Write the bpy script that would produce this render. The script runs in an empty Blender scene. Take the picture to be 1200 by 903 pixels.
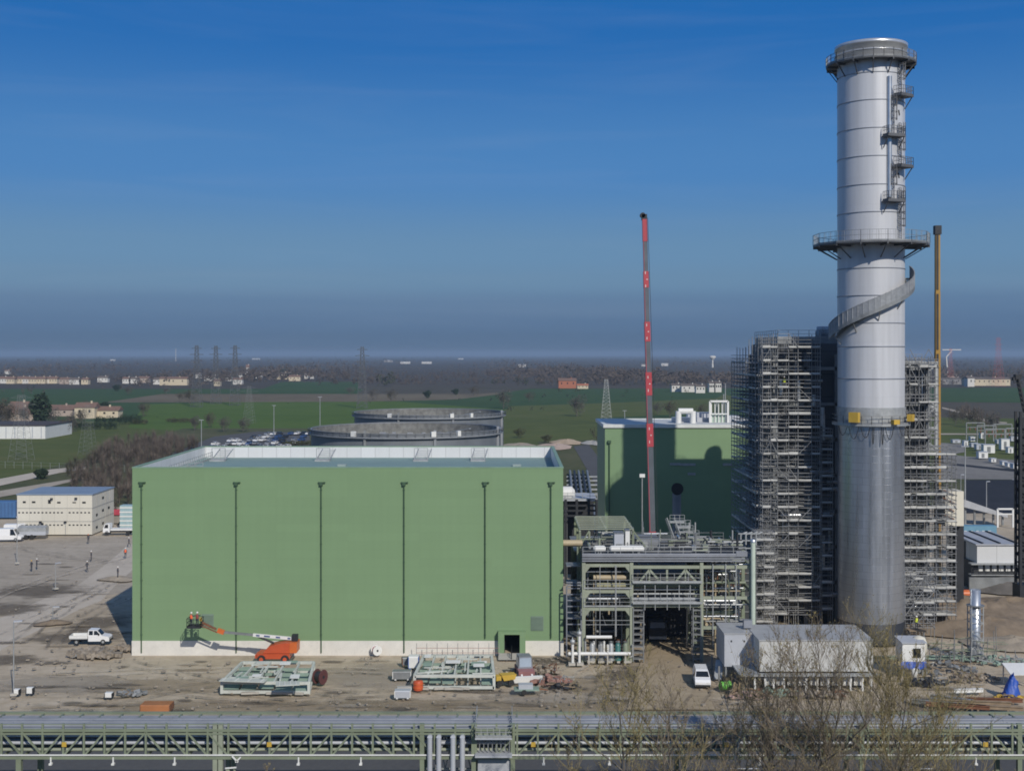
import bpy, bmesh, math, random
from math import sin, cos, pi, radians, tan, atan2, sqrt
from mathutils import Vector, Matrix

sc = bpy.context.scene
COL = sc.collection
F, HZ, CX, CH = 1450.0, 415.0, 600.0, 38.0        # focal length in photo pixels, horizon row, centre column, drone height

def G(px, py, z=0.0):
    """world point at height z seen at a photo pixel (used to survey where things stand)"""
    y = F * (CH - z) / (py - HZ)
    return ((px - CX) * y / F, y)
def XA(px, y): return (px - CX) * y / F
def ZA(py, y): return CH - (py - HZ) * y / F

ORD = ['first','second','third','fourth','fifth','sixth','seventh','eighth','ninth','tenth','eleventh','twelfth',
       'thirteenth','fourteenth','fifteenth','sixteenth','seventeenth','eighteenth','nineteenth','twentieth']
def nth(i):
    if i < 20: return ORD[i]
    t = ['twenty','thirty','forty','fifty','sixty','seventy','eighty','ninety'][(i+1)//10-2]
    r = (i+1) % 10
    return t + '-' + ORD[r-1] if r else t[:-1] + 'ieth'

# ---------------------------------------------------------------- mesh builder
class MB:
    def __init__(s): s.v=[]; s.f=[]; s.m=[]; s.sm=[]; s.mi=0; s.smooth=False; s.pr=[]
    def mark(s): s.pr.append(len(s.v)); return s
    def pieces(s):
        cuts=sorted(set(s.pr+[0,len(s.v)])); out=[]
        for a,c in zip(cuts[:-1],cuts[1:]):
            b=MB(); b.v=s.v[a:c]
            for f,m,sm in zip(s.f,s.m,s.sm):
                if a<=f[0]<c: b.f.append(tuple(i-a for i in f)); b.m.append(m); b.sm.append(sm)
            out.append(b)
        return out
    def _add(s, vs, fs, smooth=None):
        b=len(s.v); s.v.extend([tuple(p) for p in vs])
        for f in fs:
            s.f.append(tuple(b+i for i in f)); s.m.append(s.mi); s.sm.append(s.smooth if smooth is None else smooth)
    def box(s, a, b):
        s.pr.append(len(s.v))
        x0,y0,z0=a; x1,y1,z1=b
        s._add([(x0,y0,z0),(x1,y0,z0),(x1,y1,z0),(x0,y1,z0),(x0,y0,z1),(x1,y0,z1),(x1,y1,z1),(x0,y1,z1)],
               [(0,3,2,1),(4,5,6,7),(0,1,5,4),(1,2,6,5),(2,3,7,6),(3,0,4,7)], False)
        return s
    def cbox(s, c, d, rz=0.0, rx=0.0, ry=0.0):
        s.pr.append(len(s.v))
        M=Matrix.Translation(c) @ Matrix.Rotation(rz,4,'Z') @ Matrix.Rotation(ry,4,'Y') @ Matrix.Rotation(rx,4,'X')
        hx,hy,hz=d[0]/2,d[1]/2,d[2]/2
        vs=[M@Vector(p) for p in [(-hx,-hy,-hz),(hx,-hy,-hz),(hx,hy,-hz),(-hx,hy,-hz),(-hx,-hy,hz),(hx,-hy,hz),(hx,hy,hz),(-hx,hy,hz)]]
        s._add(vs,[(0,3,2,1),(4,5,6,7),(0,1,5,4),(1,2,6,5),(2,3,7,6),(3,0,4,7)], False)
        return s
    def beam(s, p, q, w, h=None):
        s.pr.append(len(s.v))
        h=h or w; p=Vector(p); q=Vector(q); d=(q-p)
        if d.length<1e-6: return s
        d.normalize(); up=Vector((0,0,1)) if abs(d.z)<.95 else Vector((0,1,0))
        a=d.cross(up).normalized()*w/2; b=a.cross(d).normalized()*h/2
        vs=[p-a-b,p+a-b,p+a+b,p-a+b,q-a-b,q+a-b,q+a+b,q-a+b]
        s._add(vs,[(0,1,2,3),(7,6,5,4),(0,4,5,1),(1,5,6,2),(2,6,7,3),(3,7,4,0)], False)
        return s
    def tube(s, p, q, r, n=6, r2=None, caps=True):
        s.pr.append(len(s.v))
        r2=r if r2 is None else r2
        p=Vector(p); q=Vector(q); d=q-p
        if d.length<1e-6: return s
        d.normalize(); up=Vector((0,0,1)) if abs(d.z)<.95 else Vector((0,1,0))
        a=d.cross(up).normalized(); b=a.cross(d)
        vs=[];fs=[]
        for i in range(n):
            t=2*pi*i/n; o=a*cos(t)+b*sin(t); vs.append(p+o*r); vs.append(q+o*r2)
        for i in range(n):
            j=(i+1)%n; fs.append((2*i,2*i+1,2*j+1,2*j))
        s._add(vs,fs,n>4)
        if caps:
            s._add([vs[2*i] for i in range(n)],[tuple(range(n))],False)
            s._add([vs[2*i+1] for i in range(n)],[tuple(reversed(range(n)))],False)
        return s
    def pipe(s, pts, r, n=8):
        for a,b in zip(pts[:-1],pts[1:]): s.tube(a,b,r,n)
        return s
    def lathe(s, c, prof, n=32, a0=0.0, a1=2*pi, smooth=True):
        cx,cy=c[0],c[1]; cz=c[2] if len(c)>2 else 0
        full=abs(a1-a0-2*pi)<1e-6; m=n if full else n+1
        vs=[(cx+r*cos(a0+(a1-a0)*i/n),cy+r*sin(a0+(a1-a0)*i/n),cz+z) for i in range(m) for r,z in prof]
        k=len(prof); fs=[]
        for i in range(n):
            j=(i+1)%m
            for t in range(k-1): fs.append((i*k+t,j*k+t,j*k+t+1,i*k+t+1))
        s._add(vs,fs,smooth); return s
    def ring(s, c, r0, r1, z0, z1, n=32, a0=0.0, a1=2*pi):
        s.lathe((c[0],c[1],0),[(r0,z0),(r1,z0),(r1,z1),(r0,z1),(r0,z0)],n,a0,a1,False); return s
    def disc(s, c, r, z, n=32):
        s._add([(c[0]+r*cos(2*pi*i/n),c[1]+r*sin(2*pi*i/n),z) for i in range(n)],[tuple(range(n))],False); return s
    def prism(s, pts, z0, z1):
        n=len(pts); vs=[(x,y,z0) for x,y in pts]+[(x,y,z1) for x,y in pts]
        s._add(vs,[tuple(reversed(range(n))),tuple(range(n,2*n))]+[(i,(i+1)%n,n+(i+1)%n,n+i) for i in range(n)],False); return s
    def xprism(s, pts, x0, x1):       # polygon in (y,z) swept along x
        n=len(pts); vs=[(x0,y,z) for y,z in pts]+[(x1,y,z) for y,z in pts]
        s._add(vs,[tuple(range(n)),tuple(reversed(range(n,2*n)))]+[(i,n+i,n+(i+1)%n,(i+1)%n) for i in range(n)],False); return s
    def yprism(s, pts, y0, y1):       # polygon in (x,z) swept along y
        n=len(pts); vs=[(x,y0,z) for x,z in pts]+[(x,y1,z) for x,z in pts]
        s._add(vs,[tuple(range(n)),tuple(reversed(range(n,2*n)))]+[(i,n+i,n+(i+1)%n,(i+1)%n) for i in range(n)],False); return s
    def quad(s, a,b,c,d): s._add([a,b,c,d],[(0,1,2,3)],False); return s
    def tri(s, a,b,c): s._add([a,b,c],[(0,1,2)],False); return s
    def sheet(s, pts, z): s._add([(x,y,z) for x,y in pts],[tuple(range(len(pts)))],False); return s
    def rail(s, pts, h=1.1, r=0.03, step=1.5, closed=False):   # handrail along a polyline of (x,y,z)
        P=[Vector(p) for p in pts]
        if closed: P.append(P[0])
        for a,b in zip(P[:-1],P[1:]):
            for f in (1.0,.55): s.beam(a+Vector((0,0,h*f)),b+Vector((0,0,h*f)),r*1.6)
            s.beam(a+Vector((0,0,.1)),b+Vector((0,0,.1)),r,.18)
            n=max(1,int((b-a).length/step+.5))
            for i in range(n+1):
                p=a+(b-a)*i/n; s.beam(p,p+Vector((0,0,h)),r*1.8)
        return s
    def mesh(s, name, mats, off=(0,0,0)):
        me=bpy.data.meshes.new(name)
        v=s.v if off==(0,0,0) else [(x-off[0],y-off[1],z-off[2]) for x,y,z in s.v]
        me.from_pydata(v,[],s.f)
        for m in (mats if isinstance(mats,(list,tuple)) else [mats]): me.materials.append(m)
        me.polygons.foreach_set('material_index',s.m); me.polygons.foreach_set('use_smooth',s.sm)
        me.update(); return me

def props(o, label=None, cat=None, group=None, kind=None):
    for k,v in (('label',label),('category',cat),('group',group),('kind',kind)):
        if v: o[k]=v
    return o
def thing(name, label, cat, loc=(0,0,0), rz=0.0, group=None):
    o=bpy.data.objects.new(name,None); COL.objects.link(o)
    o.location=loc; o.rotation_euler=(0,0,rz); o.empty_display_size=.5
    return props(o,label,cat,group)
def part(t, name, mb, m, label=None, world=False):
    root=t
    while root.parent: root=root.parent
    off=tuple(root.location) if world else (0,0,0)
    o=bpy.data.objects.new(name, mb.mesh(name,m,off)); COL.objects.link(o); o.parent=t
    if label: o['label']=label
    return o
def wpart(t,name,mb,m,label=None): return part(t,name,mb,m,label,True)
def each(t,name,mb,m,label=None,world=False):
    for b in mb.pieces(): part(t,name,b,m,label,world)
def weach(t,name,mb,m,label=None): each(t,name,mb,m,label,True)
def single(name, mb, m, label, cat, loc=(0,0,0), rz=0.0, group=None, kind=None, world=False):
    o=bpy.data.objects.new(name, mb.mesh(name,m,tuple(loc) if world else (0,0,0))); COL.objects.link(o)
    o.location=loc; o.rotation_euler=(0,0,rz)
    return props(o,label,cat,group,kind)
def struct(name, mb, m): return props(single(name,mb,m,None,None),kind='structure')
def children(o): return [c for c in ALLKIDS(o)]
def ALLKIDS(o): return list(o.children)
def copy_tree(o, parent=None):
    c=o.copy(); COL.objects.link(c)
    if parent is not None: c.parent=parent
    for k in ALLKIDS(o): copy_tree(k,c)
    return c
def put(proto, used, loc, rz=0.0, label=None, group=None, scale=None):
    o=proto if not used else copy_tree(proto)
    o.location=loc; o.rotation_euler=(0,0,rz)
    if label: o['label']=label
    if group: o['group']=group
    if scale: o.scale=scale if isinstance(scale,tuple) else (scale,)*3
    return o

# ---------------------------------------------------------------- materials
MATS={}
def nn(nt, t, **kw):
    n=nt.nodes.new(t)
    for k,v in kw.items(): setattr(n,k,v)
    return n
def mat(name, col, rough=.6, metal=0.0, var=.12, scale=.6, dirt=0.0, bump=0.0, bscale=8.0, stretch=(1,1,1), col2=None, spec=None):
    if name in MATS: return MATS[name]
    m=bpy.data.materials.new(name); m.use_nodes=True; nt=m.node_tree; b=nt.nodes['Principled BSDF']
    b.inputs['Roughness'].default_value=rough; b.inputs['Metallic'].default_value=metal
    if spec is not None: b.inputs['Specular IOR Level'].default_value=spec
    tc=nn(nt,'ShaderNodeTexCoord'); mp=nn(nt,'ShaderNodeMapping'); mp.inputs['Scale'].default_value=stretch
    nt.links.new(tc.outputs['Object'],mp.inputs['Vector'])
    nz=nn(nt,'ShaderNodeTexNoise'); nz.inputs['Scale'].default_value=scale; nz.inputs['Detail'].default_value=6; nz.inputs['Roughness'].default_value=.62
    nt.links.new(mp.outputs[0],nz.inputs['Vector'])
    rp=nn(nt,'ShaderNodeValToRGB'); e=rp.color_ramp.elements
    e[0].position=.3; e[1].position=.7
    if col2:
        e[0].color=(*col2,1); e[1].color=(*col,1)
    else:
        e[0].color=tuple(c*(1-var) for c in col)+(1,); e[1].color=tuple(min(1,c*(1+var)) for c in col)+(1,)
    nt.links.new(nz.outputs['Fac'],rp.inputs['Fac'])
    out=rp.outputs['Color']
    if dirt>0:
        n2=nn(nt,'ShaderNodeTexNoise'); n2.inputs['Scale'].default_value=scale*3.7; n2.inputs['Detail'].default_value=8; n2.inputs['Roughness'].default_value=.7
        nt.links.new(mp.outputs[0],n2.inputs['Vector'])
        r2=nn(nt,'ShaderNodeValToRGB'); r2.color_ramp.elements[0].position=.52; r2.color_ramp.elements[1].position=.75
        nt.links.new(n2.outputs['Fac'],r2.inputs['Fac'])
        mu=nn(nt,'ShaderNodeMath',operation='MULTIPLY'); mu.inputs[1].default_value=dirt; nt.links.new(r2.outputs['Color'],mu.inputs[0])
        mx=nn(nt,'ShaderNodeMix',data_type='RGBA'); nt.links.new(mu.outputs[0],mx.inputs[0]); nt.links.new(out,mx.inputs[6])
        mx.inputs[7].default_value=(.10,.085,.065,1); out=mx.outputs[2]
    nt.links.new(out,b.inputs['Base Color'])
    if bump>0:
        n3=nn(nt,'ShaderNodeTexNoise'); n3.inputs['Scale'].default_value=bscale; n3.inputs['Detail'].default_value=5
        nt.links.new(mp.outputs[0],n3.inputs['Vector'])
        bp=nn(nt,'ShaderNodeBump'); bp.inputs['Strength'].default_value=bump; bp.inputs['Distance'].default_value=.1
        nt.links.new(n3.outputs['Fac'],bp.inputs['Height']); nt.links.new(bp.outputs[0],b.inputs['Normal'])
    MATS[name]=m; return m
def panel_mat(name, col, bw, bh, mort=.012, d=.05, rough=.5, metal=0.0, plane='XZ', mcol=.8, ribs=0.0):
    """sheet cladding with joints, in object space"""
    m=bpy.data.materials.new(name); m.use_nodes=True; nt=m.node_tree; b=nt.nodes['Principled BSDF']
    b.inputs['Roughness'].default_value=rough; b.inputs['Metallic'].default_value=metal
    tc=nn(nt,'ShaderNodeTexCoord'); sp=nn(nt,'ShaderNodeSeparateXYZ'); cb=nn(nt,'ShaderNodeCombineXYZ')
    nt.links.new(tc.outputs['Object'],sp.inputs[0])
    if plane=='XZ':
        ad=nn(nt,'ShaderNodeMath',operation='ADD'); nt.links.new(sp.outputs['X'],ad.inputs[0]); nt.links.new(sp.outputs['Y'],ad.inputs[1])
        nt.links.new(ad.outputs[0],cb.inputs[0]); nt.links.new(sp.outputs['Z'],cb.inputs[1])
    else:
        nt.links.new(sp.outputs['X'],cb.inputs[0]); nt.links.new(sp.outputs['Y'],cb.inputs[1])
    br=nn(nt,'ShaderNodeTexBrick'); nt.links.new(cb.outputs[0],br.inputs['Vector'])
    br.offset=0.0
    br.inputs['Scale'].default_value=1; br.inputs['Brick Width'].default_value=bw; br.inputs['Row Height'].default_value=bh
    br.inputs['Mortar Size'].default_value=mort; br.inputs['Bias'].default_value=0
    br.inputs['Color1'].default_value=tuple(c*(1-d) for c in col)+(1,); br.inputs['Color2'].default_value=tuple(c*(1+d) for c in col)+(1,)
    br.inputs['Mortar'].default_value=tuple(c*mcol for c in col)+(1,)
    nz=nn(nt,'ShaderNodeTexNoise'); nz.inputs['Scale'].default_value=.12; nz.inputs['Detail'].default_value=7; nz.inputs['Roughness'].default_value=.65
    nt.links.new(cb.outputs[0],nz.inputs['Vector'])
    rp=nn(nt,'ShaderNodeMapRange'); rp.inputs[1].default_value=.3; rp.inputs[2].default_value=.7; rp.inputs[3].default_value=.98; rp.inputs[4].default_value=1.02
    nt.links.new(nz.outputs['Fac'],rp.inputs[0])
    # faint vertical rain streaks
    mp=nn(nt,'ShaderNodeMapping'); mp.inputs['Scale'].default_value=(1.6,.04,1); nt.links.new(cb.outputs[0],mp.inputs[0])
    n2=nn(nt,'ShaderNodeTexNoise'); n2.inputs['Scale'].default_value=1.0; n2.inputs['Detail'].default_value=4; nt.links.new(mp.outputs[0],n2.inputs['Vector'])
    r2=nn(nt,'ShaderNodeMapRange'); r2.inputs[1].default_value=.35; r2.inputs[2].default_value=.7; r2.inputs[3].default_value=1.012; r2.inputs[4].default_value=.98
    nt.links.new(n2.outputs['Fac'],r2.inputs[0])
    mm=nn(nt,'ShaderNodeMath',operation='MULTIPLY'); nt.links.new(rp.outputs[0],mm.inputs[0]); nt.links.new(r2.outputs[0],mm.inputs[1])
    vm=nn(nt,'ShaderNodeVectorMath',operation='SCALE'); nt.links.new(br.outputs['Color'],vm.inputs[0]); nt.links.new(mm.outputs[0],vm.inputs['Scale'])
    nt.links.new(vm.outputs[0],b.inputs['Base Color'])
    if ribs>0:
        wv=nn(nt,'ShaderNodeTexWave',wave_type='BANDS',bands_direction='X'); wv.inputs['Scale'].default_value=ribs
        nt.links.new(cb.outputs[0],wv.inputs['Vector'])
        bp=nn(nt,'ShaderNodeBump'); bp.inputs['Strength'].default_value=.35; bp.inputs['Distance'].default_value=.06
        nt.links.new(wv.outputs['Fac'],bp.inputs['Height']); nt.links.new(bp.outputs[0],b.inputs['Normal'])
    MATS[name]=m; return m

M_green   = panel_mat('green_cladding',(.182,.280,.150),9.15,1.1,.02,.02,.42,mcol=.93)
M_green2  = panel_mat('green_cladding_far',(.182,.280,.150),6.0,1.1,.02,.02,.45,mcol=.93)
M_dgreen  = mat('dark_green_trim',(.045,.09,.05),.5)
M_plinth  = mat('plinth_concrete',(.62,.60,.55),.8,var=.08,scale=.5,dirt=.18)
M_roof    = mat('roof_membrane',(.19,.28,.265),.7,var=.08,scale=.15,dirt=.08)
M_liner   = panel_mat('parapet_lining',(.60,.61,.62),2.2,3.0,.05,.05,.45,mcol=.75)
M_louvre  = mat('louvre_grey',(.16,.22,.17),.5,var=.15,scale=.5)
M_louvre2 = mat('louvre_dark',(.12,.17,.145),.5,var=.1)
M_white   = mat('white_paint',(.68,.68,.66),.5,var=.06,dirt=.1)
M_cream   = mat('cream_paint',(.62,.59,.50),.6,var=.05,scale=.3,dirt=.08)
M_galv    = mat('galvanised_steel',(.36,.375,.38),.5,.35,var=.2,scale=1.2)
M_scaf    = mat('scaffold_tube',(.27,.275,.28),.5,.4,var=.35,scale=.4)
M_board   = mat('scaffold_board',(.46,.46,.44),.65,.15,var=.3,scale=.35,dirt=.15)
M_steel   = mat('grey_steel',(.22,.23,.235),.5,.3,var=.25,scale=.6)
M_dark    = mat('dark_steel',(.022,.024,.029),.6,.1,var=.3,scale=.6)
M_casing  = panel_mat('boiler_casing',(.075,.08,.088),2.4,3.2,.06,.2,.6,.2,mcol=.5)
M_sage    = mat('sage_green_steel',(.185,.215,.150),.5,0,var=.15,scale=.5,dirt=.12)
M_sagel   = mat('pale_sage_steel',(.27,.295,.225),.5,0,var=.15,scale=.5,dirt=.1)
M_silver  = mat('silver_pipe_lagging',(.55,.57,.59),.32,.75,var=.15,scale=.8)
M_silverb = mat('blue_grey_pipe_lagging',(.225,.24,.27),.55,.2,var=.15,scale=.5,dirt=.15)
M_tan     = mat('tan_pipe',(.38,.31,.20),.5,0,var=.15)
M_yellow  = mat('yellow_paint',(.50,.33,.05),.5,var=.1)
M_red     = mat('crane_red',(.42,.06,.075),.4,var=.1)
M_orange  = mat('orange_paint',(.56,.13,.03),.45,var=.12,dirt=.12)
M_liftred = mat('lift_red',(.50,.085,.03),.45,var=.12,dirt=.1)
M_blue    = mat('blue_paint',(.03,.11,.36),.5,var=.12)
M_bluetarp= mat('blue_tarpaulin',(.02,.075,.36),.5,var=.2,scale=1.5,bump=.4,bscale=3)
M_teal    = mat('teal_paint',(.04,.15,.14),.5)
M_black   = mat('black_rubber',(.02,.02,.02),.8)
M_glass   = mat('dark_glass',(.015,.018,.022),.12,0,var=.1)
M_shed    = mat('pale_grey_sheet',(.44,.46,.50),.5,.15,var=.06,scale=.4,dirt=.1)
M_shed2   = panel_mat('weathered_sheet',(.50,.50,.48),1.1,6.0,.05,.10,.6,mcol=.7)
M_conc    = mat('concrete',(.40,.38,.34),.85,var=.12,scale=.7,dirt=.2,bump=.2)
M_wood    = mat('weathered_timber',(.24,.18,.12),.8,var=.3,scale=1.0,stretch=(1,1,1))
M_rust    = mat('rusty_steel',(.17,.075,.04),.8,var=.35,scale=1.2)
M_lime    = mat('lime_green_paint',(.12,.42,.05),.5)
M_palegr  = mat('pale_green_panel',(.22,.30,.25),.6,.0,var=.18,scale=.5,dirt=.12)
M_paleframe = mat('pale_frame_steel',(.50,.52,.48),.6,.0,var=.14,scale=.5,dirt=.2)
M_skin    = mat('skin',(.42,.25,.17),.6,var=.05)
M_cloth   = mat('dark_work_clothes',(.035,.04,.055),.8,var=.2,scale=4)
M_hivis   = mat('orange_hi_vis',(.80,.14,.05),.7,var=.1)
M_hivisy  = mat('yellow_hi_vis',(.60,.70,.06),.7,var=.1)
# ---------------------------------------------------------------- camera, sun, sky, haze
SUN_AZ, SUN_EL = radians(23.3), radians(33.2)     # the sun stands behind the camera, a little to its right
cam=bpy.data.cameras.new('camera'); co=bpy.data.objects.new('camera',cam); COL.objects.link(co)
co.location=(0,0,CH); co.rotation_euler=(radians(90),0,0)
cam.sensor_width=36; cam.lens=36*F/1200; cam.shift_y=-(451.5-HZ)/1200; cam.clip_start=1; cam.clip_end=120000
sc.camera=co
to_sun=Vector((sin(SUN_AZ)*cos(SUN_EL),-cos(SUN_AZ)*cos(SUN_EL),sin(SUN_EL)))
sl=bpy.data.lights.new('sun','SUN'); sl.energy=3.5; sl.angle=radians(.53); sl.color=(1,.94,.84)
so=bpy.data.objects.new('sun',sl); COL.objects.link(so); so.rotation_euler=to_sun.to_track_quat('Z','Y').to_euler(); so.location=(60,-160,150)

w=bpy.data.worlds.new('World'); sc.world=w; w.use_nodes=True; nt=w.node_tree
bg=nt.nodes['Background']
sky=nn(nt,'ShaderNodeTexSky',sky_type='NISHITA'); sky.sun_disc=False
sky.sun_elevation=SUN_EL; sky.sun_rotation=pi-SUN_AZ      # rotation 0 = +Y, clockwise seen from above
sky.altitude=20; sky.air_density=1.0; sky.dust_density=.4; sky.ozone_density=3.0
# the low grey-blue band of murk over the plain and a few thin high streaks of cloud, by view direction
tc=nn(nt,'ShaderNodeTexCoord'); sp=nn(nt,'ShaderNodeSeparateXYZ'); nt.links.new(tc.outputs['Generated'],sp.inputs[0])
rp=nn(nt,'ShaderNodeValToRGB'); rp.color_ramp.interpolation='EASE'
SKYSTOPS=[(0.0,(.026,.088,.185)),(.012,(.043,.112,.235)),(.024,(.058,.136,.280)),(.040,(.080,.166,.315)),(.058,(.112,.225,.378)),(.080,(.110,.238,.412)),(.147,(.056,.205,.482)),(.263,(.006,.128,.425)),(.5,(.012,.11,.38)),(1.0,(.012,.10,.36))]
el=rp.color_ramp.elements
el[0].position=0; el[0].color=(*SKYSTOPS[0][1],1); el[1].position=1; el[1].color=(*SKYSTOPS[-1][1],1)
for p,c in SKYSTOPS[1:-1]:
    e=el.new(p); e.color=(*c,1)
nt.links.new(sp.outputs['Z'],rp.inputs['Fac'])
mp=nn(nt,'ShaderNodeMapping'); mp.inputs['Scale'].default_value=(2.2,2.2,26); nt.links.new(tc.outputs['Generated'],mp.inputs[0])
nz=nn(nt,'ShaderNodeTexNoise'); nz.inputs['Scale'].default_value=1.6; nz.inputs['Detail'].default_value=7; nz.inputs['Roughness'].default_value=.55; nz.inputs['Distortion'].default_value=.6
nt.links.new(mp.outputs[0],nz.inputs['Vector'])
cr=nn(nt,'ShaderNodeMapRange'); cr.inputs[1].default_value=.50; cr.inputs[2].default_value=.80; cr.inputs[3].default_value=0; cr.inputs[4].default_value=.065
nt.links.new(nz.outputs['Fac'],cr.inputs[0])
# sky texture scaled to the same unit, blended with the measured murk
sv=nn(nt,'ShaderNodeVectorMath',operation='SCALE'); sv.inputs['Scale'].default_value=.125; nt.links.new(sky.outputs[0],sv.inputs[0])
m1=nn(nt,'ShaderNodeMix',data_type='RGBA'); mk=nn(nt,'ShaderNodeMapRange'); mk.inputs[1].default_value=.30; mk.inputs[2].default_value=.55; mk.inputs[3].default_value=.95; mk.inputs[4].default_value=.15
nt.links.new(sp.outputs['Z'],mk.inputs[0]); nt.links.new(mk.outputs[0],m1.inputs[0])
nt.links.new(sv.outputs[0],m1.inputs[6]); nt.links.new(rp.outputs[0],m1.inputs[7])
m2=nn(nt,'ShaderNodeMix',data_type='RGBA'); nt.links.new(cr.outputs[0],m2.inputs[0]); nt.links.new(m1.outputs[2],m2.inputs[6]); m2.inputs[7].default_value=(.40,.46,.56,1)
s2=nn(nt,'ShaderNodeVectorMath',operation='SCALE'); s2.inputs['Scale'].default_value=10.0; nt.links.new(m2.outputs[2],s2.inputs[0])
nt.links.new(s2.outputs[0],bg.inputs['Color']); bg.inputs['Strength'].default_value=.1

hz=bpy.data.materials.new('haze_air'); hz.use_nodes=True; nt=hz.node_tree; nt.nodes.remove(nt.nodes['Principled BSDF'])
pv=nn(nt,'ShaderNodeVolumePrincipled'); pv.inputs['Color'].default_value=(.39,.53,.72,1); pv.inputs['Density'].default_value=1.0e-4; pv.inputs['Anisotropy'].default_value=.0
nt.links.new(pv.outputs[0],nt.nodes['Material Output'].inputs['Volume'])
h=single('haze',MB().box((-27000,-700,-1.4),(27000,42000,92)),hz,None,None,kind='stuff')

vs=sc.view_settings; vs.view_transform='Standard'; vs.look='None'; vs.exposure=0; vs.gamma=1; vs.use_curve_mapping=False
sc.cycles.use_denoising=True; sc.cycles.filter_width=1.8
sc.cycles.max_bounces=6; sc.cycles.volume_bounces=1; sc.cycles.transparent_max_bounces=8

# ---------------------------------------------------------------- ground and fields
def ground_mat(name, cols, s1=.02, s2=.25, rough=.95, bump=.4, tracks=0.0, track_rot=0.0, soft=False):
    """cols: dark, mid, light - several scales of noise so that nothing repeats"""
    m=bpy.data.materials.new(name); m.use_nodes=True; nt=m.node_tree; b=nt.nodes['Principled BSDF']
    b.inputs['Roughness'].default_value=rough; b.inputs['Specular IOR Level'].default_value=.2
    tc=nn(nt,'ShaderNodeTexCoord')
    def noise(s,det=6,stretch=(1,1,1),rot=0):
        mp=nn(nt,'ShaderNodeMapping'); mp.inputs['Scale'].default_value=stretch; mp.inputs['Rotation'].default_value=(0,0,rot)
        nt.links.new(tc.outputs['Object'],mp.inputs[0])
        n=nn(nt,'ShaderNodeTexNoise'); n.inputs['Scale'].default_value=s; n.inputs['Detail'].default_value=det; n.inputs['Roughness'].default_value=.65
        nt.links.new(mp.outputs[0],n.inputs['Vector']); return n.outputs['Fac']
    a=noise(s1); c=noise(s2,8)
    ad=nn(nt,'ShaderNodeMath',operation='MULTIPLY_ADD'); ad.inputs[1].default_value=.5; nt.links.new(c,ad.inputs[0])
    hf=nn(nt,'ShaderNodeMath',operation='MULTIPLY'); hf.inputs[1].default_value=.5; nt.links.new(a,hf.inputs[0]); nt.links.new(hf.outputs[0],ad.inputs[2])
    v=ad.outputs[0]
    if tracks>0:
        for k,(rt,sx) in enumerate(((track_rot,.9),(track_rot+.5,.6))):
            t=noise(sx,4,(.05,1,1),rt)
            mr=nn(nt,'ShaderNodeMapRange'); mr.inputs[1].default_value=.56; mr.inputs[2].default_value=.66; mr.inputs[3].default_value=0; mr.inputs[4].default_value=tracks
            nt.links.new(t,mr.inputs[0])
            sb=nn(nt,'ShaderNodeMath',operation='SUBTRACT' if k==0 else 'ADD'); nt.links.new(v,sb.inputs[0]); nt.links.new(mr.outputs[0],sb.inputs[1]); v=sb.outputs[0]
    rp=nn(nt,'ShaderNodeValToRGB'); e=rp.color_ramp.elements
    e[0].position=.34; e[0].color=(*cols[0],1); e[1].position=.66; e[1].color=(*cols[2],1); x=e.new(.5); x.color=(*cols[1],1)
    nt.links.new(v,rp.inputs['Fac']); nt.links.new(rp.outputs[0],b.inputs['Base Color'])
    if bump>0:
        bp=nn(nt,'ShaderNodeBump'); bp.inputs['Strength'].default_value=bump; bp.inputs['Distance'].default_value=.25
        nt.links.new(noise(.8,8),bp.inputs['Height']); nt.links.new(bp.outputs[0],b.inputs['Normal'])
    if soft:      # ragged fading edge for patches lying on other ground
        mp=nn(nt,'ShaderNodeMapping'); mp.inputs['Location'].default_value=(-1,-1,0); mp.inputs['Scale'].default_value=(2,2,0); nt.links.new(tc.outputs['Generated'],mp.inputs[0])
        ln=nn(nt,'ShaderNodeVectorMath',operation='LENGTH'); nt.links.new(mp.outputs[0],ln.inputs[0])
        a1=noise(.55,7,(.5,1,1)); q=nn(nt,'ShaderNodeMath',operation='MULTIPLY_ADD'); q.inputs[1].default_value=1.5; nt.links.new(a1,q.inputs[0]); nt.links.new(ln.outputs['Value'],q.inputs[2])
        mr=nn(nt,'ShaderNodeMapRange'); mr.inputs[1].default_value=1.18; mr.inputs[2].default_value=1.62; mr.inputs[3].default_value=.62; mr.inputs[4].default_value=0; nt.links.new(q.outputs[0],mr.inputs[0])
        nt.links.new(mr.outputs[0],b.inputs['Alpha'])
    MATS[name]=m; return m
MG_far  = ground_mat('far_plain',((.052,.044,.034),(.064,.054,.042),(.085,.072,.054)),.0012,.008,bump=0)
MG_dirt = ground_mat('site_dirt',((.31,.255,.185),(.425,.357,.268),(.50,.43,.34)),.045,.55,tracks=.09,track_rot=.1)
MG_sand = ground_mat('sandy_track',((.27,.215,.145),(.34,.275,.19),(.40,.33,.24)),.08,.7,tracks=.07,track_rot=1.5)
MG_sandp = ground_mat('sandy_patch',((.27,.215,.145),(.35,.285,.20),(.42,.345,.25)),.08,.7,soft=True)
MG_gravp = ground_mat('gravel_patch',((.34,.295,.235),(.40,.35,.285),(.46,.41,.34)),.05,.6,soft=True)
MG_soil = ground_mat('dark_soil',((.105,.088,.068),(.155,.132,.105),(.215,.185,.15)),.15,.8,soft=True)
MG_grav = ground_mat('pale_gravel',((.29,.25,.20),(.37,.322,.26),(.44,.388,.32)),.05,.6,tracks=.09)
MG_conc = ground_mat('concrete_track',((.42,.37,.305),(.475,.42,.35),(.53,.475,.40)),.04,.5,bump=.1,tracks=.04,track_rot=.7)
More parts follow.
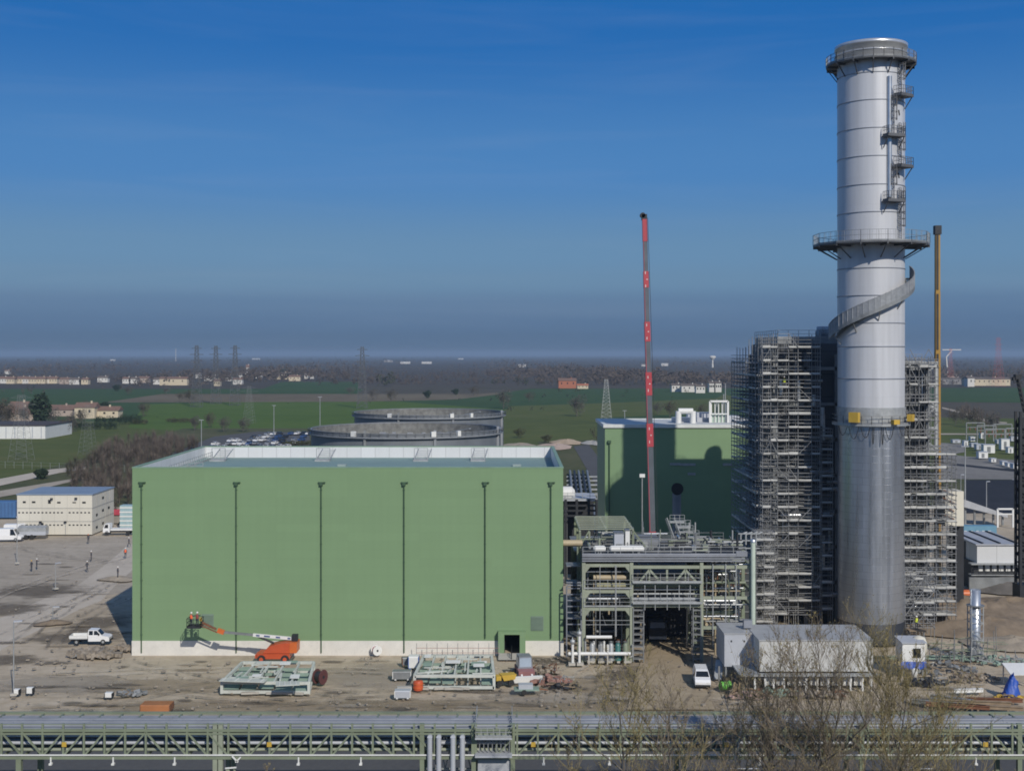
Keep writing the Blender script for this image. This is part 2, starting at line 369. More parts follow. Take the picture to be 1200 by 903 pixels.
MG_asph = ground_mat('asphalt',((.075,.075,.078),(.09,.09,.092),(.105,.105,.105)),.1,2.0,bump=.1)
MG_worn = ground_mat('worn_yard',((.16,.15,.14),(.21,.20,.185),(.27,.255,.235)),.03,.3,tracks=.12,track_rot=.3)
MG_dkyard = ground_mat('dark_yard_surface',((.018,.020,.026),(.026,.028,.035),(.04,.042,.05)),.05,.6)  # near-black ground colour, varied only by noise
MG_g1   = ground_mat('bright_green_crop',((.056,.098,.012),(.072,.122,.018),(.088,.132,.025)),.006,.06,bump=.3,tracks=.05,track_rot=.2)
MG_g2   = ground_mat('olive_grass',((.062,.080,.018),(.082,.102,.024),(.11,.115,.036)),.008,.05,bump=.3,tracks=.04)
MG_g3   = ground_mat('deep_green_crop',((.030,.060,.018),(.038,.076,.022),(.048,.082,.026)),.006,.05,bump=.2)
MG_b1   = ground_mat('brown_stubble',((.10,.082,.05),(.14,.115,.075),(.17,.145,.10)),.006,.05,bump=.3,tracks=.05)
MG_b2   = ground_mat('dark_fallow',((.055,.050,.036),(.075,.066,.048),(.095,.085,.06)),.006,.05,bump=.2)
MG_rough= ground_mat('rough_grass',((.052,.064,.024),(.078,.084,.036),(.12,.11,.06)),.03,.3,bump=.4)

struct('ground',MB().sheet([(-26000,-600),(26000,-600),(26000,40000),(-26000,40000)],-.40),MG_far)
def pxsheet(name, pts, z, m):
    b=MB(); b.sheet([G(x,y) for x,y in pts],z); return struct(name,b,m)
LV=[-.36]
def lay():
    LV[0]+=.006; return LV[0]
pxsheet('field',[(-500,500),(-500,455),(500,455),(1700,453),(1700,500)],-.385,MG_g3)
# site platform and fields (corner points surveyed from the photograph)
pxsheet('field',[(-400,560),(-400,493),(170,493),(720,490),(1600,500),(1600,560)],lay(),MG_g2)
pxsheet('field',[(150,500),(170,473),(420,466),(600,480),(560,500),(400,515)],lay(),MG_g1)
pxsheet('field',[(560,500),(600,474),(760,466),(850,462),(900,470),(850,482),(720,488)],lay(),MG_g2)
pxsheet('field',[(-300,473),(60,457),(190,455),(300,457),(170,470),(60,475)],lay(),MG_g3)
pxsheet('field',[(120,471),(190,461),(420,461),(560,459),(640,462),(520,468),(420,470)],lay(),MG_b1)
pxsheet('field',[(300,458),(330,447),(420,447),(420,459)],lay(),MG_g3)
pxsheet('field',[(420,461),(430,452.5),(640,452),(600,458),(560,461)],lay(),MG_b2)
pxsheet('field',[(530,468),(640,455),(760,455),(850,460),(840,466),(700,472),(600,475)],lay(),MG_g3)
pxsheet('field',[(1050,470),(1090,455),(1400,455),(1400,472)],lay(),MG_g3)
pxsheet('field',[(1050,490),(1060,470),(1400,473),(1400,495)],lay(),MG_b2)
pxsheet('field',[(1050,509),(1060,488),(1400,492),(1400,509)],lay(),MG_g2)
pxsheet('field',[(640,531),(630,517),(700,514),(720,530)],lay(),MG_rough)
pxsheet('field',[(-300,560),(-300,515),(130,517),(300,514),(260,540),(100,545)],lay(),MG_g2)
struct('site_ground',MB().sheet([(-190,40),(190,40),(190,128),(190,420),(70,420),(60,500),(-40,500),(-60,640),(-170,640),(-150,330),(-190,300)],lay()),MG_rough)
struct('site_ground',MB().sheet([(-150,112),(150,112),(150,300),(62,330),(26,300),(8,300),(-76,300),(-120,320),(-150,300)],lay()),MG_dirt)
rnd=random.Random(7)
def blob(px,py,wx,wy,n=22,jit=.28,rot=0.0):
    """irregular patch outline round a surveyed pixel; wx, wy in metres"""
    x,y=G(px,py); P=[]
    ph=[rnd.uniform(0,6.28) for _ in range(4)]
    for i in range(n):
        a=2*pi*i/n; r=1+jit*(.5*sin(2*a+ph[0])+.35*sin(3*a+ph[1])+.3*sin(5*a+ph[2])+.2*sin(8*a+ph[3]))
        u,v=wx/2*r*cos(a),wy/2*r*sin(a)
        P.append((x+u*cos(rot)-v*sin(rot),y+u*sin(rot)+v*cos(rot)))
    return P
# yard: gravel apron on the left, sand track on the right, concrete haul road, soil patches
zz=lay()
pxsheet('gravel_yard',[(-60,690),(-60,628),(20,627),(120,626),(156,627),(156,690),(120,696),(60,705),(0,712)],zz,MG_grav)
pxsheet('haul_road',[(-60,745),(-40,728),(0,722),(50,700),(90,684),(118,664),(140,646),(150,636),(157,636),(157,664),(135,684),(118,702),(92,712),(62,728),(20,748),(0,760),(-60,780)],lay(),MG_conc)
zs=lay()
for k,(px,py,a,b_,m) in enumerate([(45,690,13,10,MG_soil),(10,712,9,9,MG_soil),(88,745,11,7,MG_soil),(118,728,7,10,MG_soil),(15,770,7,5,MG_soil),
     (190,800,20,6,MG_sandp),(310,825,40,5,MG_sandp),(700,830,34,6,MG_sandp),(560,822,30,4,MG_sandp),(440,790,14,10,MG_gravp),(60,800,16,8,MG_gravp),
     (770,800,12,13,MG_sandp),(745,790,9,8,MG_soil),(800,825,13,5,MG_sandp),(700,800,14,6,MG_sandp),(905,835,14,4,MG_sandp),(1150,735,14,22,MG_gravp),(1120,825,12,7,MG_soil),(640,815,12,4,MG_gravp),
     (660,772,10,4,MG_soil)]):
    struct('dirt_patch',MB().sheet(blob(px,py,a*1.5,b_*1.5,28,.12),zs+.003*k),m)
zs+=.07
for k in range(78):
    px=rnd.uniform(-10,900); py=rnd.uniform(772,832)
    if k>50: px=rnd.uniform(0,150); py=rnd.uniform(640,760)
    if k>66: px=rnd.uniform(1090,1200); py=rnd.uniform(780,832)
    struct('dirt_patch',MB().sheet(blob(px,py,rnd.uniform(1.6,7.5),rnd.uniform(.6,2.0),16,.2),zs+.0012*k),rnd.choice([MG_soil,MG_soil,MG_sandp,MG_gravp]))
# dirt road under the pipe bridge
pxsheet('dirt_road',[(735,830),(745,790),(758,755),(768,738),(800,738),(806,755),(820,790),(838,830)],lay()+.17,MG_sand)
# tyre tracks
def track_mat(name,col):
    m=bpy.data.materials.new(name); m.use_nodes=True; nt=m.node_tree; b=nt.nodes['Principled BSDF']; b.inputs['Roughness'].default_value=.95; b.inputs['Base Color'].default_value=(*col,1)
    tc=nn(nt,'ShaderNodeTexCoord'); nz=nn(nt,'ShaderNodeTexNoise'); nz.inputs['Scale'].default_value=.5; nz.inputs['Detail'].default_value=8; nz.inputs['Roughness'].default_value=.7; nt.links.new(tc.outputs['Object'],nz.inputs['Vector'])
    mr=nn(nt,'ShaderNodeMapRange'); mr.inputs[1].default_value=.42; mr.inputs[2].default_value=.66; mr.inputs[3].default_value=0; mr.inputs[4].default_value=.75; nt.links.new(nz.outputs['Fac'],mr.inputs[0]); nt.links.new(mr.outputs[0],b.inputs['Alpha']); return m
MT=[track_mat('track_dark',(.17,.14,.105)),track_mat('track_pale',(.50,.44,.36))]
for k,(x0_,y0_,x1_,y1_,bend) in enumerate([(20,828,560,800,-14),(-20,806,330,822,10),(60,790,470,786,8),(150,775,420,812,-10),(400,784,800,828,12),(640,826,775,745,16),(700,830,785,745,12),(815,826,786,750,-10),(10,742,120,690,6),(20,752,140,676,4),(60,760,150,700,10),(-10,700,150,650,5),(20,640,150,660,-6),(560,812,760,790,-8),(860,828,1190,790,10),(300,830,640,820,4),(100,830,330,790,7)]):
    A_,B_=Vector((*G(x0_,y0_),0)),Vector((*G(x1_,y1_),0)); d_=(B_-A_).normalized(); n_=Vector((-d_.y,d_.x,0)); b=MB(); N=24
    for off in (-.95,.95):
        P=[A_+(B_-A_)*i/N+n_*(off+bend*.22*sin(pi*i/N)+.25*sin(i*.9+k)) for i in range(N+1)]
        for p,q in zip(P[:-1],P[1:]): b.quad(*[tuple(v+Vector((0,0,.02+.0012*k))) for v in (p-n_*.24,q-n_*.24,q+n_*.24,p+n_*.24)])
    struct('tyre_track',b,MT[k%3==2])
# asphalt road at the very bottom with dashes, kerb
struct('road',MB().sheet([(-150,98),(150,98),(150,125.2),(-150,125.2)],lay()+.17),MG_asph)
struct('road_marking',(lambda b:[b.sheet([(x,113.6),(x+2.7,113.6),(x+2.7,113.85),(x,113.85)],LV[0]+.204) for x in range(20,146,16)] and b)(MB()),M_white)
struct('kerb',MB().box((-150,125.2,0),(150,125.5,.42)),M_conc)
struct('road_verge',MB().sheet([(-150,125.5),(150,125.5),(150,131.2),(-150,131.6)],LV[0]+.206),MG_grav)
# dark yard, roads on the right
pxsheet('dark_yard',[(1128,600),(1132,561),(1400,561),(1400,600)],lay(),MG_dkyard)
pxsheet('path',[(1100,531),(1400,555),(1400,562),(1100,560)],lay(),MG_worn)
pxsheet('path',[(1100,540),(1400,571),(1400,574),(1100,542.5)],lay(),MG_dkyard)
pxsheet('path',[(1100,507),(1400,507.5),(1400,509.5),(1100,508.5)],lay(),MG_grav)
pxsheet('path',[(1104,476.5),(1125,481),(1150,489),(1165,493),(1180,494),(1180,495.5),(1160,495),(1145,491),(1122,483),(1104,478)],lay(),MG_grav)
pxsheet('path',[(1100,518),(1130,519),(1130,529),(1100,534)],lay(),MG_worn)
# lane behind the hall, path between the two halls, tracks on the left
pxsheet('path',[(672,522),(690,520),(722,562),(722,600),(704,600),(700,570)],lay(),MG_asph)
pxsheet('parking_lot',[(200,531),(250,511),(300,505),(362,506),(366,530)],lay(),MG_asph)
pxsheet('path',[(-60,566),(0,560),(60,549),(100,545),(100,549),(70,553),(0,568),(-60,575)],lay(),MG_conc)
pxsheet('path',[(-60,580),(0,574),(85,560),(85,563),(30,576),(-60,592)],lay(),MG_grav)
# ---------------------------------------------------------------- the big green hall
HX0,HX1,HY0,HY1,HT,HR=-48.3,6.51,157.4,193.5,23.67,21.9
hall=thing('industrial_hall','long plain green clad hall with white plinth and dark downpipes beside the boom lift','building',((HX0+HX1)/2,HY0,0))
dx0,dx1,dz=-.98,.98,2.75
b=MB()
b.box((HX0,HY0,1.6),(dx0,HY0+.35,HT-.15)).box((dx1,HY0,1.6),(HX1,HY0+.35,HT-.15)).box((dx0,HY0,dz),(dx1,HY0+.35,HT-.15))
b.box((HX0,HY0+.35,1.6),(HX0+.35,HY1-.35,HT-.15)).box((HX1-.35,HY0+.35,1.6),(HX1,HY1-.35,HT-.15)).box((HX0,HY1-.35,1.6),(HX1,HY1,HT-.15))
wpart(hall,'wall',b,M_green)
b=MB(); e=.06
b.box((HX0-e,HY0-e,-.4),(dx0,HY0+.3,1.6)).box((dx1,HY0-e,-.4),(HX1+e,HY0+.3,1.6))
b.box((HX0-e,HY0+.3,-.4),(HX0+.3,HY1+e,1.6)).box((HX1-.3,HY0+.3,-.4),(HX1+e,HY1+e,1.6))
wpart(hall,'plinth',b,M_plinth)
b=MB(); c=.05
for a in ((HX0-c,HY0-c,HX1+c,HY0+.42),(HX0-c,HY1-.42,HX1+c,HY1+c),(HX0-c,HY0+.42,HX0+.42,HY1-.42),(HX1-.42,HY0+.42,HX1+c,HY1-.42)):
    b.box((a[0],a[1],HT-.15),(a[2],a[3],HT))
wpart(hall,'coping',b,mat('coping_green',(.20,.30,.20),.45))
b=MB(); i=.351
b.box((HX0+i,HY1-.45,HR),(HX1-i,HY1-i,HT-.152)).box((HX0+i,HY0+i,HR),(HX0+.45,HY1-.45,HT-.152)).box((HX1-.45,HY0+i,HR),(HX1-i,HY1-.45,HT-.152)).box((HX0+.45,HY0+i,HR),(HX1-.45,HY0+.45,HT-.152))
wpart(hall,'parapet_lining',b,M_liner)
wpart(hall,'roof',MB().box((HX0+.36,HY0+.36,HR-.3),(HX1-.36,HY1-.36,HR-.002)),M_roof)
for px in (166,277,376.5,473.5,568.5,645.5):
    x=XA(px,HY0); b=MB()
    lo=.1 if px not in (568.5,645.5) else 1.95
    if px==166: lo=.1
    b.tube((x,HY0-.16,lo),(x,HY0-.16,21.4),.085,8)
    b.cbox((x,HY0-.2,21.55),(.42,.36,.45)).cbox((x+.36,HY0-.14,21.72),(.34,.2,.14)).cbox((x-.28,HY0-.14,21.72),(.2,.2,.14))
    for k in range(9): b.cbox((x,HY0-.09,2.4+k*2.3),(.26,.16,.07))
    wpart(hall,'downpipe',b,M_dgreen)
for px0,px1,y0,y1 in ((622,637,721.5,738.5),(236.5,250.5,719,735)):
    b=MB(); xa,xb=XA(px0,HY0),XA(px1,HY0); za,zb=ZA(y1,HY0),ZA(y0,HY0)
    b.box((xa,HY0-.05,za),(xb,HY0-.002,zb)); k=za+.1
    while k<zb-.1: b.cbox(((xa+xb)/2,HY0-.08,k),(xb-xa-.12,.1,.025),0,.6); k+=.16
    wpart(hall,'louvre_panel',b,M_louvre)
# projecting doorway
b=MB(); b.box((-1.75,HY0-1.15,0),(-.98,HY0-.07,2.62)).box((.98,HY0-1.15,0),(1.7,HY0-.07,2.62))
b.box((-1.75,HY0-1.15,2.62),(1.7,HY0-.07,2.95)); wpart(hall,'door_frame',b,M_green)
b=MB(); b.box((-.98,HY0+.4,0),(-.9,HY0+2.2,2.6)); wpart(hall,'door_leaf',b,M_dark)
# roof ladders against the far parapet and the edge rail on the left
for px in (255,378,493,560):
    x=XA(px,186.5); b=MB(); y=187.6
    b.cbox((x,y-1.0,HR+.12),(2.2,1.3,.24))
    for s in (-1.0,1.0):
        b.beam((x+s,y-.5,HR+.2),(x+s+.35,y+3.2,HR+1.5),.12); b.beam((x+s,y-.5,HR+.2),(x+s,y-.5,HR+1.9),.10)
    for k in range(5): b.beam((x-1+.08*k,y-.2+.7*k,HR+.3+.25*k),(x+1+.08*k,y-.2+.7*k,HR+.3+.25*k),.09)
    b.beam((x-1,y-.5,HR+1.9),(x+1,y-.5,HR+1.9),.08)
    wpart(hall,'roof_steps',b,M_galv)
b=MB(); b.rail([(HX0+2.2,HY0+9,HR),(HX0+2.2,HY1-3,HR)],1.1,.035,1.2); b.rail([(HX0+5.5,HY0+14,HR),(HX0+2.2,HY0+14,HR)],1.1,.035,1.2)
wpart(hall,'guard_rail',b,M_galv)
b=MB()
for k in range(6): b.cbox((HX0+7+k*8.4,HY0+11+(k%3)*5,HR+.15),(1.2,1.2,.3))
wpart(hall,'roof_outlet',b,mat('outlet_grey',(.24,.30,.29),.6))
# ramp and threshold outside the door
r=thing('concrete_ramp','small concrete ramp with handrail posts leading up to the dark doorway of the green hall','ramp',(0,HY0-1.2,0))
wpart(r,'slab',MB().xprism([(HY0-3.4,0),(HY0-1.2,0),(HY0-1.2,.32)],-1.7,1.6),M_conc)
wpart(r,'handrail',MB().rail([(-.05,HY0-3.2,.0),(-.05,HY0-1.3,.3)],1.0,.035,.9),M_dark)

# ---------------------------------------------------------------- second green hall, in the shade of the stack
BX0,BX1,BY0,BY1,BT=16.6,53.0,221.0,241.0,25.5
h2=thing('industrial_hall','smaller green hall with white roof edge behind the red crane boom, shaded by the stack','building',(36,BY0,0))
b=MB(); b.box((BX0,BY0,1.4),(BX1,BY0+.3,BT-.6)).box((BX0,BY0+.3,1.4),(BX0+.3,BY1,BT-.6)).box((BX1-.3,BY0+.3,1.4),(BX1,BY1,BT-.6)).box((BX0+.3,BY1-.3,1.4),(BX1-.3,BY1,BT-.6))
wpart(h2,'wall',b,M_green2)
wpart(h2,'plinth',MB().box((BX0-.05,BY0-.05,-.3),(BX1+.05,BY1+.05,1.4)),M_plinth)
wpart(h2,'roof',MB().box((BX0+.41,BY0+.41,BT-1.2),(BX1-.41,BY1-.41,BT-.12)),mat('white_membrane',(.50,.51,.50),.6,var=.08,scale=.2,dirt=.12))
b=MB(); 
for a in ((BX0-.3,BY0-.3,BX1+.3,BY0+.4),(BX0-.3,BY1-.4,BX1+.3,BY1+.3),(BX0-.3,BY0+.4,BX0+.4,BY1-.4),(BX1-.4,BY0+.4,BX1+.3,BY1-.4)): b.box((a[0],a[1],BT-.6),(a[2],a[3],BT-.0))
wpart(h2,'roof_edge',b,mat('edge_white',(.60,.62,.60),.5))
x=XA(714,BY0); b=MB(); b.tube((x,BY0-.2,.2),(x,BY0-.2,22.3),.12,6); b.cbox((x,BY0-.25,22.4),(.6,.5,.5)); wpart(h2,'downpipe',b,M_dgreen)
for px0,px1,py in ((797,815,544),(785,797,543.5),(806,815,555),(847,858,544)):
    wpart(h2,'wall_vent',MB().box((XA(px0,BY0),BY0-.12,ZA(py+1.4,BY0)),(XA(px1,BY0),BY0-.002,ZA(py-1.4,BY0))),M_galv)
# roof plant
b=MB(); y=227; zb=BT-.12
b.pipe([(XA(795,y),y,zb),(XA(795,y),y,zb+2.2),(XA(812,y),y,zb+2.2),(XA(812,y),y,zb)],.55,10); wpart(h2,'roof_duct',b,M_white)
b=MB()
for px,w_,h_,yy in ((800,3.5,.9,229),(820,4.5,1.2,235),(826,3,1.7,232),(845,9,.8,231),(858,3,1.2,230)): b.box((XA(px,yy)-w_/2,yy,zb),(XA(px,yy)+w_/2,yy+2.5,zb+h_))
wpart(h2,'roof_unit',b,M_shed)
b=MB(); y=229; xa,xb=XA(832,y),XA(853,y); za,zc=zb,ZA(470,y)
for xx in (xa,xb): b.beam((xx,y,za),(xx,y,zc),.35)
b.beam((xa,y,zc),(xb,y,zc),.35); b.beam((xa,y,za+1.6),(xb,y,za+1.6),.2)
for k in range(5): xx=xa+(xb-xa)*(k+.5)/5; b.beam((xx,y+.4,za),(xx,y+.4,zc-.2),.16)
wpart(h2,'roof_frame',b,M_white)
b=MB(); b.box((xa,y+.6,zb),(xb,y+.9,zb+1.7)); wpart(h2,'screen',b,mat('pale_green_screen',(.35,.45,.40),.6))
b=MB()
for px,hh in ((840,4.2),(848,5.2),(850,7.2)): b.tube((XA(px,231),231,zb),(XA(px,231),231,zb+hh),.09,5)
wpart(h2,'vent_mast',b,M_galv)

# ---------------------------------------------------------------- the stack
SX,SY=48.15,166.0
R=4.33
st=thing('exhaust_stack','tall grey cylindrical exhaust stack with bare silver lower part and ringed walkways','stack',(SX,SY,0))
def smat(name,col,rough,metal,bh,d,mc,streak):
    m=bpy.data.materials.new(name); m.use_nodes=True; nt=m.node_tree; bb=nt.nodes['Principled BSDF']
    bb.inputs['Roughness'].default_value=rough; bb.inputs['Metallic'].default_value=metal
    tc=nn(nt,'ShaderNodeTexCoord'); sp=nn(nt,'ShaderNodeSeparateXYZ'); nt.links.new(tc.outputs['Object'],sp.inputs[0])
    at=nn(nt,'ShaderNodeMath',operation='ARCTAN2'); nt.links.new(sp.outputs['Y'],at.inputs[0]); nt.links.new(sp.outputs['X'],at.inputs[1])
    mu=nn(nt,'ShaderNodeMath',operation='MULTIPLY'); mu.inputs[1].default_value=R; nt.links.new(at.outputs[0],mu.inputs[0])
    cb=nn(nt,'ShaderNodeCombineXYZ'); nt.links.new(mu.outputs[0],cb.inputs[0]); nt.links.new(sp.outputs['Z'],cb.inputs[1])
    br=nn(nt,'ShaderNodeTexBrick'); br.offset=.5; nt.links.new(cb.outputs[0],br.inputs['Vector'])
    br.inputs['Scale'].default_value=1; br.inputs['Brick Width'].default_value=2.6; br.inputs['Row Height'].default_value=bh; br.inputs['Mortar Size'].default_value=.018
    br.inputs['Color1'].default_value=tuple(c*(1-d) for c in col)+(1,); br.inputs['Color2'].default_value=tuple(c*(1+d) for c in col)+(1,); br.inputs['Mortar'].default_value=tuple(c*mc for c in col)+(1,)
    mp=nn(nt,'ShaderNodeMapping'); mp.inputs['Scale'].default_value=(1.2,.05,1) if streak else (.4,.4,1); nt.links.new(cb.outputs[0],mp.inputs[0])
    nz=nn(nt,'ShaderNodeTexNoise'); nz.inputs['Scale'].default_value=1; nz.inputs['Detail'].default_value=7; nt.links.new(mp.outputs[0],nz.inputs['Vector'])
    mr=nn(nt,'ShaderNodeMapRange'); mr.inputs[1].default_value=.3; mr.inputs[2].default_value=.7; mr.inputs[3].default_value=.9; mr.inputs[4].default_value=1.08; nt.links.new(nz.outputs['Fac'],mr.inputs[0])
    vm=nn(nt,'ShaderNodeVectorMath',operation='SCALE'); nt.links.new(br.outputs['Color'],vm.inputs[0]); nt.links.new(mr.outputs[0],vm.inputs['Scale'])
    nt.links.new(vm.outputs[0],bb.inputs['Base Color'])
    if metal>.3:
        rr=nn(nt,'ShaderNodeMapRange'); rr.inputs[1].default_value=.3; rr.inputs[2].default_value=.7; rr.inputs[3].default_value=rough-.08; rr.inputs[4].default_value=rough+.1
        nt.links.new(nz.outputs['Fac'],rr.inputs[0]); nt.links.new(rr.outputs[0],bb.inputs['Roughness'])
        bp=nn(nt,'ShaderNodeBump'); bp.inputs['Strength'].default_value=.25; bp.inputs['Distance'].default_value=.04
        nt.links.new(br.outputs['Fac'],bp.inputs['Height']); nt.links.new(bp.outputs[0],bb.inputs['Normal'])
    MATS[name]=m; return m
M_stackl=smat('stack_silver_cladding',(.49,.51,.545),.31,.84,.95,.05,.55,True)
M_stacku=smat('stack_grey_shell',(.535,.545,.57),.40,.15,3.6,.015,.9,True)
M_cap=mat('stack_cap_metal',(.60,.61,.63),.3,.6,var=.12,scale=.8)
def ZS(py): return ZA(py,SY)
o=(0,0,0)
b=MB(); b.lathe(o,[(R,2.6),(R,28.7)],96); part(st,'lower_cladding',b,M_stackl)
b=MB(); b.lathe(o,[(R+.28,0),(R+.28,.5),(R+.08,.8),(R+.08,2.6),(R,2.65)],96); part(st,'base_skirt',b,M_dark)
b=MB(); b.lathe(o,[(R-.02,28.6),(R+.02,31.2),(R+.05,77.0)],96); part(st,'upper_shell',b,M_stacku)
for py in (92.5,124,156,188,220.5,252,284,316,347.5,379,406,443):
    z=ZS(py); b=MB(); b.lathe((0,0,z),[(R+.03,-.07),(R+.11,-.05),(R+.11,.05),(R+.03,.07)],96); part(st,'ring_flange',b,mat('flange_grey',(.27,.29,.33),.5,.2))
b=MB(); b.lathe(o,[(R+.03,76.9),(R+.32,77.2),(R+.32,78.7),(R+.42,78.75),(R+.42,79.2),(R-.1,79.2),(R-.3,78.4),(0,78.2)],96)
for z in (77.9,): b.lathe((0,0,z),[(R+.32,-.07),(R+.42,-.05),(R+.42,.05),(R+.32,.07)],96)
part(st,'cap',b,M_cap)
M_grate=mat('dark_grating',(.10,.105,.115),.6,.2,var=.2)
def platform(z,r1,n,a0,a1,wid_in=R+.1,h=1.15,mesh=True):
    b=MB(); b.ring((0,0),wid_in,r1,z-.18,z,n,a0,a1)
    P=[(r1*cos(a0+(a1-a0)*i/n),r1*sin(a0+(a1-a0)*i/n),z) for i in range(n+1)]
    for i in range(0,n+1,max(1,n//12)):
        a=a0+(a1-a0)*i/n; b.beam((r1*.97*cos(a),r1*.97*sin(a),z-.2),(wid_in*cos(a),wid_in*sin(a),z-1.9),.12); b.beam((r1*cos(a),r1*sin(a),z-.3),(wid_in*cos(a),wid_in*sin(a),z-.3),.14,.25)
    f=part(st,'walkway',b,M_grate)
    g=MB(); g.rail(P,h,.028,1.0)
    for i in range(n):
        for t in range(6):
            u=(t+.5)/6; p=Vector(P[i])*(1-u)+Vector(P[i+1])*u; g.beam(p,p+Vector((0,0,h)),.022)
    part(f,'railing',g,M_steel)
platform(ZS(77),5.85,28,0,2*pi)
platform(ZS(287.5),7.55,14,pi/14,2*pi+pi/14,h=1.45)
# maintenance ring with hoist boxes, cables
b=MB(); b.ring((0,0),R+.1,R+.75,28.6,28.85,40); b.ring((0,0),R+.05,R+.12,28.9,31.0,64); part(st,'work_ring',b,M_galv)
b=MB(); P=[((R+.72)*cos(2*pi*i/24),(R+.72)*sin(2*pi*i/24),28.85) for i in range(24)]; b.rail(P,1.1,.03,1.2,True); part(st,'work_ring_rail',b,M_scaf)
for px,wd,hh,py in ((990.5,1.3,1.3,487),(1036,.9,.6,492),(1060,1.1,.9,488)):
    dx=(px-1020.5)/8.95; a=math.asin(max(-1,min(1,dx/(R+.95)))); b=MB(); b.cbox(((R+.95)*sin(a),-(R+.95)*cos(a),ZS(py)),(wd,.7,hh),a); part(st,'hoist_box',b,M_yellow)
b=MB()
for a0,a1,dp in ((-1.3,-.95,1.2),(-.9,-.6,1.6),(-.55,-.3,1.4),(-.25,-.2,2.2),(.0,.05,2.3),(.1,.35,1.6),(.55,.9,1.2),(.95,1.3,1.6)):
    P=[]
    for i in range(9):
        u=i/8; a=a0+(a1-a0)*u; P.append(((R+.5)*sin(a),-(R+.5)*cos(a),28.5-dp*4*u*(1-u)))
    b=MB(); b.pipe(P,.045,4); part(st,'slung_cable',b,M_black)
# ladders in cages with rest platforms, alternating round the front right
def sp_(px,rr):
    a=math.asin(max(-1,min(1,((px-1020.5)/9.0)/rr))); return a
for px,pt,pb in ((1047,78,119),(1035.5,120,166),(1047,150,200),(1035.5,198,240),(1047,224,287)):
    a=sp_(px,R+.5); zt,zb=ZS(pt),ZS(pb); b=MB()
    t=Vector((cos(a),sin(a),0)); nrm=Vector((sin(a),-cos(a),0))
    c=nrm*(R+.25)
    for s in (-.28,.28): b.beam(c+t*s+Vector((0,0,zb)),c+t*s+Vector((0,0,zt)),.06)
    k=zb
    while k<zt: b.beam(c-t*.28+Vector((0,0,k)),c+t*.28+Vector((0,0,k)),.04); k+=.3
    k=zb+2.2
    for off,dd in ((-.42,.35),(-.25,.8),(0,.95),(.25,.8),(.42,.35)):
        q=c+t*off+nrm*dd*.8; b.beam(q+Vector((0,0,zb+2.0)),q+Vector((0,0,zt)),.05)
    while k<zt:
        P=[c+t*(.45*cos(pi*i/6))+nrm*(.78*sin(pi*i/6))+Vector((0,0,k)) for i in range(7)]
        for p,q in zip(P[:-1],P[1:]): b.beam(p,q,.05,.08)
        k+=.9
    part(st,'caged_ladder',b,M_grate)
for px,pb in ((1048,119),(1035,166),(1048,200),(1035,240)):
    a=sp_(px,R+.7); z=ZS(pb); b=MB(); t=Vector((cos(a),sin(a),0)); nrm=Vector((sin(a),-cos(a),0))
    c=nrm*(R+.7)+Vector((0,0,z-.1)); b.cbox(c,(2.7,1.4,.2),a)
    q=[c+t*s*1.3+nrm*d for s,d in ((-1,-.5),(-1,.65),(1,.65),(1,-.5))]
    b.rail([p+Vector((0,0,.1)) for p in q],1.15,.03,.45)
    for s in (-1.2,1.2): b.beam(c+t*s+nrm*.6,c+t*s-nrm*.6-Vector((0,0,1.5)),.1)
    part(st,'rest_platform',b,M_grate)
b=MB(); a=sp_(1031,R+.2); b.tube(((R+.18)*sin(a),-(R+.18)*cos(a),ZS(236)),((R+.18)*sin(a),-(R+.18)*cos(a),ZS(98)),.32,10); part(st,'vertical_duct',b,M_silver)
b=MB()
for px,py in ((1044,138),(1043.5,210)):
    a=sp_(px,R+.1); b.beam(((R+.1)*sin(a),-(R+.1)*cos(a),ZS(py-3)),((R+.1)*sin(a+.04),-(R+.1)*cos(a+.04),ZS(py+3)),.12)
part(st,'lifting_lug',b,M_dark)
# helical stair across the front
b=MB(); g=MB(); A0,A1,Z0,Z1=-1.62,1.75,40.2,48.2; N=26
for i in range(N):
    u,v=i/N,(i+1)/N; a,c=A0+(A1-A0)*u,A0+(A1-A0)*v; z,zn=Z0+(Z1-Z0)*u,Z0+(Z1-Z0)*v
    for rr in (R+.25,R+1.25):
        p=Vector((rr*sin(a),-rr*cos(a),z)); q=Vector((rr*sin(c),-rr*cos(c),zn)); b.beam(p,q,.08,.5)
        if rr>R+1:
            g.quad(p+Vector((0,0,.1)),q+Vector((0,0,.1)),q+Vector((0,0,1.65)),p+Vector((0,0,1.65)))
            g.beam(p+Vector((0,0,1.7)),q+Vector((0,0,1.7)),.1)
            g.beam(p+Vector((0,0,.1)),p+Vector((0,0,1.85)),.07)
    for k in range(3):
        w_=a+(c-a)*(k+.5)/3; zz_=z+(zn-z)*(k+.5)/3
        b.beam(((R+.25)*sin(w_),-(R+.25)*cos(w_),zz_),((R+1.25)*sin(w_),-(R+1.25)*cos(w_),zz_),.26,.05)
    if i%5==2:
        b.beam(((R+1.2)*sin(a),-(R+1.2)*cos(a),z-.1),((R+.05)*sin(a),-(R+.05)*cos(a),z-1.5),.12)
b.beam((((R+1.25)*sin(A1)),-(R+1.25)*cos(A1),Z1-1.0),((R+1.7)*sin(A1+.05),-(R+1.7)*cos(A1+.05),Z1+1.0),.12); b.beam(((R+.3)*sin(A1),-(R+.3)*cos(A1),Z1),((R+1.6)*sin(A1),-(R+1.6)*cos(A1),Z1),.9,.12)
s_=part(st,'helical_stair',b,M_steel); part(s_,'stair_panel',g,mat('perforated_panel',(.25,.265,.285),.6,.3,var=.2,scale=2))
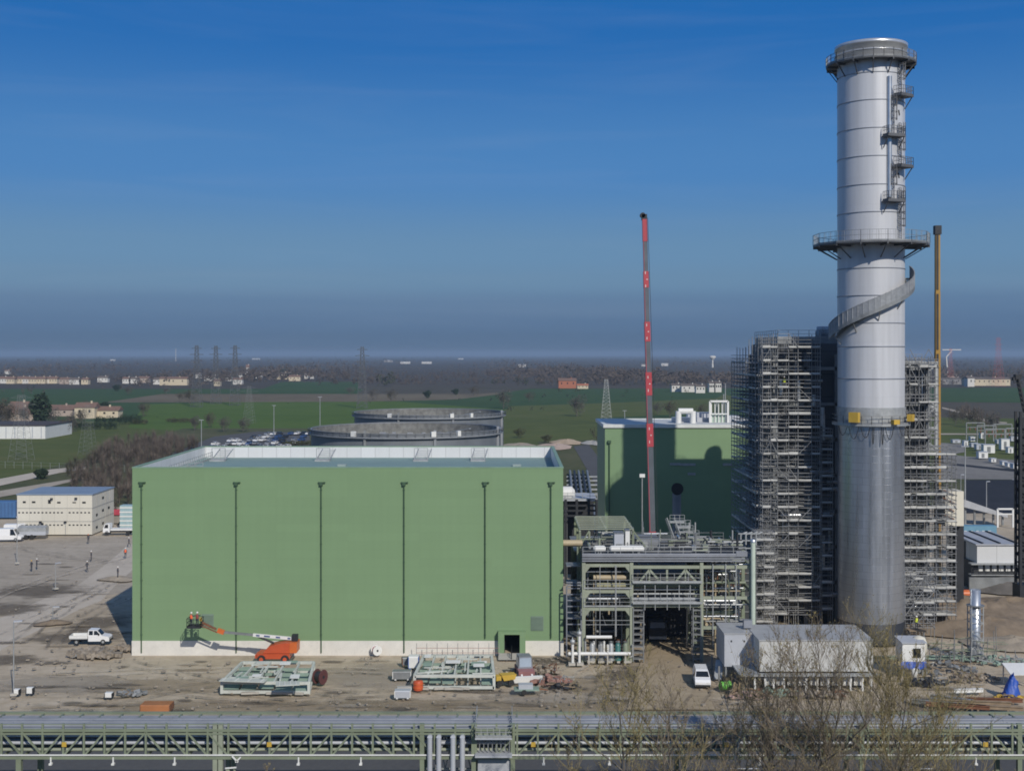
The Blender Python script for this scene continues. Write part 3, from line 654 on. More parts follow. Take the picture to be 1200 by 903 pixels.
# ---------------------------------------------------------------- boiler house behind the stack, wrapped in scaffolding
rs=random.Random(3)
bh=thing('boiler_house','dark boxy boiler house wrapped in scaffolding behind the tall stack','boiler',(47.5,173,0))
wpart(bh,'casing',MB().box((37.2,174.5,1.5),(55.3,192.0,39.5)).box((55.3,174.6,1.5),(58.2,191.9,36.4)),M_casing)
for x in (37.0,41.3,45.6,49.9,54.2,58.4):
    for y in (174.0,192.4): wpart(bh,'column',MB().beam((x,y,0),(x,y,38.0 if x<55 else 36.6),.5),M_steel)
b=MB()
for z in (6,11,16,21,26,31,36.0):
    b.beam((37,173.9,z),(58.4,173.9,z),.3,.45); b.beam((36.9,174,z),(36.9,192.4,z),.3,.45)
weach(bh,'girder',b,M_steel)
b=MB()
for k in range(26):
    z=rs.uniform(3,35); x=rs.uniform(37.5,44.5); l=rs.uniform(1,3.5)
    if rs.random()<.5: b.tube((x,173.4,z),(x+l,173.4,z),rs.choice((.12,.2,.3)),8)
    else: b.tube((x,173.3,z),(x,173.3,z+l*1.3),rs.choice((.12,.2,.3)),8)
for k in range(24):
    z=rs.uniform(2,34); x=rs.uniform(52.5,58); l=rs.uniform(1,3)
    if rs.random()<.5: b.tube((x,173.4,z),(min(60,x+l),173.4,z),rs.choice((.12,.25,.35)),8)
    else: b.tube((x,173.3,z),(x,173.3,z+l*1.3),rs.choice((.12,.2,.35)),8)
weach(bh,'pipework',b,M_silver)
b=MB(); b.box((37.6,175.0,39.5),(55.2,191.6,40.3)); b.box((55.32,175.0,36.4),(58.0,191.6,36.9)); wpart(bh,'roof',b,M_steel)
b=MB(); b.rail([(37.6,175,40.3),(55.2,175,40.3)],1.1,.03,1.5); b.rail([(37.6,191.6,40.3),(37.6,175,40.3)],1.1,.03,1.5); b.rail([(55.4,175,36.9),(58,175,36.9)],1.1,.03,.8); wpart(bh,'guard_rail',b,M_scaf)
b=MB(); b.lathe((51,186,0),[(.4,40.3),(.4,42.2),(1.45,42.7),(1.45,45.2),(1.2,45.8),(0,46)],24); wpart(bh,'silencer',b,M_silver)
for px,rad in ((970.5,1.05),(963,.75)):
    y=178.5; x=XA(px,y); b=MB(); b.lathe((x,y,0),[(.3,40.3),(.3,40.4),(rad,40.5),(rad,41.8),(rad*.92,42.0),(0,42.05)],20); wpart(bh,'silencer',b,M_shed)
b=MB()
for sx in (-1.3,1.3):
    for sy in (-1,1): b.beam((45.4+sx,178.5+sy,40.3),(45.4+sx,178.5+sy,41.4),.16)
b.rail([(44.1,177.5,40.4),(46.7,177.5,40.4)],1.1,.03,.8); b.box((44.1,177.5,40.31),(46.7,179.5,40.4)); wpart(bh,'silencer_stand',b,M_scaf)

NB=[0]
def scaffold(name,label,xs,ys,z0,z1,lift,seed,p_deck=.8,faces=('S',),group=None,board=None,zoff=0.0,bf=.35,tops=None,cat='scaffold'):
    """tube scaffold on a grid of standards xs by ys, boarded lifts, ledgers, guard rails, diagonal braces"""
    r=random.Random(seed); board=board or M_board
    t=thing(name,label,cat,((xs[0]+xs[-1])/2,ys[0],0),0,group)
    for x in xs:
        for y in ys:
            zt=z1+r.uniform(.05,.6)
            if tops: zt=tops(x,y)+r.uniform(.05,.6)
            wpart(t,'post',MB().tube((x,y,z0),(x,y,zt),.055,5),M_scaf)
    z=z0+zoff+lift
    while z<=z1+.01:
        b=MB(); l=MB(); any_=False
        for i in range(len(xs)-1):
            if tops and z>tops((xs[i]+xs[i+1])/2,ys[0])+.1: continue
            for j in range(len(ys)-1):
                if r.random()<p_deck:
                    any_=True; b.box((xs[i]+.05,ys[j]+.05,z),(xs[i+1]-.05,ys[j+1]-.05,z+.06))
                    dz=r.choice((.18,.2,.22,.3))
                    if j==0: b.box((xs[i]+.02,ys[j]-.03,z+.0),(xs[i+1]-.02,ys[j]+.02,z+dz))
                    if i==0 and 'W' in faces: b.box((xs[i]-.03,ys[j]+.03,z+.0),(xs[i]+.02,ys[j+1]-.03,z+dz))
                for yy in ((ys[j],) if j<len(ys)-2 else (ys[j],ys[j+1])):
                    l.tube((xs[i]-.15,yy-.07,z-.06),(xs[i+1]+.15,yy-.07,z-.06),.05,4,caps=False)
                    for gz in (.55,1.05):
                        if r.random()<.85: l.tube((xs[i]-.1,yy-.07,z+gz),(xs[i+1]+.1,yy-.07,z+gz),.045,4,caps=False)
        for i,x in enumerate(xs):
            for j in range(len(ys)-1):
                l.tube((x+.07,ys[j]-.2,z-.1),(x+.07,ys[j+1]+.2,z-.1),.05,4,caps=False)
                if i in (0,len(xs)-1):
                    for gz in (.55,1.05): l.tube((x+.07,ys[j]-.1,z+gz),(x+.07,ys[j+1]+.1,z+gz),.045,4,caps=False)
        if any_: wpart(t,'deck',b,board)
        wpart(t,'ledger',l,M_scaf)
        if r.random()<bf+.25:
            d=MB(); n=0
            for i in range(len(xs)-1):
                if r.random()<bf:
                    s=r.random()<.5; d.tube((xs[i] if s else xs[i+1],ys[0]-.12,z),(xs[i+1] if s else xs[i],ys[0]-.12,z+lift),.05,5); n+=1
            if n: weach(t,'brace',d,M_scaf)
        z+=lift
    return t
L=1.84
X_=lambda px:XA(px,171.0)
top_left=lambda x,y: 40.3 if x<43 else 38.6
scaffold('scaffolding','widest scaffold face left of the stack, with a worker in a yellow jacket on it',[X_(893.5),X_(903),X_(911),X_(924),X_(935),X_(951),X_(961)],[170.9,172.4,173.6],0,40.3,L,11,.66,zoff=.3,tops=top_left,bf=.3)
scaffold('scaffolding','narrow scaffold stair tower with even short lifts right against the left side of the stack',[X_(963.5),X_(976)],[171.2,172.4,173.6],0,27.5,L,12,1.0,bf=.0,zoff=.9)
scaffold('scaffolding','shaded scaffold along the left flank of the boiler house, facing the second green hall',[34.3,35.6,36.7],[174.2,176.6,179,181.4,183.8,186.2,188.6,191,193.2],0,38.6,L,13,.6,faces=('S','W'),tops=lambda x,y: 40 if y<181 else (38.8 if y<189 else 36.5),bf=.25)
scaffold('scaffolding','open steel scaffold with large diagonal braces at upper right of the stack',[X_(1057.5),X_(1066),X_(1077),X_(1088),X_(1099.5)],[171.0,172.6,174.0],24,37.2,2.45,14,.45,bf=.75,board=M_board)
scaffold('scaffolding','lower densely boarded scaffold right of the stack with a white boxed lift at its edge',[X_(1057.5),X_(1066),X_(1073),X_(1085),X_(1096),X_(1108),X_(1119)],[170.6,172.2,173.8],0,24.4,L,15,.9,zoff=.25,bf=.2)
scaffold('scaffolding','low scaffold bay at lower left of the boiler house beside the pale green column',[XA(886,167.5),XA(895,167.5),XA(907,167.5)],[167.3,168.6,169.8],0,13.6,L,16,.9,bf=.25)
scaffold('scaffolding','low ragged scaffold of crossing tubes at the stack foot, right side',[XA(1060,165.5),XA(1070,165.5),XA(1081,165.5),XA(1094,165.5)],[165.2,166.6,168.0],0,8.0,1.6,17,.35,bf=.9)
# structural frame visible inside the upper right scaffold
t=thing('braced_steelwork','bolted grey steel frame with knee braces inside the upper right scaffold','steel frame',(55.5,175,0))
b=MB()
for x in (52.6,56.2,60.0):
    wpart(t,'column',MB().beam((x,175,0),(x,175,37.0),.34),M_galv)
for z in (24.6,27.6,30.6,33.6,36.8):
    wpart(t,'crossbeam',MB().beam((52.6,174.8,z),(60.0,174.8,z),.22,.34),M_galv)
for z,s in ((24.6,0),(27.6,1),(30.6,0),(33.6,1)):
    for xa,xb in ((52.6,56.2),(56.2,60.0)): b.beam((xa if s else xb,174.7,z),(xb if s else xa,174.7,z+3),.2)
weach(t,'knee_brace',b,M_galv)
# white boxed lift at the right scaffold edge, on a dark shaft
t=thing('goods_lift','tall plain white boxed goods lift on a dark shaft beside the right hand scaffold','lift',(66,177,0))
wpart(t,'shaft',MB().box((XA(1119.5,177),177,0),(XA(1129.5,177),179.5,ZA(616,177))),M_dark)
b=MB(); b.box((XA(1108,176),176,ZA(616,176)),(XA(1129.5,176),179.6,ZA(575.5,176))); wpart(t,'white_box',b,M_cream)
b=MB()
for k in range(4):
    z=ZA(608,176)+k*1.15; b.beam((XA(1108,176)-.5,175.8,z+.8),(XA(1118,176),175.8,z),.12)
weach(t,'strut',b,M_rust)
t=thing('orange_hopper','small orange and cream tank lying at the foot of the right scaffold','tank',(66,180.5,0))
b=MB(); b.tube((64.6,181.5,2.9),(67.0,181.5,2.9),.62,14); wpart(t,'tank',b,M_orange)
b=MB(); b.tube((62.4,181.5,2.9),(64.6,181.5,2.9),.72,14); wpart(t,'end_section',b,M_tan)
b=MB(); b.cbox((63.2,181.5,1.1),(.4,1.2,2.2)).cbox((66.2,181.5,1.1),(.4,1.2,2.2)); wpart(t,'saddle',b,M_conc)

# ---------------------------------------------------------------- pipe bridge between the halls
py_=153.2
def Xp(px): return XA(px,py_)
def Zp(y): return ZA(y,py_)
rk=thing('pipe_bridge','two storey sage green steel pipe bridge spanning the dirt road between hall and stack','pipe rack',(18,153,0))
colpx=(684,740,822,880)
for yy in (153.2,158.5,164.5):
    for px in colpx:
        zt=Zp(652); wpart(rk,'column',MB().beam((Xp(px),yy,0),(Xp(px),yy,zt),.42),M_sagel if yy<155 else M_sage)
def hb(z,pa,pb,ys=(153.2,),w_=.28,h_=.38,m=M_sagel,nm='crossbeam'):
    for yy in ys: wpart(rk,nm,MB().beam((Xp(pa)+.22,yy,z),(Xp(pb)-.22,yy,z),w_,h_),m)
for pyy in (662,692.5,713): hb(Zp(pyy),684,740,(153.2,158.5,164.5))
for pyy in (664,683,709): hb(Zp(pyy),740,822,(153.2,158.5,164.5))
for pyy in (664,700,735): hb(Zp(pyy),822,880,(153.2,158.5,164.5))
for px in colpx:
    for pyy in (664,692,710): 
        b=MB(); b.beam((Xp(px),153.5,Zp(pyy)),(Xp(px),164.3,Zp(pyy)),.26,.42); wpart(rk,'tie_beam',b,M_sage)
# haunches in the left bay
b=MB()
for pyy in (662,692.5,713):
    z=Zp(pyy)
    for xa,s in ((Xp(684)+.2,1),(Xp(740)-.2,-1)):
        b.yprism([(xa,z-.18),(xa+s*.6,z-.18),(xa,z-.95)] if s<0 else [(xa,z-.18),(xa,z-.95),(xa+s*.6,z-.18)],153.08,153.32)
wpart(rk,'haunch',b,M_sagel)
# truss in the middle bay
b=MB(); zt,zb=Zp(664)-.3,Zp(683)+.3
for c in (761,803):
    b.beam((Xp(c),153.1,zt),(Xp(c-11),153.1,zb),.24); b.beam((Xp(c),153.1,zt),(Xp(c+12),153.1,zb),.24)
b.beam((Xp(781.5),153.1,zt),(Xp(781.5),153.1,zb),.24); b.beam((Xp(761),153.1,zt),(Xp(761),153.1,zb),.16); b.beam((Xp(803),153.1,zt),(Xp(803),153.1,zb),.16)
weach(rk,'truss_web',b,M_sagel)
# decks, rails and the cable tray strip along the top
for z,pa,pb,ya,yb in ((Zp(652),683,874,153.0,168),(Zp(684)+.2,741,822,152.6,158),(Zp(706),741,822,152.4,158)):
    b=MB(); b.box((Xp(pa),ya,z),(Xp(pb),yb,z+.12)); wpart(rk,'walkway',b,M_dark if yb>160 else M_galv)
b=MB()
for k in range(4): b.tube((Xp(682),152.85,Zp(656.5)+k*.28),(Xp(872),152.85,Zp(656.5)+k*.28),.11,6)
b.box((Xp(682),152.75,Zp(652)+.13),(Xp(866),152.95,Zp(652)+.35)); b.box((Xp(862),152.7,Zp(651)),(Xp(875),153.3,Zp(650)+.5))
wpart(rk,'cable_tray',b,M_silverb)
for z,pa,pb,y in ((Zp(652)+.12,683,874,153.1),(Zp(684)+.3,741,822,152.65),(Zp(706)+.1,741,822,152.45),(Zp(713)+.3,684,740,152.9),(Zp(692)+.3,684,740,152.9)):
    wpart(rk,'handrail',MB().rail([(Xp(pa),y,z),(Xp(pb),y,z)],1.1,.03,1.6),M_galv)
# pipes running through the bays
rp_=random.Random(21)
cols=[M_silver,M_silver,M_galv,M_sage,M_steel,M_tan]
for pyy,pa,pb,r_,m in ((678,696,735,.32,M_tan),(687,700,737,.28,mat('olive_pipe',(.36,.34,.20),.5)),(671,686,738,.1,M_galv),(703,690,725,.2,M_silver),(699,686,738,.12,M_galv),(692,742,820,.12,M_galv),(697,742,820,.1,M_galv),(703,742,823,.2,M_silver),(688,742,822,.15,M_sage)):
    z=Zp(pyy); wpart(rk,'pipe',MB().tube((Xp(pa),154.2,z),(Xp(pb),154.2,z),r_,10),m)
for k in range(44):
    pyy=rp_.uniform(661,755); pa=rp_.choice((824,826,840)); pb=rp_.choice((852,866,876,880)); y=rp_.uniform(153.3,164)
    wpart(rk,'pipe',MB().tube((Xp(pa),y,Zp(pyy)),(Xp(pb),y,Zp(pyy)),rp_.choice((.08,.1,.14,.2,.26)),8),rp_.choice(cols))
for k in range(34):
    px=rp_.choice([rp_.uniform(690,735),rp_.uniform(686,738),rp_.uniform(745,757),rp_.uniform(812,820),rp_.uniform(826,876)]); y=rp_.uniform(154,164); z0=rp_.choice((0,0,3,5))
    wpart(rk,'riser_pipe',MB().tube((Xp(px),y,z0),(Xp(px),y,rp_.uniform(6,12)),rp_.choice((.06,.09,.12)),7),rp_.choice(cols))
for k in range(20):
    px=rp_.uniform(690,876); pyy=rp_.choice((664,684,709,735)); b=MB(); z=Zp(pyy); r_=rp_.choice((.08,.12,.2))
    b.tube((Xp(px),153.6,z+.3),(Xp(px),166,z+.3),r_,7); wpart(rk,'cross_pipe',b,rp_.choice(cols))
# lattice panels, intermediate verticals
b=MB()
for px in (703,721,722): b.beam((Xp(px),153.0,Zp(745)),(Xp(px),153.0,Zp(662)),.07)
for pyy in (726,731): b.beam((Xp(686),153.0,Zp(pyy)),(Xp(738),153.0,Zp(pyy)),.06)
for px in (755,767,781,795,808): b.beam((Xp(px),152.5,Zp(713)),(Xp(px),152.5,Zp(684)),.08)
for px in (835,850,862): b.beam((Xp(px),152.9,Zp(758)),(Xp(px),152.9,Zp(660)),.1)
wpart(rk,'light_framing',b,M_galv)
for pa,pb in ((742,754),(812,821)):      # ladder towers either side of the tunnel
    b=MB()
    for px in (pa,pb): b.beam((Xp(px),152.9,0),(Xp(px),152.9,Zp(711)),.12)
    z=.4
    while z<Zp(713): b.beam((Xp(pa),152.9,z),(Xp(pb),152.9,z),.09,.14); b.box((Xp(pa),153.0,z-.03),(Xp(pb),154.4,z+.03)); z+=.75
    wpart(rk,'access_tower',b,M_steel)
# near-black added enclosure that darkens the space behind the bridge
t=thing('shade_backing','added blocky near-black enclosure filling the shade behind the pipe bridge','backing',(20,170,0))
wpart(t,'body',MB().box((8.6,168,0),(15.6,181,11.2)).box((15.6,175,6.8),(24.8,183,10.6)).box((24.8,168,0),(33.4,183,9.8)),mat('shade_backing_dark',(.05,.055,.06),.6,.1,var=.25))
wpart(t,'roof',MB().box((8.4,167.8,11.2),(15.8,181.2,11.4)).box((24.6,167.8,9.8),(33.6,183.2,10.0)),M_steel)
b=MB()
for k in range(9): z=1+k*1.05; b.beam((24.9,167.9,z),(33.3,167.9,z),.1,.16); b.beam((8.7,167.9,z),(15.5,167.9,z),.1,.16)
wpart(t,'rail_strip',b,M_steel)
wpart(t,'shade_soffit',MB().box((15.7,160.5,8.4),(24.7,175,9.0)),M_dark)
wpart(t,'shade_wall',MB().box((15.65,167.0,0),(24.75,167.5,8.4)),M_dark)  # slab and wall added to keep the passage dark
t=thing('parked_truck','dark truck with a pale windscreen strip standing inside the passage under the pipe bridge','truck',(XA(770,164.5),164.5,0))
part(t,'cab',MB().xprism([(-.9,.5),(1.8,.5),(1.8,2.9),(-.5,2.9),(-.9,1.7)],-1.15,1.15),M_dark); part(t,'windscreen',MB().quad((-1.0,-.88,1.85),(1.0,-.88,1.85),(.95,-.62,2.55),(-.95,-.62,2.55)),M_silverb)
part(t,'bumper',MB().box((-1.15,-1.0,.4),(1.15,-.9,.75)),M_galv)
for xx in (-.95,.95): part(t,'wheel',MB().tube((xx-.15,.3,.5),(xx+.15,.3,.5),.5,14),M_black)
t=thing('pipe_bundle','tangle of silver and rust coloured plant pipes filling the space behind the left bridge bay','pipes',(12,160,0)); rq=random.Random(88); b=MB()
for k in range(60):
    x=rq.uniform(9,15.4); y=rq.uniform(158,167); z=rq.uniform(.6,11.6); l=rq.uniform(1,5); q=rq.random()
    b2=MB(); e=(min(15.6,x+l),y,z) if q<.55 else (x,y,min(12,z+l)); b2.tube((x,y,z),e,rq.choice((.06,.1,.14,.22)),7); wpart(t,'pipe',b2,rq.choice((M_galv,M_sage,M_steel,M_steel,M_rust,M_dark)))
t=thing('pipe_bundle','tangle of grey plant pipes and trays filling the space behind the right bridge bay','pipes',(28,160,0))
for k in range(60):
    x=rq.uniform(23.8,29); y=rq.uniform(157,167); z=rq.uniform(.6,11.8); l=rq.uniform(1,5); q=rq.random()
    b2=MB(); e=(min(30,x+l),y,z) if q<.6 else (x,y,min(12.2,z+l)); b2.tube((x,y,z),e,rq.choice((.06,.1,.14,.22)),7); wpart(t,'pipe',b2,rq.choice((M_galv,M_sage,M_steel,M_steel,M_rust,M_dark)))
# upper sage pergola frame on the left
t=thing('canopy_frame','raised sage green canopy frame without panels next to the big green hall','frame',(12,160,0))
x0,x1,y0,y1,z=8.75,15.6,159.5,171.5,15.3
b=MB()
for xx in (x0,(x0+x1)/2,x1): b.beam((xx,y0,z),(xx,y1,z),.25,.35)
wpart(t,'rafter',b,M_sagel)
b=MB()
for k in range(7): yy=y0+(y1-y0)*k/6; b.beam((x0,yy,z+.22),(x1,yy,z+.22),.3,.14)
wpart(t,'purlin',b,M_sagel)
for xx in (x0,x1):
    for yy in (y0,(y0+y1)/2,y1): wpart(t,'post',MB().beam((xx,yy,Zp(652)-.0),(xx,yy,z-.2),.28),M_sage)
b=MB()
for yy in (y0,): b.beam((x0,yy,14.2),(x1,yy,14.2),.16)
b.beam((x1,y0,z),(x1+1.7,y0,13.1),.18); b.beam((x0,y0,13.2),(x0+1.2,y0,z),.15)
wpart(t,'brace',b,M_sage)
# equipment on the bridge deck
zd=Zp(652)+.13
def deckbox(name,label,cat,pa,pb,ya,yb,h_,m,extra=None):
    t=thing(name,label,cat,(XA((pa+pb)/2,ya),ya,zd)); wpart(t,'cabinet',MB().box((XA(pa,ya),ya,zd),(XA(pb,ya),yb,zd+h_)),m)
    b=MB(); b.box((XA(pa,ya)-.05,ya-.05,zd+h_),(XA(pb,ya)+.05,yb+.05,zd+h_+.1)); b.box((XA(pa,ya)+.2,ya-.06,zd+.3),(XA(pb,ya)-.2,ya-.01,zd+h_*.45)); wpart(t,'trim',b,M_steel); return t
deckbox('control_cabinet','pale grey cabinet with dark slots on the bridge deck beside the canopy frame','cabinet',720,731,156,158,2.3,M_shed)
deckbox('control_cabinet','narrow white framed cabinet on the bridge deck near the crane boom','cabinet',733,738,156.5,158,2.6,M_white)
deckbox('control_cabinet','low grey cabinet with railing under the red crane boom on the bridge deck','cabinet',744,772,160,164,1.0,M_silverb)
for pa,pb,lab in ((697,708,'short'),(716,753,'long')):
    t=thing('vessel','%s white horizontal vessel lying on the deck of the pipe bridge'%lab,'vessel',(XA((pa+pb)/2,154.6),154.6,zd))
    b=MB(); xa,xb=XA(pa,154.6),XA(pb,154.6); b.tube((xa,154.6,zd+.65),(xb,154.6,zd+.65),.4,14); b.tube((xa-.2,154.6,zd+.65),(xa,154.6,zd+.65),.2,14,.4); b.tube((xb,154.6,zd+.65),(xb+.2,154.6,zd+.65),.4,14,.2); wpart(t,'shell',b,M_white)
    wpart(t,'saddle',MB().cbox((xa+.5,154.6,zd+.15),(.3,.8,.3)).cbox((xb-.5,154.6,zd+.15),(.3,.8,.3)),M_steel)
t=thing('pipe_bundle','jumble of small pipes, valves and trays lying on the top deck of the pipe bridge','pipes',(18,160,0)); rq=random.Random(91)
for k in range(80):
    x=rq.uniform(9.5,29); y=rq.uniform(155.5,167.5); q=rq.random(); l=rq.uniform(.8,4); z=zd+rq.uniform(.15,1.5); r_=rq.choice((.05,.07,.1,.16)); b2=MB()
    if q<.4: b2.tube((x,y,z),(min(29.5,x+l),y,z),r_,7)
    elif q<.6: b2.tube((x,y,z),(x,min(168,y+l),z),r_,7)
    elif q<.85: b2.tube((x,y,zd),(x,y,zd+rq.uniform(.6,2.6)),r_,7)
    else: b2.cbox((x,y,zd+.4),(rq.uniform(.4,1.2),rq.uniform(.4,1),.8))
    wpart(t,'pipe' if q<.85 else 'valve_box',b2,rq.choice((M_galv,M_sage,M_steel,M_dark,M_dark,M_silver,M_sagel)))
for k in range(6):
    y=156+k*2; wpart(t,'rail',MB().rail([(rq.uniform(9,14),y,zd),(rq.uniform(18,29),y,zd)],1.0,.03,1.8),M_steel)
# stair tower, masts and crossing pipes behind the bridge
t=thing('access_stair','grey steel access stair with white landings in the shade behind the pipe bridge','stair',(24,172,0))
b=MB(); P=[(XA(785,170),170,15.5),(XA(800,168),168,11.0)]
for s in (-.5,.5): b.beam((P[0][0]+s,P[0][1],P[0][2]),(P[1][0]+s,P[1][1],P[1][2]),.15,.4)
wpart(t,'flight',b,M_galv)
b=MB()
for px,pyy in ((800,618),(803,624),(810,630),(793,612)): x=XA(px,170); z=ZA(pyy,170); b.box((x-1,169.5,z),(x+1,171,z+.12)); b.rail([(x-1,169.5,z+.1),(x+1,169.5,z+.1)],1.0,.03,.7)
for px in (792,808,815): b.beam((XA(px,170),170.2,0),(XA(px,170),170.2,ZA(612,170)),.16)
wpart(t,'landing',b,M_galv)
t=thing('sage_frame','small sage green frame with pipes on the bridge deck right of the crane boom','frame',(29,165,0))
b=MB(); y=160
for px in (813,826,845): b.beam((XA(px,y),y,zd),(XA(px,y),y,ZA(632,y)),.2)
for pyy in (632,641,647): b.beam((XA(813,y),y,ZA(pyy,y)),(XA(845,y),y,ZA(pyy,y)),.16)
b.beam((XA(813,y),y,ZA(648,y)),(XA(826,y),y,ZA(632,y)),.12)
wpart(t,'frame',b,M_sagel); b=MB()
for k in range(5): b.tube((XA(828,y),y+1,ZA(636+k*4,y)),(XA(872,y),y+1,ZA(636+k*4,y)),.14,7)
wpart(t,'pipe_run',b,M_galv)
t=thing('valve_rack','grey rack of pipe bends rising where the pipe bridge meets the scaffolding','pipe rack',(30,162,0))
b=MB(); y=162
for px in (868,874,880,886): b.pipe([(XA(px,y),y,zd),(XA(px,y),y,ZA(626,y)),(XA(px+8,y),y+.5,ZA(624,y))],.12,7)
for pyy in (625,633,642): b.beam((XA(865,y),y,ZA(pyy,y)),(XA(890,y),y,ZA(pyy,y)),.14)
wpart(t,'bent_pipe',b,M_galv)
t=thing('riser_column','tall pale green riser column with silver cap at right end of the pipe bridge','riser',(XA(882.5,152.4),152.4,0))
b=MB(); x=XA(882.5,152.4); b.tube((x,152.4,0),(x,152.4,ZA(633,152.4)),.3,12); wpart(t,'shaft',b,mat('pale_mint',(.45,.52,.44),.45)); wpart(t,'cap',MB().lathe((x,152.4,ZA(633,152.4)),[(.36,-.2),(.36,.1),(.0,.25)],12),M_silver)
# left edge: hoops and handrail tower by the hall
t=thing('ladder_cage','blue grey ladder frame standing between the big green hall and the pipe bridge','ladder',(7.6,155.5,0))
b=MB(); y=155.5; b.pipe([(XA(664,y),y,0),(XA(664,y),y,ZA(687,y)),(XA(666,y),y,ZA(685.5,y)),(XA(681,y),y,ZA(685.5,y)),(XA(681,y),y,0)],.1,6)
for k in range(8): z=ZA(731,y)+k*.75; b.beam((XA(664,y),y,z),(XA(681,y),y,z),.08,.14)
wpart(t,'hoop',b,M_silverb)
b=MB()
for k in range(5): z=2.5+k*2.2; b.box((XA(664,y),y+.2,z),(XA(681,y),y+3,z+.1))
weach(t,'landing',b,M_steel)
t=thing('tan_duct','short tan pipe stub joining the big green hall above the ladder frame','pipe',(7.5,158,0))
wpart(t,'pipe',MB().tube((6.55,158.4,ZA(636,158.4)),(9.0,158.4,ZA(636,158.4)),.42,12),M_tan)
wpart(t,'support',MB().beam((8.4,158.4,0),(8.4,158.4,ZA(640,158.4)),.2),M_sage)
# pumps, valves, long white pipe along the foot of the left bay
t=thing('white_pipe','long white pipe on low stands along the foot of the pipe bridge','pipe',(12,151.8,0))
z=ZA(765.5,151.8); wpart(t,'pipe',MB().tube((XA(666,151.8),151.8,z),(XA(739,151.8),151.8,z),.22,12),M_white)
b=MB()
for px in (672,690,712,733): b.beam((XA(px,151.8),151.8,0),(XA(px,151.8),151.8,z-.2),.18)
b2=MB(); b2.tube((XA(687,152.4),152.4,ZA(746,152.4)),(XA(717,152.4),152.4,ZA(746,152.4)),.2,10); wpart(t,'upper_pipe',b2,M_white); wpart(t,'stand',b,M_conc)
for k,(px,m,lab) in enumerate(((694,M_galv,'grey pump with two upright pipe legs near the left end of the long white pipe'),(704,M_steel,'dark pump with a white elbow between the grey and the teal pump'),(724,M_teal,'teal pump set with a domed top under the pipe bridge'),(716,M_galv,'grey strainer with a white stub left of the teal pump'),(733,M_sage,'sage green valve block right of the teal pump'))):
    y=152.9; x=XA(px,y); t=thing('pump',lab,'pump',(x,y,0))
    b=MB(); b.lathe((0,0,0),[(.5,.25),(.5,.9),(.34,1.2),(.34,2.1),(.2,2.4),(0,2.45)],14); part(t,'body',b,m)
    part(t,'plinth',MB().box((-.7,-.5,0),(.7,.5,.25)),M_conc)
    b=MB(); b.pipe([(-.5,0,.6),(-.85,0,.6),(-.85,0,2.6)],.13,8); b.pipe([(.5,0,.6),(.85,0,.7),(.85,-.2,2.2)],.13,8); each(t,'pipe_leg',b,M_white if k in (1,3) else M_galv)
    part(t,'hand_wheel',MB().ring((0,0),.22,.3,2.5,2.56,14),M_steel)
for px in (671,679): 
    t=thing('valve_post','%s white valve post by the corner of the big green hall'%('short' if px==671 else 'taller'),'valve',(XA(px,151.5),151.5,0))
    part(t,'post',MB().tube((0,0,0),(0,0,2.6 if px==671 else 3.6),.16,10),M_white); part(t,'valve_head',MB().lathe((0,0,2.6 if px==671 else 3.6),[(0,0),(.32,.05),(.32,.45),(.1,.55),(0,.9)],12),M_galv)
    part(t,'foot',MB().box((-.5,-.4,0),(.5,.4,.3)),M_conc)
# grey duct mouth in front of the second hall
t=thing('vent_duct','dark round hooded duct on a silver pipe rising before the second green hall','duct',(XA(793,212),212,0))
b=MB(); x=0; b.tube((0,0,0),(0,0,ZA(578,212)),.75,14); part(t,'riser',b,M_silverb)
b=MB(); b.tube((0,.6,ZA(571,212)),(0,-.9,ZA(572,212)),.75,16,1.05); part(t,'hood',b,M_dark)
t=thing('pipe_mast','thin mast with a small white lamp in the gap left of the red crane boom','mast',(XA(752.5,186),186,0))
part(t,'pole',MB().tube((0,0,0),(0,0,ZA(559,186)),.09,6),M_galv); part(t,'lamp_head',MB().cbox((0,0,ZA(557,186)),(.8,.5,.5)),M_white)
# walkway building between the two halls
t=thing('link_platform','raised platform with white roof panels and dark frame between the two green halls','platform',(13,205,0))
y=205; zt=ZA(585,y); b=MB(); b.box((8,y,zt-.25),(XA(700,y),y+10,zt)); wpart(t,'deck',b,M_shed)
b=MB()
for px in (663,676,690,699): b.beam((XA(px,y),y,0),(XA(px,y),y,zt),.4)
for pyy in (592,598,604): b.beam((8,y,ZA(pyy,y)),(XA(700,y),y,ZA(pyy,y)),.3)
wpart(t,'frame',b,M_dark); wpart(t,'back_panel',MB().box((8,y+9,0),(XA(700,y),y+9.2,zt-.3)),M_dark)
b=MB(); b.rail([(8,y,zt),(XA(700,y),y,zt)],1.1,.04,1.2); wpart(t,'handrail',b,M_galv)
t=thing('white_tank','white round ended tank beside the corner of the big green hall','tank',(9.3,207,0))
z=ZA(578,207); b=MB(); b.tube((8.2,207,z),(10,207,z),1.2,16,1.2); b.tube((10,207,z),(10.5,207,z),1.2,16,.6); wpart(t,'shell',b,M_white); wpart(t,'leg',MB().beam((9,207,0),(9,207,z-1),.5),M_steel)
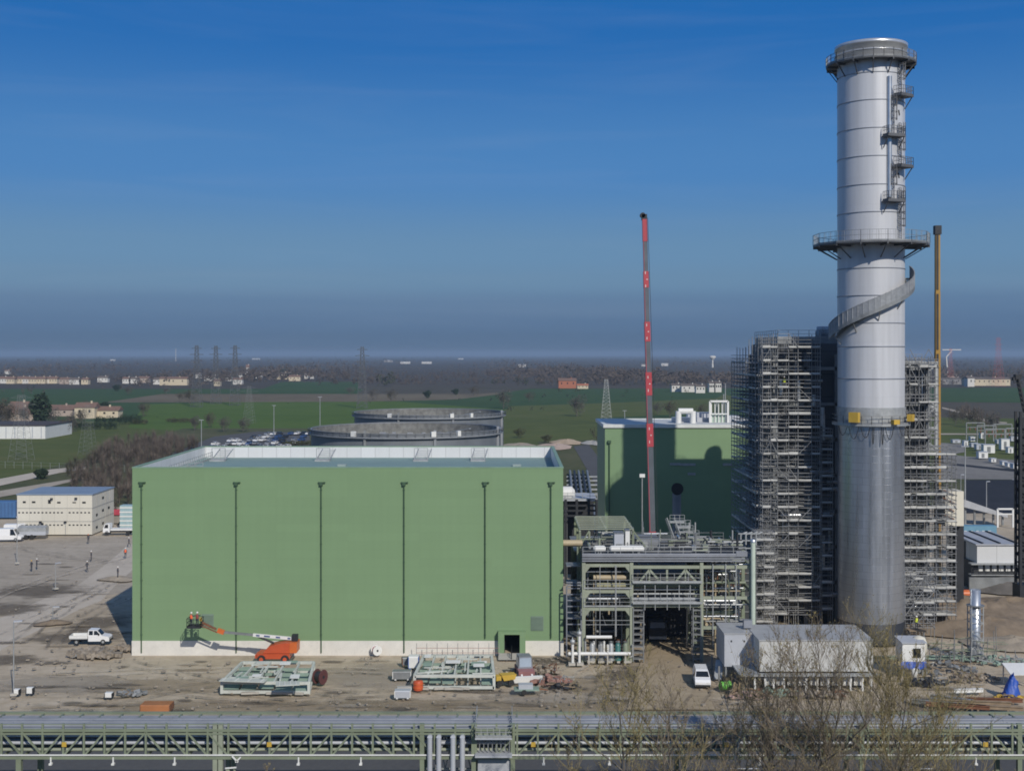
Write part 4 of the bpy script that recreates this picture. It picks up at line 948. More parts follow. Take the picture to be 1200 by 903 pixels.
# ---------------------------------------------------------------- people
def person_mesh(name, kind):
    """one skinned body: vertex, edge and radius lists by pose"""
    V={'pel':(0,0,.95),'ch':(0,-.02,1.32),'nk':(0,0,1.50),'hd':(0,-.02,1.66),'tp':(0,-.01,1.78),
       'sl':(-.19,0,1.43),'el':(-.25,.02,1.15),'wl':(-.24,-.10,.90),'hl':(-.24,-.13,.82),
       'sr':(.19,0,1.43),'er':(.25,.02,1.15),'wr':(.24,-.10,.90),'hr':(.24,-.13,.82),
       'pl':(-.10,0,.88),'kl':(-.11,-.03,.50),'al':(-.11,.02,.09),'tl':(-.12,-.15,.04),
       'pr':(.10,0,.88),'kr':(.11,-.03,.50),'ar':(.11,.02,.09),'tr':(.12,-.15,.04)}
    if kind=='walk':
        V.update({'kl':(-.11,-.20,.52),'al':(-.11,-.28,.10),'tl':(-.12,-.44,.08),'kr':(.11,.10,.50),'ar':(.11,.30,.12),'tr':(.12,.18,.04),
                  'el':(-.25,.14,1.18),'wl':(-.25,.10,.95),'hl':(-.25,.06,.87),'er':(.25,-.10,1.17),'wr':(.24,-.28,1.0),'hr':(.24,-.34,.95)})
    if kind=='reach':
        V.update({'el':(-.27,-.22,1.32),'wl':(-.2,-.45,1.40),'hl':(-.2,-.54,1.43),'er':(.27,-.20,1.28),'wr':(.2,-.44,1.30),'hr':(.2,-.53,1.32)})
    R={'pel':.145,'ch':.16,'nk':.06,'hd':.095,'tp':.07,'sl':.075,'el':.05,'wl':.036,'hl':.04,'pl':.095,'kl':.065,'al':.045,'tl':.05}
    for a,b_ in (('sr','sl'),('er','el'),('wr','wl'),('hr','hl'),('pr','pl'),('kr','kl'),('ar','al'),('tr','tl')): R[a]=R[b_]
    E=[('pel','ch'),('ch','nk'),('nk','hd'),('hd','tp'),('ch','sl'),('sl','el'),('el','wl'),('wl','hl'),('ch','sr'),('sr','er'),('er','wr'),('wr','hr'),
       ('pel','pl'),('pl','kl'),('kl','al'),('al','tl'),('pel','pr'),('pr','kr'),('kr','ar'),('ar','tr')]
    ks=list(V); me=bpy.data.meshes.new('tmp'); me.from_pydata([V[k] for k in ks],[(ks.index(a),ks.index(b_)) for a,b_ in E],[])
    ob=bpy.data.objects.new('tmp',me); COL.objects.link(ob)
    md=ob.modifiers.new('s','SKIN'); md.use_smooth_shade=True
    for i,k in enumerate(ks):
        sv=me.skin_vertices[0].data[i]; sv.radius=(R[k],R[k]*.8 if k in('ch','pel') else R[k]); sv.use_root=(k=='pel')
    s2=ob.modifiers.new('ss','SUBSURF'); s2.levels=1; s2.render_levels=1
    dg=bpy.context.evaluated_depsgraph_get(); out=bpy.data.meshes.new_from_object(ob.evaluated_get(dg)); out.name=name
    bpy.data.objects.remove(ob); bpy.data.meshes.remove(me)
    for m in (M_cloth,M_skin,mat('dark_jacket',(.05,.055,.07),.8)): out.materials.append(m)
    hands=[Vector(V['hl']),Vector(V['hr'])]
    for p in out.polygons:
        c=p.center
        if c.z>1.53 or any((c-h_).length<.09 for h_ in hands): p.material_index=1
        elif c.z>.93: p.material_index=2
    return out
PM={k:person_mesh('person_body',k) for k in ('stand','walk','reach')}
HELM=MB().lathe((0,-.02,1.70),[(.15,0),(.125,.02),(.12,.06),(.09,.115),(.04,.14),(0,.145)],14)
HELM_ME=None
def vest_mb():
    b=MB(); b.lathe((0,0,0),[(.185,.98),(.19,1.1),(.2,1.25),(.2,1.38),(.13,1.49)],14)
    b.v=[(x,y*.78-.01,z) for x,y,z in b.v]; return b
def person(label,loc,rz,kind='stand',vest=None,helmet=M_white,group=None):
    o=bpy.data.objects.new('person',PM[kind]); COL.objects.link(o); o.location=loc; o.rotation_euler=(0,0,rz)
    props(o,label,'person',group)
    part(o,'helmet',HELM,helmet)
    if vest: part(o,'vest',vest_mb(),vest)
    return o
def at(px,py,z=0.0):
    x,y=G(px,py,z); return (x,y,z)
GP='people walking about the site yard'
person('person in an orange jacket and helmet standing near the corner of the big green hall',at(147,653),.4,'stand',M_hivis)
person('person in dark clothes just behind the one in the orange jacket at the hall corner',at(151,640),2.0,'walk',None)
person('person in dark clothes walking on the gravel, nearest to the dark oval soil patch',at(102,669),1.2,'walk',None)
person('person in dark clothes standing above the walker by the soil patch',at(107,656.5),-1.0,'stand',None)
person('person in dark jacket walking in front of the right end of the white cabins',at(103.5,636),.3,'walk',None,M_orange)
person('person in dark clothes on the low heap left of the hall corner',at(138,676,.42),1.5,'stand',None,M_white)
person('person with white helmet bending toward the blocks on the gravel yard',at(43,666),2.2,'reach',None)
person('person in dark clothes near the blocks on the gravel yard, back turned',at(37,668),-.5,'stand',None,M_yellow)
person('person in a yellow jacket standing on the scaffold high up left of the stack',(XA(919,172.2),172.2,ZA(456,172.2)),.2,'stand',M_hivisy)
person('person in a yellow jacket at the foot of the scaffold right of the stack',(XA(1074,164),164,ZA(737,164)),0,'reach',M_hivisy)
sd=thing('timber_stage','small boarded stage at the foot of the right hand scaffold under the worker in yellow','platform',(XA(1074,164),164,0))
zt=ZA(737,164); part(sd,'board',MB().box((-1.2,-.8,zt-.12),(1.2,.8,zt)),M_wood); part(sd,'leg',MB().beam((-1,0,0),(-1,0,zt-.12),.12).beam((1,0,0),(1,0,zt-.12),.12),M_scaf)

# ---------------------------------------------------------------- boom lift by the hall
t=thing('boom_lift','orange red boom lift reaching its long boom to the left along the green hall wall','boom lift',(XA(325,153.5),153.5,0))
b=MB(); b.xprism([(-1.1,.5),(1.1,.5),(1.15,1.15),(-1.15,1.15)],-2.3,1.7); b.box((-2.6,-.9,.55),(-2.3,.9,.95)); part(t,'chassis',b,M_liftred)
for x in (-1.75,1.15):
    for y in (-1.15,1.15):
        wv=part(t,'wheel',MB().tube((x,y-.2,.5),(x,y+.2,.5),.5,18),M_black); part(wv,'rim',MB().tube((x,y-.22,.5),(x,y+.22,.5),.25,12),M_liftred)
b=MB(); b.yprism([(-1.6,1.2),(2.5,1.2),(2.55,2.35),(1.2,2.45),(.2,2.3),(-.9,2.0)],-1.05,1.05); part(t,'turret',b,M_liftred)
part(t,'counterweight',MB().yprism([(1.7,1.25),(2.6,1.25),(2.62,2.5),(1.75,2.5)],-1.08,1.08),M_orange)
zb=2.75; jx,jz=-6.9,ZA(740,153.5)
b=MB(); b.beam((2.2,0,zb),(-3.0,0,zb+(jz-zb)*.57),.32,.36); wv=part(t,'boom',b,M_white)
b=MB()
for u0,u1 in ((.06,.1),(.2,.26),(.34,.42),(.48,.53)): b.beam((2.2-9.1*u0,-.0,zb+(jz-zb)*u0),(2.2-9.1*u1,0,zb+(jz-zb)*u1),.335,.2)
each(wv,'boom_marking',b,mat('dull_blue',(.05,.08,.2),.5))
b=MB(); b.beam((-3.0,0,zb+(jz-zb)*.57),(jx,0,jz),.24,.27); part(t,'boom_extension',b,M_steel)
part(t,'boom_pivot',MB().cbox((2.2,0,2.85),(.7,.8,.9)),M_dark)
part(t,'lift_cylinder',MB().tube((-.4,0,2.2),(-2.9,0,3.25),.14,8),M_dark)
part(t,'jib_joint',MB().cbox((jx-.1,0,jz+.08),(.85,.5,.5),0,0,.35),M_orange)
bx,bz=XA(230.5,153.5)-XA(325,153.5),ZA(731,153.5)
part(t,'jib',MB().beam((jx-.7,.12,jz+.3),(bx+.5,.12,bz+.25),.2,.26).beam((jx-.5,-.12,jz-.05),(bx+.5,-.12,bz-.1),.12,.14),M_rust)
b=MB(); b.box((bx-1.0,-.9,bz-.35),(bx+.7,.5,bz-.25))
b.rail([(bx-1,-.9,bz-.25),(bx+.7,-.9,bz-.25),(bx+.7,.5,bz-.25),(bx-1,.5,bz-.25)],1.1,.03,.9,True); bs=part(t,'basket',b,M_dark)
part(bs,'control_box',MB().cbox((bx+.55,-.1,bz+.65),(.25,.5,.4)),M_yellow)
BL=t.location
person('person in red jacket standing in the lift basket, on its right side',(BL.x+bx+.1,BL.y-.15,bz-.25),2.9,'reach',mat('dull_red_jacket',(.25,.06,.05),.8),M_white)
person('person in orange vest standing in the lift basket, on its left side',(BL.x+bx-.6,BL.y-.3,bz-.25),2.6,'reach',M_hivis,M_white)

# ---------------------------------------------------------------- cars, vans, trucks
def car_body(L=4.3,W=1.78,Hh=1.45,kind='car'):
    """side profile swept across, cabin narrowed; returns body, glass"""
    b=MB(); g=MB()
    if kind=='car':
        lo=[(-L/2,.3),(L/2,.3),(L/2,.62),(L/2-.2,.78),(L*.2,.92),(-L/2+.1,.95),(-L/2,.7)]
        cab=[(L*.24,.9),(L*.09,Hh-.04),(-L*.1,Hh),(-L*.3,Hh-.05),(-L*.44,.92)]
    elif kind=='van':
        lo=[(-L/2,.3),(L/2,.3),(L/2,.75),(L/2-.25,1.0),(L/2-.9,1.15),(-L/2,1.15)]
        cab=[(L/2-.75,1.13),(L/2-1.55,Hh-.08),(L/2-1.9,Hh),(-L/2+.1,Hh),(-L/2,Hh-.15),(-L/2,1.13)]
    b.yprism([(x,z) for x,z in lo],-W/2,W/2)
    n=len(cab); wi=W/2-.02; wt=W/2-.2
    ztop=max(z for x,z in cab); zlo=min(z for x,z in cab)
    def wy(z): return wi+(wt-wi)*((z-zlo)/(ztop-zlo))**1.3
    vs=[(x,-wy(z),z) for x,z in cab]+[(x,wy(z),z) for x,z in cab]
    b._add(vs,[tuple(range(n)),tuple(reversed(range(n,2*n)))]+[(i,n+i,n+(i+1)%n,(i+1)%n) for i in range(n)],False)
    def lerp(a,c,u): return a+(c-a)*u
    # side glass
    for s in (-1,1):
        if kind=='car': segs=[(L*.2,L*.02,-L*.12),]; xs=[(L*.19,L*.08,L*.0,L*.0),(-L*.02,-L*.02,-L*.37,-L*.28)]
        else: xs=[(L/2-1.05,L/2-1.6,L/2-2.2,L/2-2.2)]
        for x0,x1,x2,x3 in xs:
            za,zc=zlo+.06,ztop-.12
            g.quad((x0,s*(wy(za)+.012),za),(x1,s*(wy(zc)+.012),zc),(x3,s*(wy(zc)+.012),zc),(x2,s*(wy(za)+.012),za))
    # windscreen and rear window
    def scr(p,q,dx):
        (xa,za),(xb,zb)=p,q
        A=(lerp(xa,xb,.08)+dx,lerp(za,zb,.08)+.012); B=(lerp(xa,xb,.9)+dx,lerp(za,zb,.9)+.012)
        g.quad((A[0],-wy(A[1])+.08,A[1]),(A[0],wy(A[1])-.08,A[1]),(B[0],wy(B[1])-.06,B[1]),(B[0],-wy(B[1])+.06,B[1]))
    scr(cab[0],cab[1],.012)
    if kind=='car': scr(cab[-1],cab[-2],-.012)
    return b,g
def vehicle(name,label,cat,loc,rz,m,L=4.3,W=1.78,Hh=1.45,kind='car',group=None,detail=True):
    t=thing(name,label,cat,loc,rz,group); b,g=car_body(L,W,Hh,kind); part(t,'body',b,m); part(t,'window',g,M_glass)
    if detail:
        for x in (-L*.3,L*.32):
            for s in (-1,1):
                wv=part(t,'wheel',MB().tube((x,s*(W/2-.2),.33),(x,s*(W/2+.01),.33),.33,16),M_black); part(wv,'rim',MB().tube((x,s*(W/2+.0),.33),(x,s*(W/2+.02),.33),.19,10),M_galv)
        for s in (-1,1):
            part(t,'headlight',MB().cbox((L/2-.02,s*(W/2-.28),.68),(.1,.36,.16)),M_white)
            part(t,'mirror',MB().cbox((L*.17 if kind=='car' else L/2-1.15,s*(W/2+.1),1.0 if kind=='car' else 1.3),(.12,.16,.14 if kind=='car' else .25)),M_black)
        part(t,'bumper',MB().box((L/2-.05,-W/2+.03,.28),(L/2+.07,W/2-.03,.5)),M_black)
    else:
        b=MB()
        for x in (-L*.3,L*.32): b.tube((x,-W/2-.01,.33),(x,W/2+.01,.33),.33,10)
        part(t,'wheel',b,M_black)
    return t
M_carwhite=mat('car_white',(.74,.74,.74),.25,0,var=.02)
vehicle('van','white van facing the camera parked left of the grey elevated shed','van',at(822,801),radians(-94),M_carwhite,4.4,1.75,1.8,'van')
gv='white vans parked by the cabins'
x,y=G(8,633); vehicle('van','white van in front of the other van at the left end of the cabins','van',(x,y,0),.1,M_carwhite,6.2,2.0,2.5,'van',gv)
x,y=G(22,628); vehicle('van','white van with blue stripe, between the other white van and the grey trailer','van',(x,y,0),.12,M_carwhite,5.6,2.0,2.6,'van',gv)
b=MB(); 
tr=thing('trailer','grey box trailer beside the white vans at the cabins','trailer',at(39,630),.08)
b.box((-2.8,-1.1,.7),(2.8,1.1,2.2)); part(tr,'body',b,M_shed); part(tr,'tarpaulin',MB().xprism([(-1.12,1.5),(1.12,1.5),(1.12,2.22),(.3,2.6),(-.3,2.6),(-1.12,2.22)],-2.82,2.82),M_galv)
for xx in (-1.2,.0): part(tr,'wheel',MB().tube((xx,-1.1,.42),(xx,1.1,.42),.42,14),M_black)
# pickup
pk=thing('pickup_truck','white double cab pickup with a flat tray on sand beside the green hall corner','pickup',at(107,753),radians(3))
b=MB(); b.yprism([(-.2,.45),(2.85,.45),(2.85,.95),(2.6,1.15),(1.75,1.28),(-.2,1.28)],-.95,.95)
cab=[(1.8,1.26),(1.05,2.05),(-.2,2.1),(-.25,1.26)]
vs=[(x,-(.93 if z<1.5 else .8),z) for x,z in cab]+[(x,(.93 if z<1.5 else .8),z) for x,z in cab]
b._add(vs,[(0,1,2,3),(7,6,5,4)]+[(i,4+i,4+(i+1)%4,(i+1)%4) for i in range(4)],False); part(pk,'body',b,M_carwhite)
g=MB()
for s in (-1,1):
    for xa,xb,xc,xd in ((1.55,1.0,.62,.62),(.48,.48,-.1,-.1)):
        g.quad((xa,s*.925,1.38),(xb,s*.83,1.98),(xd,s*.83,1.98),(xc,s*.925,1.38))
g.quad((1.74,-.8,1.34),(1.74,.8,1.34),(1.13,.72,2.0),(1.13,-.72,2.0)); part(pk,'window',g,M_glass)
tb=part(pk,'tray',MB().box((-2.9,-1.0,.78),(-.3,1.0,.9)),M_galv)
b=MB(); b.box((-2.9,-1.02,.9),(-.3,-.96,1.3)).box((-2.9,.96,.9),(-.3,1.02,1.3)).box((-2.94,-1.02,.9),(-2.88,1.02,1.3)).box((-.34,-1.0,.9),(-.28,1.0,1.75)); part(tb,'drop_side',b,M_white)
part(pk,'chassis',MB().box((-2.8,-.4,.45),(2.4,.4,.72)),M_dark)
for xx in (-1.9,1.95):
    for s in (-1,1): wv=part(pk,'wheel',MB().tube((xx,s*.72,.37),(xx,s*.97,.37),.37,16),M_black); part(wv,'rim',MB().tube((xx,s*.97,.37),(xx,s*.99,.37),.2,10),M_galv)
for s in (-1,1): part(pk,'headlight',MB().cbox((2.82,s*.7,.88),(.1,.34,.18)),M_silver); part(pk,'mirror',MB().cbox((1.35,s*1.05,1.5),(.14,.18,.26)),M_black)
part(pk,'bumper',MB().box((2.8,-.92,.42),(2.95,.92,.66)),M_black)
pk.scale=(.89,.89,.89)
# flatbed behind the hall corner
x,y=G(139,625.5); fb=thing('flatbed_truck','white flatbed truck half hidden behind the left corner of the green hall','truck',(x,y,0),radians(182))
b=MB(); b.yprism([(1.6,.5),(3.0,.5),(3.0,1.3),(2.6,2.3),(1.6,2.3)],-1.0,1.0); part(fb,'cab',b,M_carwhite); g=MB()
for s in (-1,1): g.quad((2.75,s*1.01,1.4),(2.5,s*1.01,2.15),(1.9,s*1.01,2.15),(1.9,s*1.01,1.4))
g.quad((2.98,-.85,1.4),(2.98,.85,1.4),(2.66,.85,2.2),(2.66,-.85,2.2)); part(fb,'window',g,M_glass)
part(fb,'bed',MB().box((-3.2,-1.1,.9),(1.4,1.1,1.25)),M_white); part(fb,'chassis',MB().box((-3.1,-.5,.5),(1.6,.5,.9)),M_dark)
for xx in (-2.2,2.2):
    for s in (-1,1): part(fb,'wheel',MB().tube((xx,s*.7,.42),(xx,s*1.0,.42),.42,14),M_black)
x,y=G(139,612); t=thing('red_canopy','red sloped canopy on a grey kiosk at the right end of the white cabins','kiosk',(x,y,0))
part(t,'kiosk',MB().box((-1.6,-1,0),(1.6,1.4,1.9)),mat('kiosk_grey',(.25,.23,.2),.7)); part(t,'canopy',MB().xprism([(-1.4,1.9),(1.6,2.7),(1.6,2.8),(-1.4,2.0)],-2.2,2.2),mat('canopy_red',(.5,.06,.07),.6))
x,y=G(151,618); t=thing('glass_container','pale blue striped container between the flatbed truck and the green hall','container',(x,y,0)); b=MB(); b.box((-1.6,-1.2,.1),(1.6,1.2,5.0)); part(t,'shell',b,mat('pale_teal',(.3,.42,.45),.5)); b=MB()
for k in range(5): b.box((-1.64,-1.24,.6+k*.95),(1.64,1.24,.85+k*.95))
part(t,'band',b,M_white)

# ---------------------------------------------------------------- cranes
rc=thing('mobile_crane','tall telescopic crane boom in alternating red and grey sections between the two green halls','crane',(20.6,187,0))
Yc=187.0; pts=[(757,257),(764.5,640)]
A=Vector((XA(764.8,Yc),Yc,ZA(646,Yc))); Bt=Vector((XA(755.3,Yc),Yc,ZA(257,Yc)))
M_cgrey=mat('crane_grey',(.115,.13,.15),.4,.2)
brk=[646,622,592,560,523,496,463,436,400,377,337,318,283,257]
def bp(py): u=(646-py)/(646-257); return A+(Bt-A)*u
red_sec={0:1,2:0,4:1,6:1,8:1,10:1,12:1}
secs=[(646,622,1),(622,523,0),(523,496,1),(496,463,0),(463,436,1),(436,400,0),(400,377,1),(377,337,0),(337,318,1),(318,283,0),(283,257,1)]
for i,(ya,yb,rd) in enumerate(secs):
    wd=.92-.032*i
    if rd: wd+=.12
    b=MB(); b.beam(bp(ya),bp(yb),wd,wd*1.15); s_=wpart(rc,'boom_section',b,M_red if rd else M_cgrey)
    if not rd: wpart(s_,'edge_stripe',MB().beam(bp(ya)+Vector((-wd*.42,-wd*.585,0)),bp(yb)+Vector((-wd*.45,-wd*.585,0)),wd*.1,.03),M_red)
    if rd and i in (2,4,6,8):
        q=MB(); d=(Bt-A).normalized(); c=bp((ya+yb)/2)
        for k in range(3): q.cbox(c+d*(k-1)*1.0+Vector((.12*(1 if k%2 else -1),-wd*1.15/2-.008,0)),(.09 if k!=1 else .2,.01,.4 if k!=1 else .12))
        wpart(s_,'white_marking',q,M_white)
b=MB(); b.cbox(Bt+Vector((-.05,0,.3)),(.8,.8,.9)); b.tube(Bt+Vector((-.3,-.4,.6)),Bt+Vector((-.3,.4,.6)),.4,12); wpart(rc,'boom_head',b,M_dark)
b=MB()
for s in (-.15,.12): b.beam(Bt+Vector((.42,-.55+s,.2)),bp(640)+Vector((.8,-.6+s,0)),.04)
wpart(rc,'hoist_rope',b,M_dark)
b=MB(); b.box((-5.5,-1.4,.9),(5.5,1.4,1.8)); part(rc,'carrier',b,M_red)
b=MB(); b.box((-1.0,-1.3,1.8),(4.6,1.3,3.4)); part(rc,'superstructure',b,M_red); part(rc,'cab',MB().box((3.6,-1.3,.9),(5.7,1.3,3.0)),M_red); part(rc,'ballast',MB().box((-3.2,-1.4,1.9),(-1.2,1.4,3.2)),M_cgrey)
part(rc,'boom_foot',MB().beam((.4,0,2.6),tuple(A-Vector((20.6,Yc,0))),1.3,1.5),M_red)
for xx in (-4.4,-2.9,-.2,1.4,3.6):
    for s in (-1,1): part(rc,'wheel',MB().tube((xx,s*1.0,.65),(xx,s*1.45,.65),.65,16),M_black)
for xx in (-3.7,2.6):
    for s in (-1,1): part(rc,'outrigger',MB().beam((xx,s*1.4,1.2),(xx,s*3.4,1.2),.4).beam((xx,s*3.4,0),(xx,s*3.4,1.2),.25).cbox((xx,s*3.4,.06),(.9,.9,.12)),M_cgrey)
M_ochre=mat('crane_ochre',(.33,.19,.03),.5,var=.1)
yc=thing('mobile_crane','tall yellow and dark crane boom rising behind the right hand scaffold','crane',(XA(1098.5,183),183,0))
x=0; zt=ZA(272,183)
for i in range(6):
    z0,z1=3.0+(zt-3)*i/6,3.0+(zt-3)*(i+1)/6; wd=.84-.04*i
    s_=part(yc,'boom_section',MB().beam((0,0,z0),(0,0,z1),wd,wd),M_ochre); part(s_,'dark_rail',MB().beam((-.1,-wd/2-.03,z0+.3),(-.1,-wd/2-.03,z1-.3),.3,.06),M_dark)
part(yc,'boom_head',MB().cbox((0,0,zt+.3),(.95,.95,1.3)),M_dark); part(yc,'carrier',MB().box((-1.4,-5,.8),(1.4,5,2.2)),M_ochre); part(yc,'superstructure',MB().box((-1.3,-2,2.2),(1.3,2.5,3.6)),M_ochre)
for yy in (-4,-2.5,1.5,3.5):
    for s in (-1,1): part(yc,'wheel',MB().tube((s*1.0,yy,.65),(s*1.45,yy,.65),.65,16),M_black)
# dark lattice crane at the right edge
t=thing('lattice_crane','dark lattice crane tower standing at the right edge with a slanting jib','crane',(XA(1199,184),184,0))
xw=1.0; z0,z1=ZA(716,184),ZA(482,184)
part(t,'base_block',MB().box((-.95,-1.2,0),(2.2,1.6,ZA(684,184))),M_dark)
b=MB()
for sx in (-.75,1.25):
    for sy in (-.9,.9): b.beam((sx,sy,z0),(sx,sy,z1),.34)
part(t,'mast',b,M_dark); b=MB(); z=ZA(678,184); i=0
while z<z1-1.2:
    for sy in (-.9,.9): b.beam((-.75 if i%2 else 1.25,sy,z),(1.25 if i%2 else -.75,sy,z+1.2),.2); b.beam((-.75,sy,z),(1.25,sy,z),.2)
    b.box((-.5,-.1,z),(1.0,.7,z+1.15))
    z+=1.2; i+=1
part(t,'lattice',b,M_dark)
jx=XA(1192.5,184)-XA(1199,184); jz=ZA(443,184)
b=MB()
for s in (-.4,.4): b.beam((.3,s,z1-.2),(jx,s,jz),.22)
for k in range(7):
    u=k/7; v=(k+1)/7; p=lambda w_,s:(.3+(jx-.3)*w_,s,z1-.2+(jz-z1+.2)*w_); b.beam(p(u,-.4),p(v,.4),.14)
part(t,'jib',b,M_dark); b=MB(); b.cbox((jx,0,jz+.2),(.9,.9,.7)); b.cbox((jx-.5,0,jz-.1),(.5,.6,.5)); part(t,'jib_head',b,M_dark)

# ---------------------------------------------------------------- steel frame panels laid out on the ground
def frame_panel(name,label,corners,rows,colsn,h_,seed,green_front=True,tilt=0.0):
    """a big cassette of steel ribs lying on the ground: rim, ribs, cross ribs, green infill boards"""
    r=random.Random(seed); c=[Vector((x,y,0)) for x,y in corners]          # near-left, near-right, far-right, far-left
    t=thing(name,label,'steel frame',(c[0]+c[1]+c[2]+c[3])/4)
    P=lambda u,v,z: tuple(c[0]*(1-u)*(1-v)+c[1]*u*(1-v)+c[2]*u*v+c[3]*(1-u)*v+Vector((0,0,z+tilt*v)))
    b=MB(); w_=.3
    for z in (.2,h_):
        b.beam(P(0,0,z),P(1,0,z),w_,.32); b.beam(P(0,1,z),P(1,1,z),w_,.32); b.beam(P(0,0,z),P(0,1,z),w_,.3); b.beam(P(1,0,z),P(1,1,z),w_,.3)
    for u in (0,1):
        for v in (0,1): b.beam(P(u,v,0),P(u,v,h_),.3)
    wpart(t,'rim',b,M_paleframe)
    for i in range(1,colsn):
        wpart(t,'rib',MB().beam(P(i/colsn,0.01,h_+.02),P(i/colsn,.99,h_+.02),.2,.3).beam(P(i/colsn,0.02,.2),P(i/colsn,.98,.2),.14,.2),M_paleframe)
    for j in range(1,rows):
        wpart(t,'cross_rib',MB().beam(P(.02,j/rows,h_-.22),P(.98,j/rows,h_-.22),.16,.3),M_palegr)
    for i in range(colsn):
        for j in range(rows):
            if r.random()<.82:
                u0,u1=(i+.06)/colsn,(i+.94)/colsn; v0=(j+.1)/rows; v1=(j+r.uniform(.45,.9))/rows; z=h_-r.uniform(.3,.75)
                b=MB(); b._add([P(u0,v0,z-.3),P(u1,v0,z-.3),P(u1,v1,z),P(u0,v1,z),P(u0,v0,z-.36),P(u1,v0,z-.36),P(u1,v1,z-.06),P(u0,v1,z-.06)],[(0,1,2,3),(7,6,5,4),(0,4,5,1),(1,5,6,2),(2,6,7,3),(3,7,4,0)],False)
                wpart(t,'infill_board',b,M_palegr)
    b=MB()
    for k in range(7): u=r.uniform(0,.85); v=r.choice((-.03,-.02,1.02)); b.cbox(P(u+.05,v,.15),(r.uniform(.8,2.2),.25,.25),r.uniform(-.2,.2))
    weach(t,'packing_beam',b,M_conc)
    b=MB()
    for k in range(16):
        u,v=r.uniform(.02,.8),r.uniform(.02,.95); w2=r.uniform(.08,.3)
        if r.random()<.6: b.beam(P(u,v,h_+.22),P(min(1.02,u+w2),v+r.uniform(-.03,.03),h_+.26),.16,.12)
        else: b.beam(P(u,v*.6,h_+.22),P(u+r.uniform(-.03,.03),v*.6+w2*1.2,h_+.28),.16,.12)
    weach(t,'loose_bar',b,M_paleframe)
    for k in range(6):
        u,v=r.uniform(.0,.8),r.uniform(.0,.85); du,dv=r.uniform(.08,.22),r.uniform(.06,.16); z=h_+.3+.02*k
        b=MB(); b._add([P(u,v,z),P(u+du,v,z),P(u+du,v+dv,z+.08),P(u,v+dv,z+.05),P(u,v,z-.04),P(u+du,v,z-.04),P(u+du,v+dv,z+.04),P(u,v+dv,z+.01)],[(0,1,2,3),(7,6,5,4),(0,4,5,1),(1,5,6,2),(2,6,7,3),(3,7,4,0)],False)
        wpart(t,'loose_sheet',b,r.choice((M_paleframe,M_palegr,M_white)))
    return t
frame_panel('steel_cassette','wide pale green steel framework lying in front of the orange boom lift',[G(260,812),G(362,813),G(368,776,1.25),G(284,776,1.25)],4,5,1.25,31)
frame_panel('steel_cassette','ribbed steel framework with six green bays lying left of the dark doorway',[G(486,807),G(579,807),G(576,768,1.9),G(497,768,1.9)],3,6,1.5,32,tilt=.35)
# loose white sheets and beams on the first framework
for px,py,w_,d_,rz,lab in ((285,797,5.2,1.3,-.12,'long white sheet lying over the left side of the framework by the boom lift'),(337,801,2.6,1.6,.2,'small pale sheet lying on the right side of the framework by the boom lift')):
    t=thing('metal_sheet',lab,'sheet',at(px,py,1.62),rz); b=MB(); b.box((-w_/2,-d_/2,0),(w_/2,d_/2,.08)); part(t,'sheet',b,M_paleframe); b=MB()
    for k in range(4): b.beam((-w_/2+.4+k*(w_-.8)/3,-d_/2,.1),(-w_/2+.4+k*(w_-.8)/3,d_/2,.1),.08)
    part(t,'fold',b,M_white)

# ---------------------------------------------------------------- white cabins on the left
cb=thing('site_cabins','three storey block of cream site cabins with small vents and a blue grey roof','cabin',(XA(64,261),261,0))
x0,x1,y0,y1,h_=XA(20,261),XA(108,261),261.0,275.2,8.35
wpart(cb,'wall',MB().box((x0,y0,0),(x1,y1,h_)),panel_mat('cabin_cream',(.60,.57,.49),2.65,2.78,.05,.03,.55,mcol=.8))
wpart(cb,'roof',MB().box((x0-.15,y0-.15,h_),(x1+.15,y1+.15,h_+.22)),mat('cabin_roof',(.24,.30,.38),.5,.2,var=.1,scale=.3))
for px,pw,ph,py in ((28.5,3.4,2.2,588),(39.5,4.0,2.0,588),(58,3.2,4.4,587.5),(69,4.0,1.8,588.5),(87,4.0,1.2,588.5),(98.5,4.0,2.0,588.5),(106,0.01,.01,588)):
    if pw>.1: xx=XA(px,y0); z=ZA(py,y0); wpart(cb,'window',MB().box((xx-pw*.09,y0-.06,z-ph*.09),(xx+pw*.09,y0-.002,z+ph*.09)),M_glass)
for row in (600.3,614.8):
    for k in range(19):
        if k==12: continue
        xx=XA(22.5+k*4.55,y0); z=ZA(row,y0); wpart(cb,'vent',MB().box((xx-.2,y0-.05,z-.13),(xx+.2,y0-.002,z+.13)),M_dark)
b=MB()
for z in (2.78,5.56): b.box((x0-.02,y0-.03,z-.08),(x1+.03,y0-.002,z+.08)); b.box((x1+.002,y0,z-.1),(x1+.05,y1,z+.1))
for k in range(1,5): yy=y0+(y1-y0)*k/5; b.box((x1+.002,yy-.08,0),(x1+.06,yy+.08,h_-.1))
wpart(cb,'joint_strip',b,mat('joint_grey',(.36,.35,.32),.6))
for (k,yy,z) in ((0,.48,7.0),(1,.48,4.3),(2,.48,1.5),(3,.2,3.8),(4,.75,4.4),(5,.2,1.2)):
    y=y0+(y1-y0)*yy; wpart(cb,'side_window',MB().box((x1+.002,y-.5,z-.25),(x1+.07,y+.5,z+.25)),M_glass)
for px,py in ((61,584),(89.5,583.5),(48,611),(50,613),(77,611)):
    xx=XA(px,y0); z=ZA(py,y0); wpart(cb,'floodlight',MB().cbox((xx,y0-.35,z),(.5,.35,.32)).beam((xx,y0,z),(xx,y0-.3,z),.08),M_dark)
